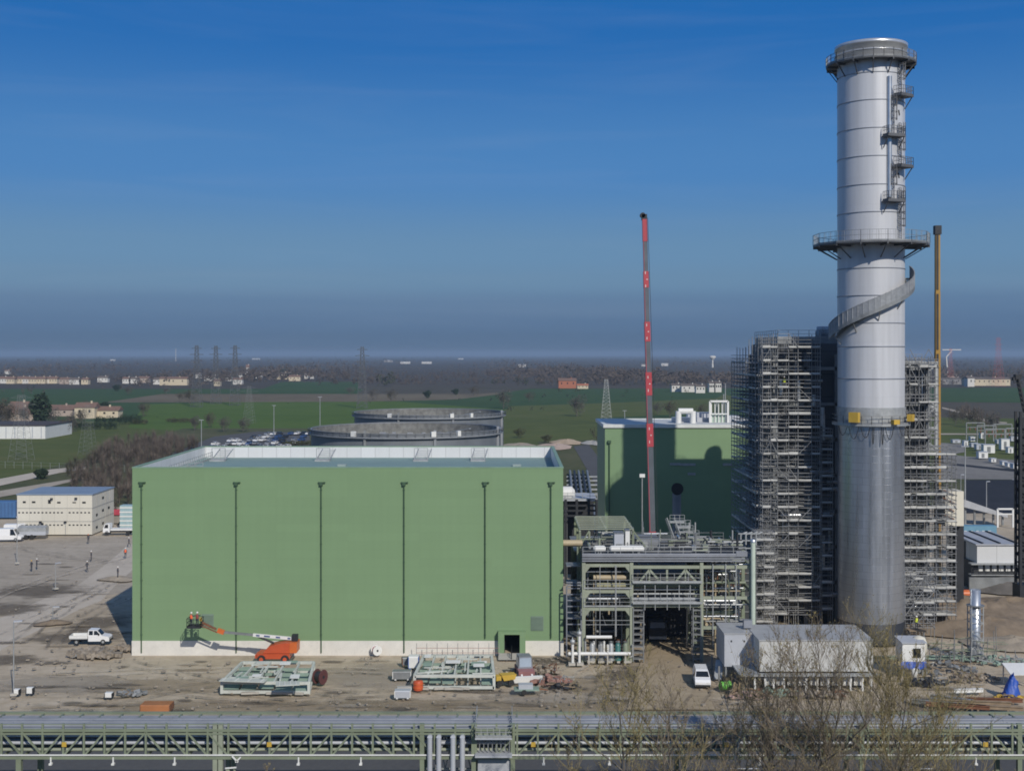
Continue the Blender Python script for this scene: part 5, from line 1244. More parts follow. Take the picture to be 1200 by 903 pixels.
b=MB(); b.tube((XA(77,y0),y0-.12,0),(XA(77,y0),y0-.12,2.8),.07,6).tube((XA(48,y0),y0-.12,0),(XA(48,y0),y0-.12,2.8),.07,6); wpart(cb,'drainpipe',b,M_galv)
t=thing('shipping_container','blue shipping container at the left edge beyond the cabins','container',(XA(2,287),287,0)); 
bb=MB(); bb.box((-9,0,.15),(3.2,2.6,3.9)); part(t,'shell',bb,mat('container_blue',(.06,.14,.30),.5,0,var=.12)); b=MB()
for k in range(14): b.box((-8.8+k*.85,-.05,.4),(-8.5+k*.85,-.002,3.6))
part(t,'corrugation',b,mat('container_blue_dark',(.05,.115,.25),.5))
# ---------------------------------------------------------------- lamp posts
def lamp_post(label,px,py,ptop,rz=0.0,r_=.07,heads=1):
    x,y=G(px,py); h_=ZA(ptop,y); t=thing('lamp_post',label,'lamp post',(x,y,0),rz)
    part(t,'pole',MB().tube((0,0,0),(0,0,h_),r_*1.2,6,r_*.8),M_galv); 
    for k in range(heads):
        s=1 if k==0 else -1; part(t,'lamp_head',MB().cbox((s*.45,0,h_+.02),(.9,.3,.14)),M_shed)
    part(t,'footing',MB().box((-.35,-.35,0),(.35,.35,.25)),M_conc); return t
lamp_post('thin grey lamp post in the near left corner of the yard, the tallest there',16,814,728,.3)
lamp_post('short grey lamp post standing on a mound beside the concrete haul road',62,727,711,.2)
lamp_post('thin pale post on the dark soil patch left of the haul road',65,690,660,.9)
lamp_post('thin lamp post behind the two soil patches near the left cabins corner',20,660,606,2.0)
lamp_post('white headed lamp post rising from the dark yard on the right',1156,600,564,0.2,.12)
lamp_post('white headed lamp post left of the dark yard, in front of the cream conveyor',1126,592,556,0.2,.1)
lamp_post('tall two headed mast behind the white boxed lift, tallest in the right yard',1131,610,523,0.0,.16,2)
lamp_post('thin lamp post at the right end of the dark yard, beside the lattice crane',1191,596,562,2.4,.1)
lamp_post('lamp mast behind the left rear corner of the big green hall',236,532,492,0.2,.16,2)
lamp_post('lamp mast at the far edge of the car park, left of the tanks',321,510,475,0.2,.16,2)
lamp_post('lamp mast standing just left of the nearer storage tank',375,520,465,0.2,.16,2)
lamp_post('yellowish lamp mast in the field behind the second green hall',732,515,481,0.2,.2,2)

# ---------------------------------------------------------------- small things in the yard
def blockthing(name,label,cat,px,py,dims,m,rz=0.0,lid=None,z=0.0,feet=True):
    t=thing(name,label,cat,at(px,py,z),rz); a,b_,c=dims; mb=MB()
    mb.xprism([(-b_/2,.12),(b_/2,.12),(b_/2,c*.9),(b_/2-.06,c),(-b_/2+.06,c),(-b_/2,c*.9)],-a/2,a/2); part(t,'body',mb,m)
    mb=MB()
    for k in (-.35,.35): mb.box((a*k-.1,-b_/2-.03,0),(a*k+.1,b_/2+.03,.12))
    for k in (-.5,.5): mb.box((a*k-.04,-b_/2-.03,.14),(a*k+.04,b_/2+.03,c*.95))
    part(t,'skid',mb,lid or M_dark); return t
blockthing('skip','orange open top skip standing by the road left of the steel frameworks','skip',184,833,(3.1,1.7,.9),mat('skip_orange',(.34,.135,.05),.6,0,var=.2,dirt=.3),.0,M_rust)
blockthing('white_block','small white block at the foot of the near left lamp post','block',20,813.5,(.6,.6,.65),M_white)
blockthing('white_block','small white block just right of the one at the lamp post','block',35.5,812.5,(.7,.6,.75),M_white)
blockthing('white_block','low white block alone on the sand between the lamp post and the orange skip','block',128,817,(.8,.7,.6),M_white)
blockthing('crate','grey crate with a pale top beside the left end of the six bay framework','crate',471,795,(2.1,1.2,1.0),M_steel,.05,M_white)
blockthing('crate','white low crate nearest to the road beside the orange drum','crate',472,817,(1.7,1.1,.9),M_shed,.0,M_white)
blockthing('crate','pale flat crate between the grey crate and the white low crate','crate',474,809,(1.5,.8,.5),M_conc,.1,M_white)
blockthing('generator','white cubic generator beside the wall left of the six bay framework','generator',485,782,(1.2,1.2,1.5),M_white,.0,M_blue)
blockthing('toolbox','dark toolbox on the sand behind the white generator','toolbox',476,779,(1.0,.8,1.0),M_steel,.2,M_rust)
t=thing('drum','orange red round drum at near left corner of the six bay framework','drum',at(490,808)); part(t,'shell',MB().lathe((0,0,0),[(0,0),(.52,0),(.55,.1),(.55,.95),(.5,1.05),(0,1.05)],18),M_liftred); b=MB(); b.ring((0,0),.55,.6,.3,.38,18); b.ring((0,0),.55,.6,.7,.78,18); part(t,'hoop',b,M_orange)
def reel(label,px,py,r_,wd,rz,m1,m2,name='cable_reel'):
    t=thing(name,label,'cable reel',at(px,py),rz); 
    for s in (-1,1): f=part(t,'flange',MB().tube((0,s*wd/2-.05,r_),(0,s*wd/2+.05,r_),r_,24),m1); part(f,'hub',MB().tube((0,s*wd/2-.09,r_),(0,s*wd/2+.09,r_),r_*.22,10),M_dark)
    part(t,'cable_core',MB().tube((0,-wd/2+.05,r_),(0,wd/2-.05,r_),r_*.72,20),m2); return t
reel('red and white cable reel leaning by the hall plinth midway along the wall',441,767,.62,.7,.5,M_white,mat('reel_red',(.35,.04,.06),.6))
reel('dark maroon cable reel at the right end of the framework by the boom lift',375,801,.85,.9,1.1,mat('maroon',(.10,.035,.035),.7),M_dark)
reel('tan wooden cable reel below the grey elevated shed beside the lime green drum',864,812,.62,.6,1.2,mat('reel_tan',(.36,.26,.14),.8),M_wood)
t=thing('drum','lime green drum lying under the left end of the grey elevated shed','drum',at(850,808),.3); part(t,'shell',MB().tube((-.6,0,.5),(.6,0,.5),.5,18),M_lime); b=MB()
for xx in (-.25,.25): b.tube((xx-.04,0,.5),(xx+.04,0,.5),.54,18)
part(t,'hoop',b,M_dark)
# yellow plate compactor / dumper, site machine by the door, low trailer with rust beams
t=thing('mini_dumper','small yellow dumper between the six bay framework and the doorway rubble','dumper',at(591,802),.3)
part(t,'skip',MB().yprism([(-.2,.6),(1.1,.7),(1.3,1.25),(-.5,1.25)],-.6,.6),M_yellow); part(t,'chassis',MB().box((-1.0,-.4,.35),(.9,.4,.65)),M_dark); part(t,'engine_cover',MB().box((-1.1,-.5,.65),(-.5,.5,1.15)),M_yellow)
for xx in (-.75,.65):
    for s in (-1,1): part(t,'wheel',MB().tube((xx,s*.45,.35),(xx,s*.72,.35),.35,14),M_black)
t=thing('site_loader','blue grey loader with white front blade and dusty red body in front of the doorway','loader',at(615,795),radians(-80))
part(t,'body',MB().yprism([(-1.6,.6),(1.2,.6),(1.3,1.2),(.3,1.3),(-1.6,1.4)],-.95,.95),mat('dusty_red',(.28,.13,.13),.7)); part(t,'cab',MB().xprism([(-.85,1.3),(.85,1.3),(.75,2.7),(-.75,2.7)],-1.3,.4),M_silverb)
part(t,'windscreen',MB().quad((.41,-.7,1.5),(.41,.7,1.5),(.41,.66,2.55),(.41,-.66,2.55)).quad((-1.0,-.86,1.5),(.2,-.86,1.5),(.2,-.8,2.55),(-1.0,-.8,2.55)),mat('pale_glass',(.35,.42,.5),.1))
part(t,'blade',MB().cbox((1.9,0,.45),(.3,3.4,.7),0,0,.2),M_white); part(t,'lift_arm',MB().beam((1.0,.6,.9),(1.8,.6,.5),.2).beam((1.0,-.6,.9),(1.8,-.6,.5),.2),M_white)
for xx in (-1.0,.8):
    for s in (-1,1): part(t,'wheel',MB().tube((xx,s*.8,.5),(xx,s*1.2,.5),.5,16),M_black)
t=thing('flat_trailer','low pale trailer bed with boxes, nearest to the road in front of the doorway','trailer',at(617,812),.05)
part(t,'bed',MB().box((-1.4,-.7,.45),(1.4,.7,.6)),M_palegr); part(t,'load_box',MB().box((-.9,-.5,.6),(.7,.5,1.1)),M_shed); part(t,'wheel',MB().tube((-.3,-.75,.3),(-.3,.75,.3),.3,12),M_black); part(t,'drawbar',MB().beam((1.4,0,.5),(2.4,0,.35),.12),M_rust)
t=thing('barrier_fence','thin site barrier of posts and rails before the hall plinth, behind the six bay framework','fence',(XA(535,155.6),155.6,0))
xa,xb=XA(488,155.6),XA(585,155.6)
for k in range(9): wpart(t,'post',MB().beam((xa+(xb-xa)*k/8,155.6,0),(xa+(xb-xa)*k/8,155.6,1.7),.06),M_scaf)
for z in (.5,1.1): wpart(t,'rail',MB().beam((xa,155.6,z),(xb,155.6,z),.05),mat('rail_dull_red',(.30,.16,.14),.7))
# heaps: each pile its own object, made of many irregular lumps
def lumps(b,n,rx,ry,hh,r,smin,smax,flat=.7):
    for k in range(n):
        a=r.uniform(0,6.28); d=sqrt(r.random()); x,y=rx*d*cos(a),ry*d*sin(a); s=r.uniform(smin,smax); z=hh*(1-d)*r.uniform(.3,1)
        b.cbox((x,y,z+s*.2),(s,s*r.uniform(.5,1),s*r.uniform(.4,flat)),r.uniform(0,3),r.uniform(-.5,.5),r.uniform(-.4,.4))
def mound_mb(rx,ry,hh,seed,n=26,m_=8):
    r=random.Random(seed); ph=[r.uniform(0,6.28) for _ in range(6)]; b=MB(); vs=[]; fs=[]
    for j in range(m_+1):
        v=j/m_
        for i in range(n):
            a=2*pi*i/n; q=1+.16*sin(2*a+ph[0])+.12*sin(3*a+ph[1])+.06*sin(7*a+ph[2])
            z=hh*(1-v*v)**1.1*(1+.16*sin(3*a+v*6+ph[3])+.1*sin(5*a+ph[4]+v*11))
            vs.append((rx*v*q*cos(a),ry*v*q*sin(a),z-.05*v))
    for j in range(m_):
        for i in range(n): fs.append((j*n+i,(j+1)*n+i,(j+1)*n+(i+1)%n,j*n+(i+1)%n))
    b._add(vs,fs,True); return b
M_rubble=mat('rubble_mix',(.24,.205,.165),.9,0,var=.5,scale=1.5); M_earth=mat('turned_earth',(.20,.155,.11),.95,0,var=.3,scale=.5,bump=.6,bscale=2); M_earthl=mat('pale_earth',(.30,.255,.20),.95,0,var=.25,scale=.5,bump=.6,bscale=2); M_brick=mat('brick_rubble',(.27,.15,.12),.9,0,var=.4,scale=2)
HE=[(648,800,2.4,1.3,.8,'reddish scrap heap in front of the hall corner right of the loader',M_brick,60,.2,.8),(660,805,1.8,1.0,.5,'small dark scrap heap right of the reddish heap',M_dark,30,.15,.6),(640,787,1.8,1.2,1.0,'tan rubble heap close to the hall corner behind the reddish heap',M_rubble,45,.2,.7),
    (110,768,3.2,1.4,.5,'flat heap of grey slabs below the white pickup',M_rubble,50,.3,1.4),(145,761,1.8,1.0,.6,'grey rubble at the left corner of the green hall',M_rubble,24,.3,1.0),(155,813,1.6,.7,.5,'dark twisted scrap heap above the orange skip',M_steel,26,.15,.7),(602,790,1.3,1.0,.7,'pale rubble heap by the concrete ramp',M_conc,30,.15,.6),
    (878,816,2.6,1.0,.7,'pinkish brick heap under the front of the grey elevated shed',mat('pink_rubble',(.36,.25,.22),.9,0,var=.35,scale=2),70,.1,.4),(905,812,3.0,.9,.6,'mixed heap of white and green scrap under the middle of the grey elevated shed',M_palegr,70,.15,.6),(960,815,3.6,.9,.5,'grey brown scrap heap under the right part of the grey elevated shed',M_rubble,80,.15,.7),
    (1105,785,4.0,2.6,1.0,'tangled dark scrap heap right of the small white cabin',M_steel,90,.15,.6),(1140,795,3.2,1.8,.6,'low heap of dark scrap in front of the small lattice exhaust',M_rubble,80,.12,.5),(1085,800,2.6,1.2,.5,'dark heap below the small white cabin',M_dark,40,.2,.8),(1188,818,2.2,1.0,.5,'yellow and grey scrap at the foot of the blue tarpaulin stack',M_yellow,22,.15,.5),(1165,775,4.2,1.6,.8,'green and grey scrap heap behind the blue tarpaulin stack',M_palegr,80,.15,.5),(1120,770,3.6,1.4,.9,'pipe offcut heap at the foot of the small lattice exhaust',M_galv,50,.12,.5)]
for k,(px,py,rx,ry,hh,lab,m,n,s0,s1) in enumerate(HE):
    r=random.Random(100+k); t=thing('scrap_heap',lab,'heap',at(px,py)); b=MB(); lumps(b,n,rx,ry,hh,r,s0,s1); part(t,'rubble',b,m)
    b=MB()
    for q in range(n//4): 
        a=r.uniform(0,3.14); l=r.uniform(.6,2.0); x,y=r.uniform(-rx,rx)*.8,r.uniform(-ry,ry)*.8; b.beam((x-l/2*cos(a),y-l/2*sin(a),r.uniform(.1,hh)),(x+l/2*cos(a),y+l/2*sin(a),r.uniform(.1,hh)),r.uniform(.05,.12))
    part(t,'bar',b,r.choice((M_rust,M_galv,M_wood)))
for k,(px,py,rx,ry,hh,lab,m) in enumerate([(1178,722,13,10,2.4,'broad brown earth mound below the lattice crane',M_earth),(1118,724,9,7,3.2,'brown earth mound behind the small lattice exhaust',M_earth),(1160,738,13,5,1.6,'long low brown earth bank in front of the broad mound',M_earth),(1190,690,7,5,2.2,'grey brown earth heap under the white building on the right',mat('grey_earth',(.12,.11,.10),.95,0,var=.3,scale=.6,bump=.5,bscale=2)),
    (1190,755,6,4,1.0,'pale sand bank at the right edge behind the blue tarpaulin stack',M_earthl),(138,678,3.0,2.2,.45,'low grey heap that a person stands on left of the hall corner',M_earthl),(62,729,2.4,1.8,.35,'small mound at the foot of the short lamp post by the haul road',M_earth),
    (610,522.5,9,10,1.2,'pale rubble ridge at the near edge of the field behind the hall',M_earthl),(664,518,6,14,1.2,'sandy heap beside the lane behind the big green hall',mat('sandy_heap',(.42,.32,.22),.95,0,var=.2,scale=.2)),(651,523,7,14,1.1,'pale pinkish sand heap by the lane, left of the sandy heap',mat('pink_sand',(.45,.34,.27),.95,0,var=.2,scale=.2)),(694,519,4,12,1.0,'grey stone heap on the right of the lane behind the big green hall',M_conc)]):
    single('earth_mound',mound_mb(rx,ry,hh,200+k),m,lab,'mound',at(px,py))
# scattered stones and rubbish over the yard: nobody could count them
b=MB(); r=random.Random(5)
for k in range(1500):
    if r.random()<.72: px,py=r.uniform(-20,900),770+62*r.random()**1.2
    elif r.random()<.5: px,py=r.uniform(-20,160),r.uniform(632,780)
    else: px,py=r.uniform(1040,1200),r.uniform(740,834)
    x,y=G(px,py); s=.05+.26*r.random()**4
    b.cbox((x,y,s*.15),(s*r.uniform(.8,2),s,s*.6),r.uniform(0,3),r.uniform(-.3,.3))
single('rubble',b,mat('yard_stones',(.27,.235,.19),.9,0,var=.45,scale=.8),None,None,kind='stuff')
# timber and beams laid out at lower right
r=random.Random(9)
for k,(px,py,l,rz,m,lab) in enumerate([(1112,828,7.5,-.35,M_steel,'dark steel beam nearest to the road at lower right'),(1122,830,6.5,-.25,M_rust,'rusty beam lying right of the dark steel beam at lower right'),(1140,826,8.0,-.12,M_wood,'long brown plank left of the blue tarpaulin stack'),(1150,831,8.5,-.2,M_wood,'brown plank along the road edge in front of the blue tarpaulin stack'),(1165,823,6.0,-.1,M_rust,'rusty bar between the planks at lower right'),(1115,822,4.5,-.5,M_silver,'short silver beam at the left end of the planks'),(1135,812,3.4,.1,M_white,'white beam lying in front of the tangled dark scrap heap'),(1065,773,14,.02,M_palegr,'long pale green beam behind the small white cabin')]):
    t=thing('steel_beam' if m not in (M_wood,) else 'timber_plank',lab,'beam',at(px,py),rz); b=MB(); b.box((-l/2,-.18,.12),(l/2,.18,.2)).box((-l/2,-.05,.2),(l/2,.05,.46)).box((-l/2,-.18,.46),(l/2,.18,.54)); part(t,'beam',b,m); part(t,'batten',MB().box((-l*.3,-.4,0),(-l*.3+.2,.4,.12)).box((l*.3,-.4,0),(l*.3+.2,.4,.12)),M_wood)
t=thing('tarpaulin_stack','tall stack covered by a bright blue tarpaulin at lower right','tarpaulin',at(1184,815))
b=mound_mb(1.1,1.0,2.2,77,28,10); b.v=[(x*(1+.12*sin(5*z+4*y))+.12*z,y*(1+.1*sin(6*x)),z*.97+.07*sin(9*x+5*y)) for x,y,z in b.v]; part(t,'cover',b,M_bluetarp); part(t,'pallet',MB().box((-1.0,-1.0,0),(1.0,1.0,.14)),M_wood)
t=thing('sheet_roof','white sheet lean to behind the blue tarpaulin stack at the right edge','shelter',at(1196,803)); part(t,'sheet',MB().xprism([(-1.2,1.5),(1.4,2.2),(1.4,2.28),(-1.2,1.58)],-1.6,1.8),M_white); part(t,'post',MB().beam((-1.5,1.2,0),(-1.5,1.2,2.2),.12).beam((1.6,1.2,0),(1.6,1.2,2.2),.12).beam((-1.5,-1.1,0),(-1.5,-1.1,1.5),.12).beam((1.6,-1.1,0),(1.6,-1.1,1.5),.12),M_galv)
# small white cabin with blue skirt
t=thing('site_cabin','small white raised cabin with dark window and blue sheet hanging below its front','cabin',at(1069,792))
part(t,'wall',MB().box((-1.15,0,1.6),(1.5,2.6,3.9)),M_white); part(t,'roof',MB().xprism([(-.2,3.9),(2.7,4.1),(2.7,4.22),(-.2,4.02)],-1.3,1.65),M_shed); part(t,'window',MB().box((.1,-.06,2.2),(1.0,-.002,3.3)),M_glass)
b=MB(); n=14
for i in range(n):
    x0_,x1_=-1.4+3.0*i/n,-1.4+3.0*(i+1)/n; f=lambda x:.12*sin(x*7)
    b.quad((x0_,-.3+f(x0_),1.0+.1*sin(x0_*5)),(x1_,-.3+f(x1_),1.0+.1*sin(x1_*5)),(x1_,-.08,1.75),(x0_,-.08,1.75))
    b.quad((x0_,-.25+f(x0_),1.0+.1*sin(x0_*5)),(x0_,-.03,1.75),(x1_,-.03,1.75),(x1_,-.25+f(x1_),1.0+.1*sin(x1_*5)))
part(t,'blue_sheet',b,M_bluetarp)
for xx in (-1.0,1.3):
    for yy in (.2,2.4): part(t,'leg',MB().beam((xx,yy,0),(xx,yy,1.6),.2),M_steel)
part(t,'white_drum',MB().lathe((.2,-.2,0),[(0,0),(.35,0),(.38,.9),(.3,1.0),(0,1.0)],14),M_white)
t=thing('site_cabin','squat cream rounded hopper right beside the small white raised cabin','hopper',at(1080,790)); part(t,'hopper',MB().lathe((0,1.0,0),[(.5,1.6),(.95,2.3),(.95,3.6),(.7,4.2),(.2,4.4),(0,4.4)],18),M_cream); b=MB()
for xx,yy in ((-.7,.3),(.7,.3),(-.7,1.7),(.7,1.7)): b.beam((xx,yy,0),(xx*.8,1+(yy-1)*.8,2.4),.14)
part(t,'leg',b,M_steel)
# little exhaust in a lattice frame
t=thing('lattice_exhaust','small silver exhaust pipe standing in a square lattice frame at lower right','exhaust',at(1143,772))
zt=ZA(691,154); part(t,'pipe',MB().lathe((0,0,0),[(.62,1.5),(.62,zt),(.56,zt),(.56,zt-.5),(0,zt-.6)],20),M_silver); part(t,'base_drum',MB().lathe((0,0,0),[(0,0),(1.0,0),(1.05,.2),(1.0,1.2),(.7,1.6),(.6,1.7)],20),M_steel)
b=MB(); zz_=ZA(709,154)
for sx in (-.72,.72):
    for sy in (-.72,.72): b.beam((sx,sy,0),(sx,sy,zz_),.1)
for k in range(6):
    z=.4+k*zz_/6.4
    for s in (-.72,.72): b.beam((-.72,s,z),(.72,s,z),.07); b.beam((s,-.72,z),(s,.72,z),.07); b.beam((-.72 if k%2 else .72,s,z),(.72 if k%2 else -.72,s,z+zz_/6.4),.06)
part(t,'lattice',b,M_galv); part(t,'platform',MB().ring((0,0),.64,1.1,zz_-.1,zz_,16),M_steel)
t=thing('pipe_scaffold','open tangle of thin grey tube frames around the small lattice exhaust','frame',at(1125,776)); b=MB(); r=random.Random(44)
for k in range(26): x,y=r.uniform(-4,7),r.uniform(-1.5,2.5); b.tube((x,y,0),(x+r.uniform(-.3,.3),y,r.uniform(1.2,4.2)),.05,5)
part(t,'upright',b,M_scaf); b=MB()
for k in range(22): x,y,z=r.uniform(-5,4),r.uniform(-1.5,2.5),r.uniform(.4,2.6); b.tube((x,y,z),(x+r.uniform(1.5,4),y+r.uniform(-.4,.4),z+r.uniform(-.3,.3)),.05,5)
part(t,'crosstube',b,M_sage)
# ---------------------------------------------------------------- grey elevated shed in two blocks
t=thing('elevated_shed','pale grey sheet metal shed of two stepped blocks raised on short legs by the road','shed',(33,142,0))
ya,yb=143.8,149.5; x0,x1=XA(849,ya),XA(888,ya); zl,zh=1.75,5.5
wpart(t,'small_block',MB().box((x0,ya,zl),(x1,yb,zh)),M_shed); wpart(t,'small_roof',MB().box((x0-.08,ya-.08,zh),(x1+.08,yb+.08,zh+.12)),mat('shed_roof',(.38,.39,.40),.5,.1,var=.1,dirt=.15))
ya2,yb2=140.2,148.0; X0,X1=XA(890,ya2),XA(1023,ya2); z2=5.55
wpart(t,'large_block',MB().box((X0,ya2,2.1),(X1,yb2,z2)),M_shed2); wpart(t,'large_roof',MB().box((X0-.1,ya2-.1,z2),(X1+.1,yb2+.1,z2+.14)),MATS['shed_roof'])
wpart(t,'floor_edge',MB().box((X0-2.4,ya2-.9,1.75),(X1+.6,ya2-.05,1.95)).box((X0-2.4,ya2-.05,1.75),(X0-.05,yb2,1.95)),M_galv)
for px in (884,896,906,918,931,944,957,970,983,996,1010,1020):
    xx=XA(px,ya2); wpart(t,'leg',MB().beam((xx,ya2-.3,0),(xx,ya2-.3,1.75),.22).beam((xx,yb2-.4,0),(xx,yb2-.4,1.75),.22),M_conc if px%2 else M_white)
for px in (843,851,862,873):
    xx=XA(px,ya); wpart(t,'leg',MB().beam((xx,ya+.2,0),(xx,ya+.2,1.75),.2).beam((xx,yb-.3,0),(xx,yb-.3,1.75),.2),M_steel)
for k in range(9):
    px=902+k*13; xx=XA(px,ya2); wpart(t,'lower_panel',MB().box((xx-.42,ya2+.3,.45),(xx+.42,ya2+.4,1.4)),M_white)
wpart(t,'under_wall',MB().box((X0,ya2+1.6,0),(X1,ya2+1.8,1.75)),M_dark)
for k in range(2): xx=x0+.8+k*1.5; wpart(t,'door_catch',MB().box((xx-.08,ya-.05,4.6),(xx+.08,ya-.002,4.8)),M_dark)
b=MB(); xx=XA(876,146); b.cbox((xx,146,zh+.75),(1.0,.7,.9)); b.tube((xx,146,zh+.1),(xx,146,zh+.5),.15,8); wpart(t,'roof_fan',b,M_silverb)
wpart(t,'side_stair',MB().beam((x0-.6,ya+1,0),(x0-.05,ya+3,1.75),.9,.12),M_galv)
# ---------------------------------------------------------------- right hand building group
t=thing('white_building','white clad building above a dark storey with a row of small pale panels','building',(XA(1168,200),200,0))
y=200; x0,x1=XA(1145,y),XA(1194,y); zt,zm=ZA(637,y),ZA(659.5,y)
wpart(t,'wall',MB().box((x0,y,zm),(x1,y+12,zt-.2)),panel_mat('white_cladding',(.56,.57,.58),3.4,8,.06,.03,.5,mcol=.7)); wpart(t,'roof',MB().xprism([(y-.3,zt-.2),(y+12.3,zt-.2),(y+12.3,zt+.3),(y-.3,zt)],x0-.3,x1+.3),mat('roof_grey',(.38,.39,.42),.5,.1))
b=MB()
for k in range(3): b.beam((x0+1+k*2.8,y+.2,zt+.12),(x0+.4+k*2.8,y+12,zt+.4),.3,.14)
wpart(t,'roof_seam',b,M_dark)
wpart(t,'lower_storey',MB().box((x0-.3,y+.6,0),(x1+.3,y+12,zm)),M_dark); wpart(t,'balcony',MB().box((x0-1.2,y-.8,zm-.15),(x1+.2,y+.6,zm+.05)).box((x0-1.2,y-.8,ZA(672,y)-.15),(x1+.2,y+.6,ZA(672,y))),M_galv)
for k in range(6): xx=x0+.75+k*1.12; wpart(t,'pale_panel',MB().box((xx-.36,y+.5,ZA(670,y)),(xx+.36,y+.598,ZA(662,y))),M_white)
wpart(t,'balcony_rail',MB().rail([(x0-1.2,y-.8,ZA(672,y)),(x1+.2,y-.8,ZA(672,y))],1.0,.04,1.1),M_dark)
t=thing('plant_block','plant block darkened by colour for shade left of the white building at right','plant',(XA(1130,203),203,0)); wpart(t,'body',MB().box((XA(1131,205),205,0),(XA(1138,205),214,ZA(632,205))),M_dark); wpart(t,'ledge',MB().box((XA(1138,203),204,0),(XA(1145,203),212,ZA(640,203))).box((XA(1135,199),198.6,0),(XA(1190,199),199.0,2.2)),M_steel)  # near-black body carries the shade in its colour
t=thing('blue_screen','long blue clad kiosk with pale patches behind the white building at right','kiosk',(XA(1148,232),232,0)); wpart(t,'panel',MB().box((XA(1126,232),232,0),(XA(1168,232),234,ZA(616,232))),mat('screen_blue',(.12,.26,.36),.5,0,var=.12,scale=.4)); b=MB()
for k in range(5): b.box((XA(1130+k*7,231.9),231.9,ZA(625,232)),(XA(1133+k*7,231.9),231.98,ZA(621.5,232)))
wpart(t,'pale_patch',b,M_white)
t=thing('conveyor_gallery','long sloping pale grey conveyor roof leading away behind the white boxed lift','conveyor',(XA(1150,275),275,0)); y=275
b=MB(); b.yprism([(XA(1130,y),ZA(585,y)),(XA(1181,y),ZA(603,y)),(XA(1181,y),ZA(606.5,y)),(XA(1130,y),ZA(594,y))],y,y+6); wpart(t,'gallery',b,mat('gallery_grey',(.36,.37,.39),.6)); b=MB()
for k in range(5): xx=XA(1133+k*11,y); b.beam((xx,y+1,-.1),(xx,y+1,ZA(594+k*2.6,y)+.1),.4)
wpart(t,'trestle',b,M_steel); b=MB(); xa,xb=XA(1169,y-3),XA(1187,y-3)
for xx in (xa,xb): b.beam((xx,y-3,0),(xx,y-3,ZA(596,y-3)),.35)
b.beam((xa,y-3,ZA(596,y-3)),(xb,y-3,ZA(596,y-3)),.35); b.beam((xa,y-3,ZA(602,y-3)),(xb,y-3,ZA(602,y-3)),.25); wpart(t,'portal',b,M_white)
# electrical yard: small pale cabinets and vehicles
r=random.Random(61); EY=[(1131,523,2.4,3.5,'slim white transformer cabinet at the left end of the electrical yard'),(1139,517,3,3,'white cube behind the slim transformer cabinet'),(1151,514,3,4,'small white tower cabinet at the back of the electrical yard'),(1148,527,5,3.4,'wide white kiosk in the middle of the electrical yard'),(1158,531,6.5,5,'largest white tank like block in the electrical yard'),(1151,537,5,3.6,'white open fronted bay below the largest block'),(1177,527,5,6.5,'tall white block pair at the right of the electrical yard'),(1183,531,3,3.5,'small white cube right of the tall block pair'),(1163,541.5,2.5,2,'white bin on the road edge, leftmost of the row near the lattice crane'),(1176,545,2.5,2,'white bin on the road edge, second from the left near the lattice crane'),(1182,547,2.2,2,'white bin on the road edge, third from the left near the lattice crane'),(1189,549,2.8,2.4,'white bin on the road edge, closest to the lattice crane'),(1170,520,3,2.5,'grey cube at the back right of the electrical yard'),(1141,524,4,2.5,'low grey box left of the wide white kiosk'),(1120,519,5,2,'flat grey box at the far left of the electrical yard'),(1188,517,5,3,'pale box at the far right back of the electrical yard')]
for px,py,wd,hh,lab in EY:
    wd*=.66; hh*=.66; x,y=G(px,py); t=thing('electrical_cabinet',lab,'cabinet',(x,y,0)); m=M_shed if ('grey' in lab or 'pale' in lab or 'wide' in lab) else M_white
    part(t,'body',MB().box((-wd/2,-1.2,.2),(wd/2,1.5,hh)),m); part(t,'roof',MB().box((-wd/2-.15,-1.35,hh),(wd/2+.15,1.65,hh+.2)),M_shed); part(t,'door',MB().box((-wd*.2,-1.24,.4),(wd*.12,-1.202,hh*.8)),M_steel)
gl='bare gantries in the electrical yard'
for k,(px,py) in enumerate(((1143,515),(1156,519),(1166,524),(1175,517),(1190,523))):
    x,y=G(px,py); t=thing('switchgear_gantry','dark steel switchgear gantry, %s from the left in the electrical yard'%nth(k),'gantry',(x,y,0),0,gl); b=MB()
    for s in (-4,4): b.beam((s,0,0),(s,0,7.5),.4)
    b.beam((-4,0,7.5),(4,0,7.5),.45); b.beam((-4,0,5.5),(4,0,5.5),.3); part(t,'frame',b,M_steel); b=MB()
    for s in (-2.5,0,2.5): b.tube((s,0,4.2),(s,0,5.4),.3,8)
    part(t,'insulator',b,M_rust)
# ---------------------------------------------------------------- long pipe rack along the road, nearest to the camera
YN=96.0
def Zn(py): return ZA(py,YN)
def Xn(px): return XA(px,YN)
nr=thing('pipe_rack','long green trussed pipe rack with silver pipes running the whole width by the road','pipe rack',(0,YN,0))
for yy,zc,rr,m in ((YN+1.0,ZA(850,YN+1),.25,M_silverb),(YN+1.9,ZA(847,YN+1.9),.26,M_silverb),(YN+2.9,ZA(844,YN+2.9),.27,M_silverb),(YN+3.9,ZA(841.5,YN+3.9),.24,M_silverb),(YN+.45,ZA(853,YN+.45),.12,M_silverb)):
    b=MB()
    b.tube((-46,yy,zc),(46,yy,zc),rr,16)
    for i in range(16): x=-45.2+i*6; b.tube((x,yy,zc),(x+.1,yy,zc),rr+.02,16)
    wpart(nr,'top_pipe',b,m)
for yy in (YN,YN+4.6):
    for py,hh in ((855,.2),(887,.22)): wpart(nr,'chord',MB().beam((-46,yy,Zn(py)),(46,yy,Zn(py)),.22,hh),M_sage)
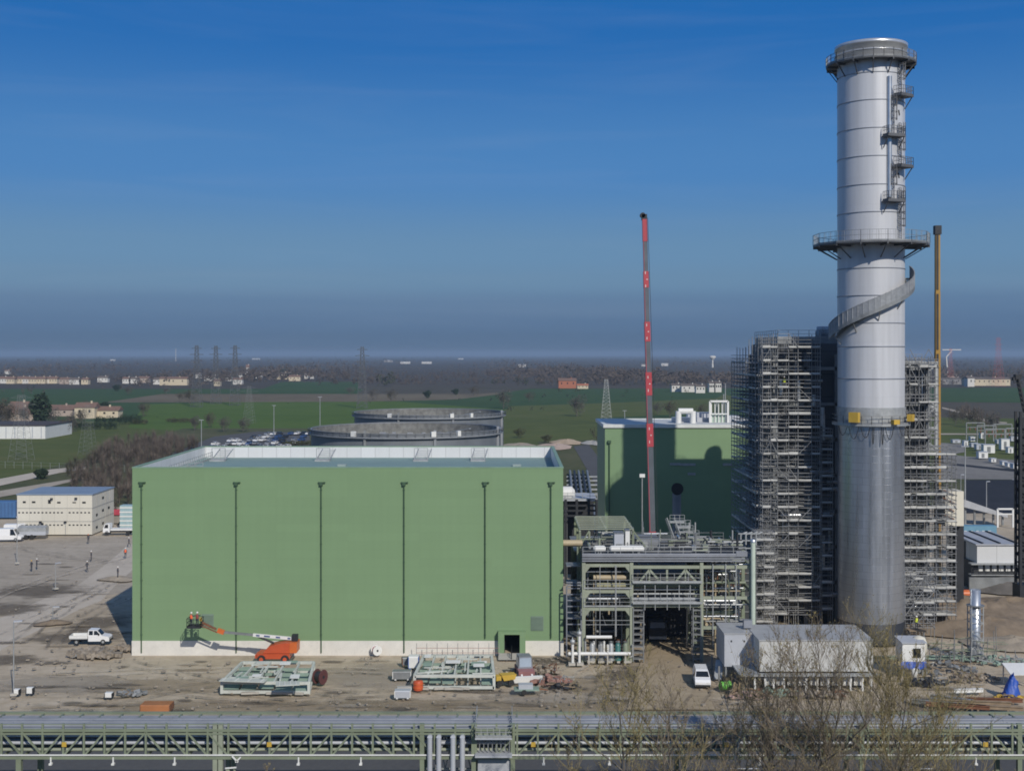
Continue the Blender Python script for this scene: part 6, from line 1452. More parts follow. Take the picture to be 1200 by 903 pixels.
wpart(nr,'hand_line',MB().beam((-46,YN-.05,Zn(848)),(46,YN-.05,Zn(848)),.06).beam((-46,YN-.05,Zn(859)),(46,YN-.05,Zn(859)),.1,.14).beam((-46,YN+4.65,ZA(840,YN+4.65)),(46,YN+4.65,ZA(840,YN+4.65)),.03),M_sage)
i=0; x=-46.0; st_=1.6
while x<46:
    sg=int((x+46)//16.1)
    skip= Xn(497)<x<Xn(560)
    vb=MB(); vb.beam((x,YN-.02,Zn(887)),(x,YN-.02,Zn(847)),.15); vb.beam((x,YN+4.6,Zn(887)),(x,YN+4.6,ZA(840,YN+4.6)),.12)
    vb.beam((x,YN,Zn(886.5)),(x,YN+4.6,Zn(886.5)),.14); vb.beam((x,YN,Zn(856)),(x,YN+4.6,Zn(856)),.12,.16)
    wpart(nr,'truss_frame',vb,M_sage); ph=((x+46)%16.1)/16.1; db=MB()
    if not skip:
        if ph<.5: db.beam((x,YN-.03,Zn(857)),(x+st_,YN-.03,Zn(885)),.13)
        else: db.beam((x,YN-.03,Zn(885)),(x+st_,YN-.03,Zn(857)),.13)
        wpart(nr,'diagonal',db,M_sage)
    x+=st_; i+=1
for yy,py,rr,m in ((YN+.9,874,.13,M_shed),(YN+1.6,878,.16,M_sagel),(YN+2.4,873,.2,M_silver),(YN+3.2,876,.2,M_sage),(YN+3.9,866,.18,M_galv),(YN+.6,880.5,.13,M_sagel),(YN+1.4,862,.14,M_sage)):
    wpart(nr,'inner_pipe',MB().tube((-46,yy,Zn(py)),(46,yy,Zn(py)),rr,10),m)
wpart(nr,'cable_tray',MB().box((-46,YN+1.2,Zn(887)+.12),(46,YN+4.2,Zn(887)+.2)),M_dark)
wpart(nr,'lower_strip',MB().box((-46,YN-.2,Zn(884)),(46,YN-.12,Zn(882.6))),M_white)
for px in (22,252,258.5,494.5,555,601,802,1010,1195):
    for yy in (YN+.1,YN+4.5): wpart(nr,'leg',MB().beam((Xn(px),yy,-.3),(Xn(px),yy,ZA(847 if yy<YN+2 else 842,yy) if px not in (22,802) else Zn(887)),.34 if px!=22 else .4),M_sagel if px in(252,258.5) else M_sage)
for k,px in enumerate((504,514.5,531,542)):
    wpart(nr,'riser_pipe',MB().tube((Xn(px),YN-.35,-.3),(Xn(px),YN-.35,Zn(862)),.2,12).tube((Xn(px),YN-.35,Zn(862)),(Xn(px),YN+2.4,Zn(862)),.2,12),M_shed)
b=MB(); 
for py in (862,872,882,893,905): b.beam((Xn(497),YN+1.0,Zn(py)),(Xn(556),YN+1.0,Zn(py)),.12)
for px in (501,511,521,531,541,551):
    b.beam((Xn(px),YN+1.05,Zn(862)),(Xn(px+10),YN+1.05,Zn(905)),.09); b.beam((Xn(px+10),YN+1.1,Zn(862)),(Xn(px),YN+1.1,Zn(905)),.09)
wpart(nr,'bracing_grid',b,M_galv)
# grey junction platform in the middle
b=MB(); b.box((Xn(557),YN-.9,Zn(862)),(Xn(600),YN+5,Zn(860))); b.box((Xn(557),YN-.9,Zn(883)),(Xn(600),YN+5,Zn(881))); b.box((Xn(560),YN+.2,Zn(905)),(Xn(598),YN+4,Zn(887))); wpart(nr,'junction_platform',b,M_shed)
wpart(nr,'junction_rail',MB().rail([(Xn(557),YN+5,Zn(860)),(Xn(557),YN-.9,Zn(860)),(Xn(600),YN-.9,Zn(860)),(Xn(600),YN+5,Zn(860))],.8,.03,.5),M_galv)
b=MB()
for k in range(8): b.beam((Xn(562+k*5),YN-.1,Zn(880)),(Xn(562+k*5),YN-.1,Zn(863)),.07)
wpart(nr,'junction_grille',b,M_steel)
for px in (60,133,205,350,423,637,714,1064,1143,965,890): wpart(nr,'lamp',MB().tube((Xn(px),YN-.1,Zn(886)),(Xn(px),YN-.1,Zn(894)),.07,6).cbox((Xn(px),YN-.1,Zn(894)),(.22,.3,.14)),M_white)
for px in (76,316,625,851,1154): wpart(nr,'yellow_tag',MB().cbox((Xn(px),YN-.16,Zn(871)),(.36,.05,.36)),M_yellow)
for px in (18,24): pass
wpart(nr,'white_bracket',MB().beam((Xn(265),YN-.3,Zn(898)),(Xn(278),YN-.3,Zn(897)),.1).beam((Xn(273),YN-.3,Zn(884)),(Xn(280),YN-.3,Zn(891)),.1).beam((Xn(283),YN-.3,Zn(885)),(Xn(277),YN-.3,Zn(891)),.1),M_white)
# low cable trench with pale covers on the verge
t=thing('cable_trench','low grey line of concrete trench covers along the edge of the road','trench',(0,128.5,0)); b=MB()
for k in range(80): x=-44+k*1.1; b.box((x,127.6,0),(x+1.06,129.6,.12+.02*((k*7)%3)))
part(t,'cover',MB().box((-44,-.9,0),(44,1.0,.16)),M_galv)
t2=b
# ---------------------------------------------------------------- storage tanks
M_tank=mat('tank_shell',(.17,.185,.205),.5,.2,var=.15,scale=.15,dirt=.1); M_tanki=mat('tank_inside',(.16,.16,.15),.7,0,var=.4,scale=.6,dirt=.4); M_tankr=mat('tank_rim',(.27,.285,.31),.5,.2,var=.1)
def tank(label,px,Y,rad,h_,seed):
    x=XA(px,Y); t=thing('storage_tank',label,'tank',(x,Y,0)); o=(0,0,0)
    part(t,'shell',MB().lathe(o,[(rad,0),(rad,h_)],96),M_tank); part(t,'inner_wall',MB().lathe(o,[(rad-.05,h_),(rad-.05,h_-4.0)],96),M_tanki)
    part(t,'floating_roof',MB().disc(o,rad-.06,h_-3.6,96),M_tanki)
    part(t,'wind_girder',MB().ring((0,0),rad+.0,rad+1.0,h_-1.4,h_-1.1,96),M_tankr); part(t,'top_rim',MB().ring((0,0),rad-.15,rad+.2,h_-.12,h_+.05,96),M_tankr)
    b=MB(); P=[((rad+.9)*cos(2*pi*i/72),(rad+.9)*sin(2*pi*i/72),h_-1.1) for i in range(72)]; b.rail(P,1.2,.05,2.6,True); part(t,'railing',b,M_steel)
    r=random.Random(seed); b=MB()
    for k in range(46):
        a=r.uniform(0,6.28); d=rad*sqrt(r.random())*.95; b.cbox((d*cos(a),d*sin(a),h_-3.2),(r.uniform(.4,2.5),r.uniform(.4,1.5),r.uniform(.5,1.6)),r.uniform(0,3))
    each(t,'roof_fitting',b,M_tankr)
    for a in (-1.9,-1.2,-.25): 
        b=MB(); c,s=cos(a)*(rad+.3),sin(a)*(rad+.3); b.beam((c,s,0),(c,s,h_+.9),.7,.5); part(t,'ladder',b,M_steel if a<-1.5 else M_tankr)
    b=MB(); b.beam((rad*.7,-rad*.6,h_+.8),(rad*.1,-rad*.1,h_-3.0),.9,.25); part(t,'roof_stair',b,M_galv)
    for px_,w in ((-.45,.8),(.35,.9),(.62,.7)):
        b=MB(); a=-pi/2+px_; b.cbox(((rad+.6)*cos(a),(rad+.6)*sin(a),h_-.2),(w*1.5,1.0,1.5),a+pi/2); part(t,'foam_box',b,M_white)
    return t
tank('nearer of the two big dark open topped storage tanks behind the green hall',476,374,28.4,15.8,1)
tank('farther of the two big dark storage tanks, half hidden by the nearer one',503,470,28.2,16.2,2)
# ---------------------------------------------------------------- car park behind the hall
r=random.Random(17); GC='cars parked behind the green hall'
pal=[('white',M_carwhite,.5),('dark',mat('car_dark',(.03,.033,.04),.25,0,var=.05),.24),('silver',mat('car_silver',(.42,.43,.45),.25,.5,var=.05),.18),('blue',mat('car_blue',(.04,.08,.2),.25,0,var=.05),.08)]
protos={}; n_=0
def park(px,py):
    global n_
    u=r.random(); s=0
    for nm,m,p in pal:
        s+=p
        if u<=s: break
    x,y=G(px,py); rz=radians(90+r.choice((0,180))+r.uniform(-6,6)-18)
    lab='%s car parked in the crowded lot behind the big green hall'%nm
    if nm not in protos: protos[nm]=vehicle('parked_car',lab,'car',(x,y,0),rz,m,group=GC+', '+nm,detail=False)
    else: put(protos[nm],True,(x,y,0),rz)
for row,(py,pa,pb) in enumerate(((509.5,312,366),(513.0,288,362),(516.8,268,358),(520.5,252,352),(524.5,246,340))):
    px=pa+r.uniform(0,3); y=F*CH/(py-HZ); stp=2.75*F/y
    while px<pb:
        if r.random()<.86: park(px+r.uniform(-.4,.4),py+r.uniform(-.15,.15)+(px-310)*-.012)
        px+=stp*1.02
# ---------------------------------------------------------------- trees
M_bark=mat('grey_bark',(.13,.115,.095),.9,0,var=.3,scale=2); M_barkw=mat('pale_bark',(.36,.34,.30),.8,0,var=.25,scale=2)
M_twig=mat('olive_twigs',(.225,.182,.085),.85,0,var=.3,scale=.4); M_twigp=mat('brown_twigs',(.17,.135,.095),.85,0,var=.3,scale=.4)
M_bud=mat('yellow_buds',(.23,.19,.075),.8,0,var=.3,scale=.5)
def bare_tree(h_,seed,spread=.42,nl=16,tw=9,up=.55,r0=.22,base=.12,dens=1.0):
    """leafless tree grown from trunk to limbs, branches and fine upright shoots"""
    r=random.Random(seed); tr=MB(); tg=MB(); bd=MB()
    P=[Vector((0,0,0))]; d=Vector((0,0,1)); n=8
    for i in range(n):
        d=(d+Vector((r.uniform(-.1,.1),r.uniform(-.1,.1),0))).normalized(); P.append(P[-1]+d*h_*.82/n)
    for i in range(n): tr.tube(P[i],P[i+1],r0*(1-i/(n+.5)),7,r0*(1-(i+1)/(n+.5)),caps=False)
    def bend(dv,amt): return (dv+Vector((r.uniform(-amt,amt),r.uniform(-amt,amt),r.uniform(-amt,amt)*.6+up*amt*.55))).normalized()
    def grow(p,dv,l,rad,lev):
        k=4 if lev<2 else 3; q=p; sp=[]
        for i in range(k):
            dv=bend(dv,.28); q2=q+dv*l/k; ra=rad*(1-i/k*.6); rb=rad*(1-(i+1)/k*.6)
            (tr if lev<1 else tg).tube(q,q2,ra,4 if lev<1 else 3,rb,caps=False); sp.append((q2,dv)); q=q2
        if lev>=3:
            if r.random()<.6:
                for q_,dq in sp:
                    s=r.uniform(.06,.16); a=Vector((r.uniform(-1,1),r.uniform(-1,1),r.uniform(-.3,1))).normalized()*s; b_=Vector((r.uniform(-1,1),r.uniform(-1,1),r.uniform(-1,1))).normalized()*s*.6
                    bd.tri(q_,q_+a,q_+b_)
            return
        m=int((tw if lev==0 else 5 if lev==1 else 4)*dens+.5)
        for j in range(m):
            b0,db=sp[min(len(sp)-1,int(r.random()**.8*len(sp)))]
            side=Vector((r.uniform(-1,1),r.uniform(-1,1),r.uniform(-.1,.5))).normalized()
            grow(b0-db*r.uniform(0,l/k*.9),(db*.75+side*.75+Vector((0,0,up*.4))).normalized(),l*r.uniform(.42,.62),max(.011,rad*.45),lev+1)
    for j in range(nl):
        u=base+(1-base)*(j+.5)/nl; f=u*n*.999; i=int(f); p=P[i]+(P[i+1]-P[i])*(f-i)
        a=j*2.4+r.uniform(-.5,.5); el_=r.uniform(.35,.8)+u*.45
        grow(p,Vector((cos(a)*cos(el_),sin(a)*cos(el_),sin(el_))),h_*spread*(1.05-u*.62)*r.uniform(.8,1.15),r0*.42*(1.1-u*.7),0)
    return tr,tg,bd
def near_tree(label,px,Y,ptop,seed,mt,mg,**kw):
    x=XA(px,Y); h_=ZA(ptop,Y); t=thing('bare_tree',label,'tree',(x,Y,-.3)); tr,tg,bd=bare_tree(h_,seed,**kw)
    part(t,'trunk',tr,mt); part(t,'twigs',tg,mg); part(t,'buds',bd,M_bud); return t
near_tree('dense bare tree with olive twigs in front of the grey elevated shed, the broadest one',968,84,728,1,M_bark,M_twigp,spread=.44,nl=18,tw=8,dens=1.08)
near_tree('bare yellowish tree right of the broadest one, in front of the pipe rack',1040,86,738,2,M_bark,M_twig,spread=.46,nl=18,tw=8,dens=1.1)
near_tree('thinner bare brown tree with upright shoots left of the grey elevated shed',918,88,752,3,M_bark,M_twigp,spread=.38,nl=15,tw=6,dens=1.0)
near_tree('sparse bare tree in front of the sandy track, leftmost of the big ones',742,82,745,4,M_bark,M_twig,spread=.40,nl=14,tw=5,dens=1.0)
near_tree('slender bare tree with a pale trunk near the white van',857,90,750,5,M_barkw,M_twigp,spread=.28,nl=13,tw=5,dens=.9)
near_tree('low bare tree between the sparse one and the pale trunked one',795,80,780,6,M_bark,M_twigp,spread=.40,nl=13,tw=5,dens=1.0)
near_tree('small bare shrub like tree top in front of the left part of the pipe rack',343,84,862,7,M_bark,M_twigp,spread=.3,nl=12,tw=4,dens=.7)
near_tree('small bare tree tip before the pipe rack, between its yellow tag and the sparse tree',690,83,830,8,M_bark,M_twigp,spread=.3,nl=11,tw=4,dens=.8)
# middle distance: crown clouds of small faces
def crown_mb(b,c,rx,rz_,n,r,size,flat=False):
    for k in range(n):
        v=Vector((r.gauss(0,1),r.gauss(0,1),r.gauss(0,1))); v.normalize(); d=r.random()**.45
        q=1+.3*sin(3*v.x+c[0])+.25*sin(4*v.z+c[1]+2*v.y)
        p=Vector(c)+Vector((v.x*rx*d*q,v.y*rx*d*q,v.z*rz_*d*q)); s=size*r.uniform(.5,1.3)
        a=Vector((r.gauss(0,1),r.gauss(0,1),r.gauss(0,1))).normalized()*s; e=Vector((r.gauss(0,1),r.gauss(0,1),r.gauss(0,1))).normalized()*s
        b.tri(p-a*.5,p+a*.5,p+e)
M_cr=[mat('crown_brown',(.085,.072,.05),.95,0,var=.35,scale=.15),mat('crown_olive',(.075,.082,.038),.95,0,var=.35,scale=.15),mat('crown_evergreen',(.022,.042,.02),.95,0,var=.4,scale=.2),mat('crown_grey',(.10,.092,.078),.95,0,var=.3,scale=.15)]
TR=[(60,500,476,3.2,3,'grey bare tree right of the dark evergreen, above the white farm shed'),(3,497,466,3,0,'bare brown tree at the picture edge above the brown farmhouse'),(85,505,482,2.6,3,'grey bare tree between the white farm shed and the hedge'),(168,487,470,2.4,0,'bare tree at the right end of the farm hedges'),(228,503,486,2.2,3,'grey bare tree between the thicket and the green crop'),(245,500,482,2.2,0,'brown bare tree just right of the grey one above the thicket'),(150,462,452,2,0,'brown tree beside the small dark tree in the far green field'),(410,462,452,2.2,3,'grey tree left of the thin dark pylon behind the tanks'),(500,466,457,1.6,2,'dark bush in the brown field behind the farther tank'),(620,470,458,2.4,0,'brown bare tree right of the broad grey one beyond the tanks'),(760,466,455,2,3,'grey bare tree by the red crane boom in the far field'),(45,505,462,3.6,2,'tall dark evergreen tree beside the long white farm shed'),(12,500,472,3.5,0,'bare brown tree left of the dark evergreen'),(28,498,474,3,3,'grey bare tree just left of the dark evergreen'),(75,508,487,2.8,0,'bare tree right of the white farm shed'),(95,497,478,2.2,0,'bare brown tree between the two farmhouses'),(122,478,470,2,2,'small dark conifer behind the farmhouses'),(100,480,468,2.4,3,'thin grey bare tree behind the farmhouses, left of the conifer'),(212,470,458,2.5,0,'bare tree left of the leftmost pylon, by the brown field'),(222,472,455,3,0,'bare tree beside the leftmost pylon'),(136,458,450,2,2,'small dark tree at the edge of the far green field'),(195,462,452,2,3,'lone grey tree in the far fields left of the pylons'),(437,468,455,2.6,3,'grey bare tree behind the tanks, leftmost of three'),(458,470,455,2.6,0,'brown bare tree behind the tanks, the middle one of three'),(555,463,451,2.6,0,'dark bushy tree on the field boundary behind the tanks'),(533,462,455,1.8,2,'small dark bush left of the bushy tree on the field boundary'),(590,478,455,3.4,3,'broad bare grey tree at right of the tanks'),(676,487,462,3.6,3,'broad bare tree in the green field right of the tanks'),(785,488,468,3.2,0,'bare brown tree behind the roof of the second green hall'),(770,485,470,2.5,3,'grey bare tree left of the one behind the second hall roof'),(822,487,472,2.6,0,'bare tree just left of the boiler house scaffold'),(1120,497,478,4,0,'dark thicket like tree by the sloping farm track at right'),(1140,500,478,3.6,0,'brown bare tree right of the thicket by the sloping farm track'),(1163,503,482,3,3,'grey bare tree at the end of the sloping farm track'),(1131,430,424,2,0,'small far tree above the yellow warehouse'),(47,560,548,2,2,'dark bush beside the pale track left of the cabins'),(262,505,487,2.6,3,'bare tree left of the car park, beyond the thicket'),(285,505,488,2.6,3,'bare grey tree at the left side of the car park'),(330,440,432,2,2,'dark tree beside the villa in the far village'),(348,442,433,1.6,0,'brown tree right of the villa in the far village'),(705,520,507,2.6,0,'low bush beside the pylon behind the second hall'),(640,518,508,2.4,1,'rough olive bush at the near edge of the field behind the hall'),(608,512,500,3,1,'olive bush right of the storage tanks')]
for k,(px,py,pt,hw,ty,lab) in enumerate(TR):
    r=random.Random(400+k); x,y=G(px,py); h_=max(3.0,(py-pt)*y/F); rx=max(1.8,min(hw*2.9*y/F,h_*.62))
    t=thing('evergreen_tree' if ty==2 else 'bare_tree',lab,'tree',(x,y,-.35)); b=MB(); b.tube((0,0,0),(0,0,h_*.75),max(.15,h_*.022),6,.08)
    for j in range(7): a=j*2.4; z=h_*(.25+.07*j); b.tube((0,0,z),(rx*.7*cos(a),rx*.7*sin(a),z+h_*.22),h_*.009,4,.03)
    part(t,'trunk',b,M_bark); b=MB(); n=2200 if ty==2 else 1500; crown_mb(b,(0,0,h_*.58),rx,h_*.42,n,r,max(.35,h_*.045) if ty!=2 else max(.55,h_*.085)); part(t,'crown',b,M_cr[ty])
# low bushes round the farmhouses
for k,(px,py,w_,h_,ty,lab) in enumerate(((140,496,26,4.5,2,'dark hedge behind the farmhouse at right'),(110,502,26,4.0,2,'long dark hedge in front of the two farmhouses'),(155,494,12,4.5,2,'rounded dark bush at the end of the hedges'),(168,496,9,2.6,1,'low olive bush right of the hedges'),(15,505,8,3,0,'brown bush behind the white farm shed'),(213,494,14,2.5,1,'low bushes at the edge of the green field'),(360,522,16,2.6,1,'olive shrub between car park and tank'))):
    r=random.Random(500+k); x,y=G(px,py); b=MB()
    for j in range(int(w_/2)): crown_mb(b,(-w_/2+2*j+r.uniform(-.5,.5),r.uniform(-1,1),h_*.5),1.8,h_*.5,240,r,.5)
    single('hedge',b,M_cr[ty],lab,'hedge',(x,y,-.35))
# thicket of bare shrubs left of the hall
def thicket(name,pts,n,h0,h1,m,seed,size=.6,per=150):
    """one tangled mass; pts is a polygon in photo pixels on the ground"""
    r=random.Random(seed); b=MB(); P=[G(*p) for p in pts]
    xs=[p[0] for p in P]; ys=[p[1] for p in P]
    def inside(x,y):
        c=False; j=len(P)-1
        for i in range(len(P)):
            if (P[i][1]>y)!=(P[j][1]>y) and x<(P[j][0]-P[i][0])*(y-P[i][1])/(P[j][1]-P[i][1])+P[i][0]: c=not c
            j=i
        return c
    k=0
    while k<n:
        x,y=r.uniform(min(xs),max(xs)),r.uniform(min(ys),max(ys))
        if not inside(x,y): continue
        h_=r.uniform(h0,h1); b.tube((x,y,-.4),(x,y,h_*.6),.12,4,.05)
        for j in range(per):
            a=r.uniform(0,6.28); el_=r.uniform(.25,1.4); l=h_*r.uniform(.2,.6); z0=h_*r.uniform(.02,.5); q=Vector((x,y,z0)); d=Vector((cos(a)*cos(el_),sin(a)*cos(el_),sin(el_)))
            s=Vector((-sin(a),cos(a),0))*r.uniform(.02,.06); b.tri(q-s,q+s,q+d*l)
            if j%4==0:
                p=q+d*l*.8; s2=size*r.uniform(.3,.8); a2=Vector((r.gauss(0,1),r.gauss(0,1),r.gauss(0,1))).normalized()*s2; e2=Vector((r.gauss(0,1),r.gauss(0,1),r.gauss(0,1))).normalized()*s2*.3; b.tri(p,p+a2,p+e2)
        k+=1
    return single(name,b,m,None,None,kind='stuff')
thicket('thicket',[(92,603),(150,603),(156,575),(215,532),(235,525),(205,518),(140,517),(105,545),(80,575)],300,4,8.2,mat('thicket_brown',(.125,.10,.08),.95,0,var=.3,scale=.1),71)
thicket('thicket',[(75,560),(110,545),(120,530),(95,545),(70,552)],22,3,6,mat('thicket_olive',(.085,.08,.05),.95,0,var=.3,scale=.1),72)
thicket('thicket',[(700,522),(722,520),(716,506),(690,506)],30,2,4,MATS['thicket_olive'],73,per=60)
thicket('thicket',[(1112,492),(1165,505),(1172,497),(1130,481)],60,6,11,MATS['thicket_brown'],74,per=90)
# far woods that read as one mass: bands of tree clumps in rows
def far_wood(rows,m,seed,dens,hh,tri,spread=1):
    r=random.Random(seed); b=MB()
    for py,pa,pb,dp in rows:
        Y=F*CH/(py-HZ); xa,xb=XA(pa,Y),XA(pb,Y); L=xb-xa; n=int(L*dens)
        for k in range(n):
            x=r.uniform(xa,xb); y=Y+r.gauss(0,dp); h_=hh*r.uniform(.55,1.25)*(.75+.4*sin(x*.011+seed)); w_=h_*r.uniform(.35,.7)
            for j in range(tri):
                v=Vector((r.gauss(0,1),r.gauss(0,1),r.gauss(0,1))).normalized(); d=r.random()**.4
                p=Vector((x+v.x*w_*d,y+v.y*w_*d,h_*.52+v.z*h_*.5*d)); s=h_*.2
                a=Vector((r.gauss(0,1),r.gauss(0,.5),r.gauss(0,1))).normalized()*s; e=Vector((r.gauss(0,1),r.gauss(0,.5),r.gauss(0,1))).normalized()*s; b.tri(p-a,p+a,p+e)
    return single('far_wood',b,m,None,None,kind='stuff')
M_fw=mat('far_wood_brown',(.075,.058,.048),.95,0,var=.35,scale=.012); M_fw2=mat('far_wood_dark',(.035,.042,.026),.95,0,var=.35,scale=.012)
far_wood([(450,380,1300,25),(447,-120,330,30),(447,420,880,30),(444.5,-150,1300,40)],M_fw,81,.22,12,22)
far_wood([(441,-150,1350,60),(437.5,-150,1350,80),(434,-150,1350,120),(439,300,1300,60),(442.5,380,1300,40)],M_fw,82,.24,13,11)
far_wood([(430,-150,1350,200),(427,-150,1350,300),(424.5,-150,1350,400)],M_fw,83,.13,15,6)
far_wood([(422,-150,1350,500),(420.3,-150,1350,800),(419,-150,1350,1000)],M_fw2,84,.04,17,5)
far_wood([(452,440,480,12),(451.5,700,790,12),(455,-80,40,20),(451,560,640,10)],M_fw2,85,.09,12,16)
far_wood([(451.5,-60,200,8),(448,-60,370,10),(453,130,290,8),(445.5,200,380,8)],M_fw,88,.09,7,12)
far_wood([(473,300,440,5),(466,590,850,5),(481,560,700,4),(470,440,580,4),(490,150,215,4),(461,190,420,4),(478,1110,1200,5),(459.5,600,860,6)],M_fw2,89,.05,3.2,14)
far_wood([(461,-40,60,14),(456,120,160,14)],M_fw,86,.08,9,14)
far_wood([(452,1105,1136,10),(448,1100,1260,30),(440,1100,1260,60)],M_fw2,87,.07,12,12)
# ---------------------------------------------------------------- houses
M_hw=[mat('house_white',(.60,.58,.54),.8,0,var=.06),mat('house_cream',(.55,.47,.34),.8,0,var=.06),mat('house_pink',(.38,.31,.26),.8,0,var=.06),mat('house_brick',(.36,.13,.07),.8,0,var=.1)]
M_rt=[mat('roof_terracotta',(.17,.105,.08),.85,0,var=.15),mat('roof_greybrown',(.13,.105,.09),.85,0,var=.15)]
def house(label,px,py,w_,d_,h_,rh,mw,mr,group,name='house',rz=0.0,gable=True,cat='house',wins=3):
    x,y=G(px,py); t=thing(name,label,cat,(x,y,-.35),rz,group)
    part(t,'wall',MB().box((-w_/2,0,0),(w_/2,d_,h_)),mw)
    rf=MB(); e=.5
    rf.xprism([(-e,h_),(d_+e,h_),(d_/2,h_+rh)],-w_/2-e,w_/2+e); o=part(t,'roof',rf,mr)
    part(o,'chimney',MB().box((w_*.2,d_*.4,h_+rh*.4),(w_*.2+.9,d_*.4+.9,h_+rh+.9)),mw)
    for k in range(wins):
        xx=-w_/2+w_*(k+.5)/wins; part(t,'window',MB().box((xx-.6,-.06,h_*.55),(xx+.6,-.003,h_*.8)),M_glass)
    return t
r=random.Random(55)
GT='terraced houses of the far village'
rowp=[3,12,24,31,38,48,55,62]
for k,px in enumerate(rowp): house('pale terraced house, %s from the left in the row at the far left'%nth(k),px,449+r.uniform(-.2,.2),10.5,9,6.0,3.2,M_hw[1] if k%3 else M_hw[0],M_rt[0],GT)
GV='houses of the far village'
VL=[(75,449.5,12,2,'pinkish gabled house right of the terrace'),(88,450,15,0,'white house with low roof right of the pinkish gabled house'),(98,450,11,1,'cream house just right of the low white house'),(120,447.5,14,0,'white house standing alone right of the cream house'),(148,449,10,0,'narrow white house left of the large cream farmhouse row'),(156,449,11,0,'white house directly left of the pink fronted house'),(168,448,14,2,'pink fronted house in the middle of the far village'),(186,450,14,0,'low white house left of the large cream farmhouse'),(203,451,34,1,'large cream farmhouse with wide hip roof, the biggest in the far village'),(232,443,8,0,'small white house between the two left pylons'),(243,446,9,0,'white house by the second pylon'),(250,446,8,0,'white house right of the second pylon'),(254,452,7,1,'tiny white shed in front of the second pylon'),(268,446,9,0,'white house left of the third pylon'),(278,450,12,0,'low white house right of the third pylon'),(284,441,12,0,'white house behind the third pylon'),(290,440,5,0,'slim white chapel tower beyond the third pylon'),(303,443,9,0,'white gabled house between the third pylon and the villa'),(8,438,9,0,'tiny white house behind the terrace at the far left'),(330,444,26,1,'wide cream villa with several roofs in the far village'),(345,446,16,1,'cream annex right of the wide villa'),(362,443.5,14,0,'white shed at the right end of the far village'),(330,438,14,0,'pale roofed barn behind the wide villa'),(352,437,14,0,'pale roofed barn right behind the wide villa')]
for k,(px,py,w_,ty,lab) in enumerate(VL):
    if 'tower' in lab: house(lab,px,py,5,5,15,5,M_hw[0],M_rt[0],GV,'chapel_tower',0,True,'tower',1)
    else: house(lab,px,py,w_,9,6.0 if w_<20 else 8.0,2.6,M_hw[ty],M_rt[k%2],GV)
house('bright brick red farmhouse alone beyond the green field',665,454.5,20,12,8.5,3,M_hw[3],M_rt[0],None,'farmhouse'); house('low orange roofed outbuilding right of the brick red farmhouse',683,455,12,8,3.6,2,M_hw[1],M_hw[3],None,'outbuilding')
FB=[(793,458.5,10,0,'grey house at left of the white farm group behind the second hall'),(808,459,16,0,'long pale house of the farm group behind the second hall'),(821,460,9,0,'white house in the middle of the farm group beside the boiler house scaffold'),(834,459,5,0,'white silo like house, left one of a close pair near the boiler house'),(842,459,6,0,'white silo like house, right one of a close pair near the boiler house'),(779,428.5,22,0,'low pale warehouse far beyond the red crane boom'),(755,429,18,0,'low pale warehouse left of the red crane boom tip of the wood'),(475,426,40,0,'long pale warehouse on the horizon behind the tanks, leftmost'),(455,424,40,0,'long white warehouse on the horizon left of the leftmost one'),(500,426,40,0,'long pale warehouse on the horizon behind the tanks, rightmost'),(132,422.5,30,0,'pale warehouse on the left horizon'),(612,430,22,0,'pale shed in the woods right of the tanks'),(540,421,40,0,'white works building on the horizon above the tanks'),(300,421,60,0,'long low white works building on the horizon right of the pylons')]
for px,py,w_,ty,lab in FB: house(lab,px,py,w_,10,6.5 if 'silo' not in lab else 9,2,M_hw[ty],M_rt[1] if w_<20 else M_hw[0],None,'warehouse' if 'warehouse' in lab else 'farm_building',cat='building')
house('long yellowish warehouse on the far plain at right',1159,451.5,52,20,8.0,2.5,M_hw[1],M_rt[1],None,'warehouse',cat='building',wins=9)
house('white gable wing at the left end of the long yellowish warehouse',1138,452.5,8,12,10,2.5,M_hw[0],M_rt[1],None,'warehouse',cat='building',wins=1)
house('low grey works building left of the long yellowish warehouse',1113,450,30,15,7,1.5,mat('works_grey',(.22,.21,.21),.8),M_rt[1],None,'works_building',cat='building',wins=4)
house('small pink works building beside the yellow crane boom',1115,443,22,12,7,1.5,M_hw[2],M_rt[0],None,'works_building',cat='building',wins=2)
# farm at left
t=thing('farm_shed','long white walled farm shed with flat dark roof at the left edge','shed',(XA(20,562),562,-.35)); y=562; x0,x1=-262,XA(53,y); 
wpart(t,'wall',MB().box((x0,y,-.35),(x1,y+34,ZA(499,y))),M_white); wpart(t,'roof',MB().box((x0-.3,y-.3,ZA(499,y)),(x1+.3,y+34.3,ZA(497.8,y))),mat('dark_roof',(.055,.045,.045),.8)); b=MB()
for k in range(13): b.box((x0+k*4,y-.1,0),(x0+k*4+.4,y-.003,5))
weach(t,'pilaster',b,M_shed)
house('old farmhouse with brown tiled roof above the white farm shed',10,496,30,16,5.5,4,M_hw[2],M_rt[0],None,'farmhouse'); house('cream gable end farmhouse right of the brown tiled one',20,492,10,10,8,3,M_hw[1],M_rt[0],None,'farmhouse',wins=1)
house('white gabled farmhouse among the hedges',99,489.5,12,10,6.5,3,M_hw[1],M_rt[0],None,'farmhouse',wins=2); house('long low cream farmhouse right of the white gabled one',117,489,22,9,4.5,2.5,M_hw[1],M_rt[0],None,'farmhouse',wins=4); house('brown farm building left of the white gabled farmhouse',66,487,20,12,4,3,M_hw[2],M_rt[0],None,'farmhouse',wins=2)
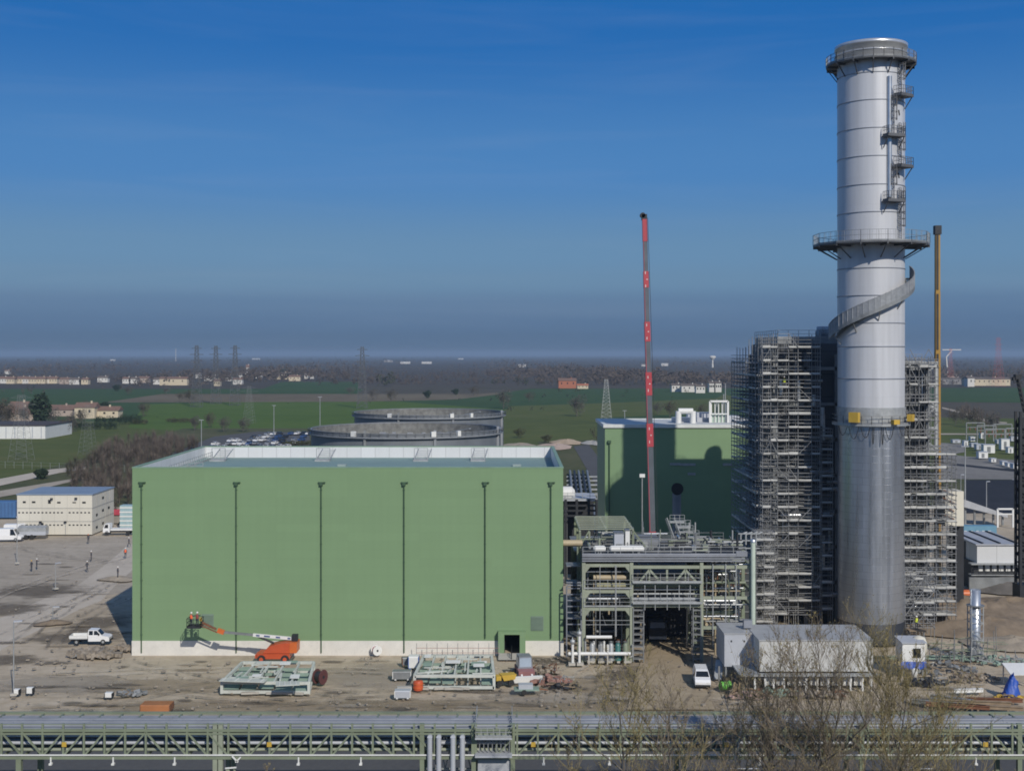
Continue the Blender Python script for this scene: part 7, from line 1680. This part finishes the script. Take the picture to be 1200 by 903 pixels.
# ---------------------------------------------------------------- pylons
M_pyl=mat('pylon_steel',(.10,.105,.115),.6,.3,var=.1); M_pylg=mat('pylon_grey',(.19,.20,.205),.6,.1); M_pylr=mat('pylon_red',(.45,.09,.07),.6); M_pylw=mat('pylon_pale',(.36,.37,.37),.6,.2)
def pylon(label,px,Y,ptop,m,arms=3,base=2.6,group=None,thick=1.0,bands=None,name='pylon'):
    x=XA(px,Y); h_=ZA(ptop,Y)+.35; t=thing(name,label,'pylon',(x,Y,-.35),0,group); b=MB(); q=max(.16,Y*.00028)*thick
    def wd(z): u=z/h_; return base*(1-u)**1.15+.9 if u<.7 else base*.3**1.15+.9-(u-.7)*2.2
    lv=[h_*(1-(1-i/14)**1.25) for i in range(15)]
    for s,u in ((-1,-1),(1,-1),(1,1),(-1,1)):
        for a,c in zip(lv[:-1],lv[1:]): b.beam((s*wd(a),u*wd(a),a),(s*wd(c),u*wd(c),c),q)
    part(t,'leg',b,m); b=MB()
    for i,(a,c) in enumerate(zip(lv[:-1],lv[1:])):
        for u in (-1,1):
            b.beam((-wd(a),u*wd(a),a),(wd(c),u*wd(c),c),q*.6); b.beam((wd(a),u*wd(a),a),(-wd(c),u*wd(c),c),q*.6); b.beam((-wd(a),u*wd(a),a),(wd(a),u*wd(a),a),q*.6)
    part(t,'lattice',b,m)
    for k in range(arms):
        z=h_*(.95-.1*k); l=(3.8,5.2,4.4)[k%3]; c=MB()
        for s in (-1,1): c.beam((s*.8,0,z+.8),(s*l,0,z),q*.8); c.beam((s*.8,0,z-.3),(s*l,0,z),q*.8)
        part(t,'crossarm',c,m)
    return t
pylon('dark lattice pylon on the horizon, left one of three',230.5,900,404.5,M_pyl); pylon('dark lattice pylon on the horizon, middle one of three',253,960,405,M_pyl); pylon('dark lattice pylon on the horizon, right one of three',275.5,930,404.5,M_pyl)
pylon('thin dark lattice pylon alone behind the left end of the tanks',424.5,880,406,M_pyl); pylon('pale lattice mast behind the roof edge of the second green hall',710.5,680,444,M_pylw,0,2.2,thick=.6); pylon('near grey lattice pylon in the grass left of the brown thicket',25,445,462,M_pylg,2,2.6,thick=.4)
pylon('faint thin lattice pylon in front of the white farm shed',103,470,474,M_pylg,2,2.0,thick=.3); pylon('red and pale lattice mast on the right horizon beyond the yellow crane boom',1170,1500,395,M_pylr,3,5,thick=.3); pylon('short red lattice mast next to the taller one on the right horizon',1114,1700,408,M_pylr,2,3,thick=.25)
pylon('faint lattice pylon beside the car park, in the green field',292,690,452,M_pylg,2,2.2,thick=.3)
t=thing('water_tower','white mushroom shaped water tower on the horizon left of the boiler house','water tower',(XA(835,3600),3600,-4.5)); part(t,'shaft',MB().lathe((0,0,0),[(3.2,0),(2.2,20),(2.4,26)],18),M_hw[0]); part(t,'bowl',MB().lathe((0,0,0),[(2.4,26),(9,32),(9.4,36),(8,37.5),(0,38.5)],24),M_hw[0])
t=thing('white_mast','thin white mast on the horizon between pylons and the far left fields','mast',(XA(206,6500),6500,-.35)); part(t,'shaft',MB().tube((0,0,0),(0,0,66),1.3,8),M_hw[0]); part(t,'head',MB().lathe((0,0,64),[(1.2,0),(1.8,1),(1.8,4),(0,5)],10),M_hw[0])
t=thing('signal_crane','white tower crane on the right horizon beside the yellow crane boom','crane',(XA(1111,2100),2100,-.35)); part(t,'mast',MB().beam((0,0,0),(-3,0,34),1.8).beam((-3,0,34),(6,0,44),1.6),M_hw[0]); part(t,'jib',MB().beam((-10,0,46),(22,0,46),1.6),M_hw[0])
# fence of posts in the left field, pipe run behind the hall
t=thing('field_fence','thin post fence across the grass left of the brown thicket','fence',(-190,430,-.35)); b=MB()
for k in range(34): x=-28+k*3.4; b.beam((x,-k*1.0,0),(x,-k*1.0,2.4),.07)
part(t,'post',b,M_galv); b=MB(); b.beam((-28,0,2.3),(84,-33,2.3),.03).beam((-28,0,1.3),(84,-33,1.3),.03); part(t,'wire',b,M_galv)
t=thing('pipe_run','bundle of dark pipes on low sleepers running away beside the lane behind the big hall','pipe run',(26,300,0))
for k in range(5):
    a=Vector((XA(668+k*5,395),395,.8)); c=Vector((XA(676+k*6.5,245),245,.8)); wpart(t,'pipe',MB().tube(a,c,.35,8),M_dark if k%2 else M_steel)
b=MB()
for k in range(12): y=250+k*12; b.box((XA(664,y),y,0),(XA(706,y),y+.6,.45))
wpart(t,'sleeper',b,M_galv)
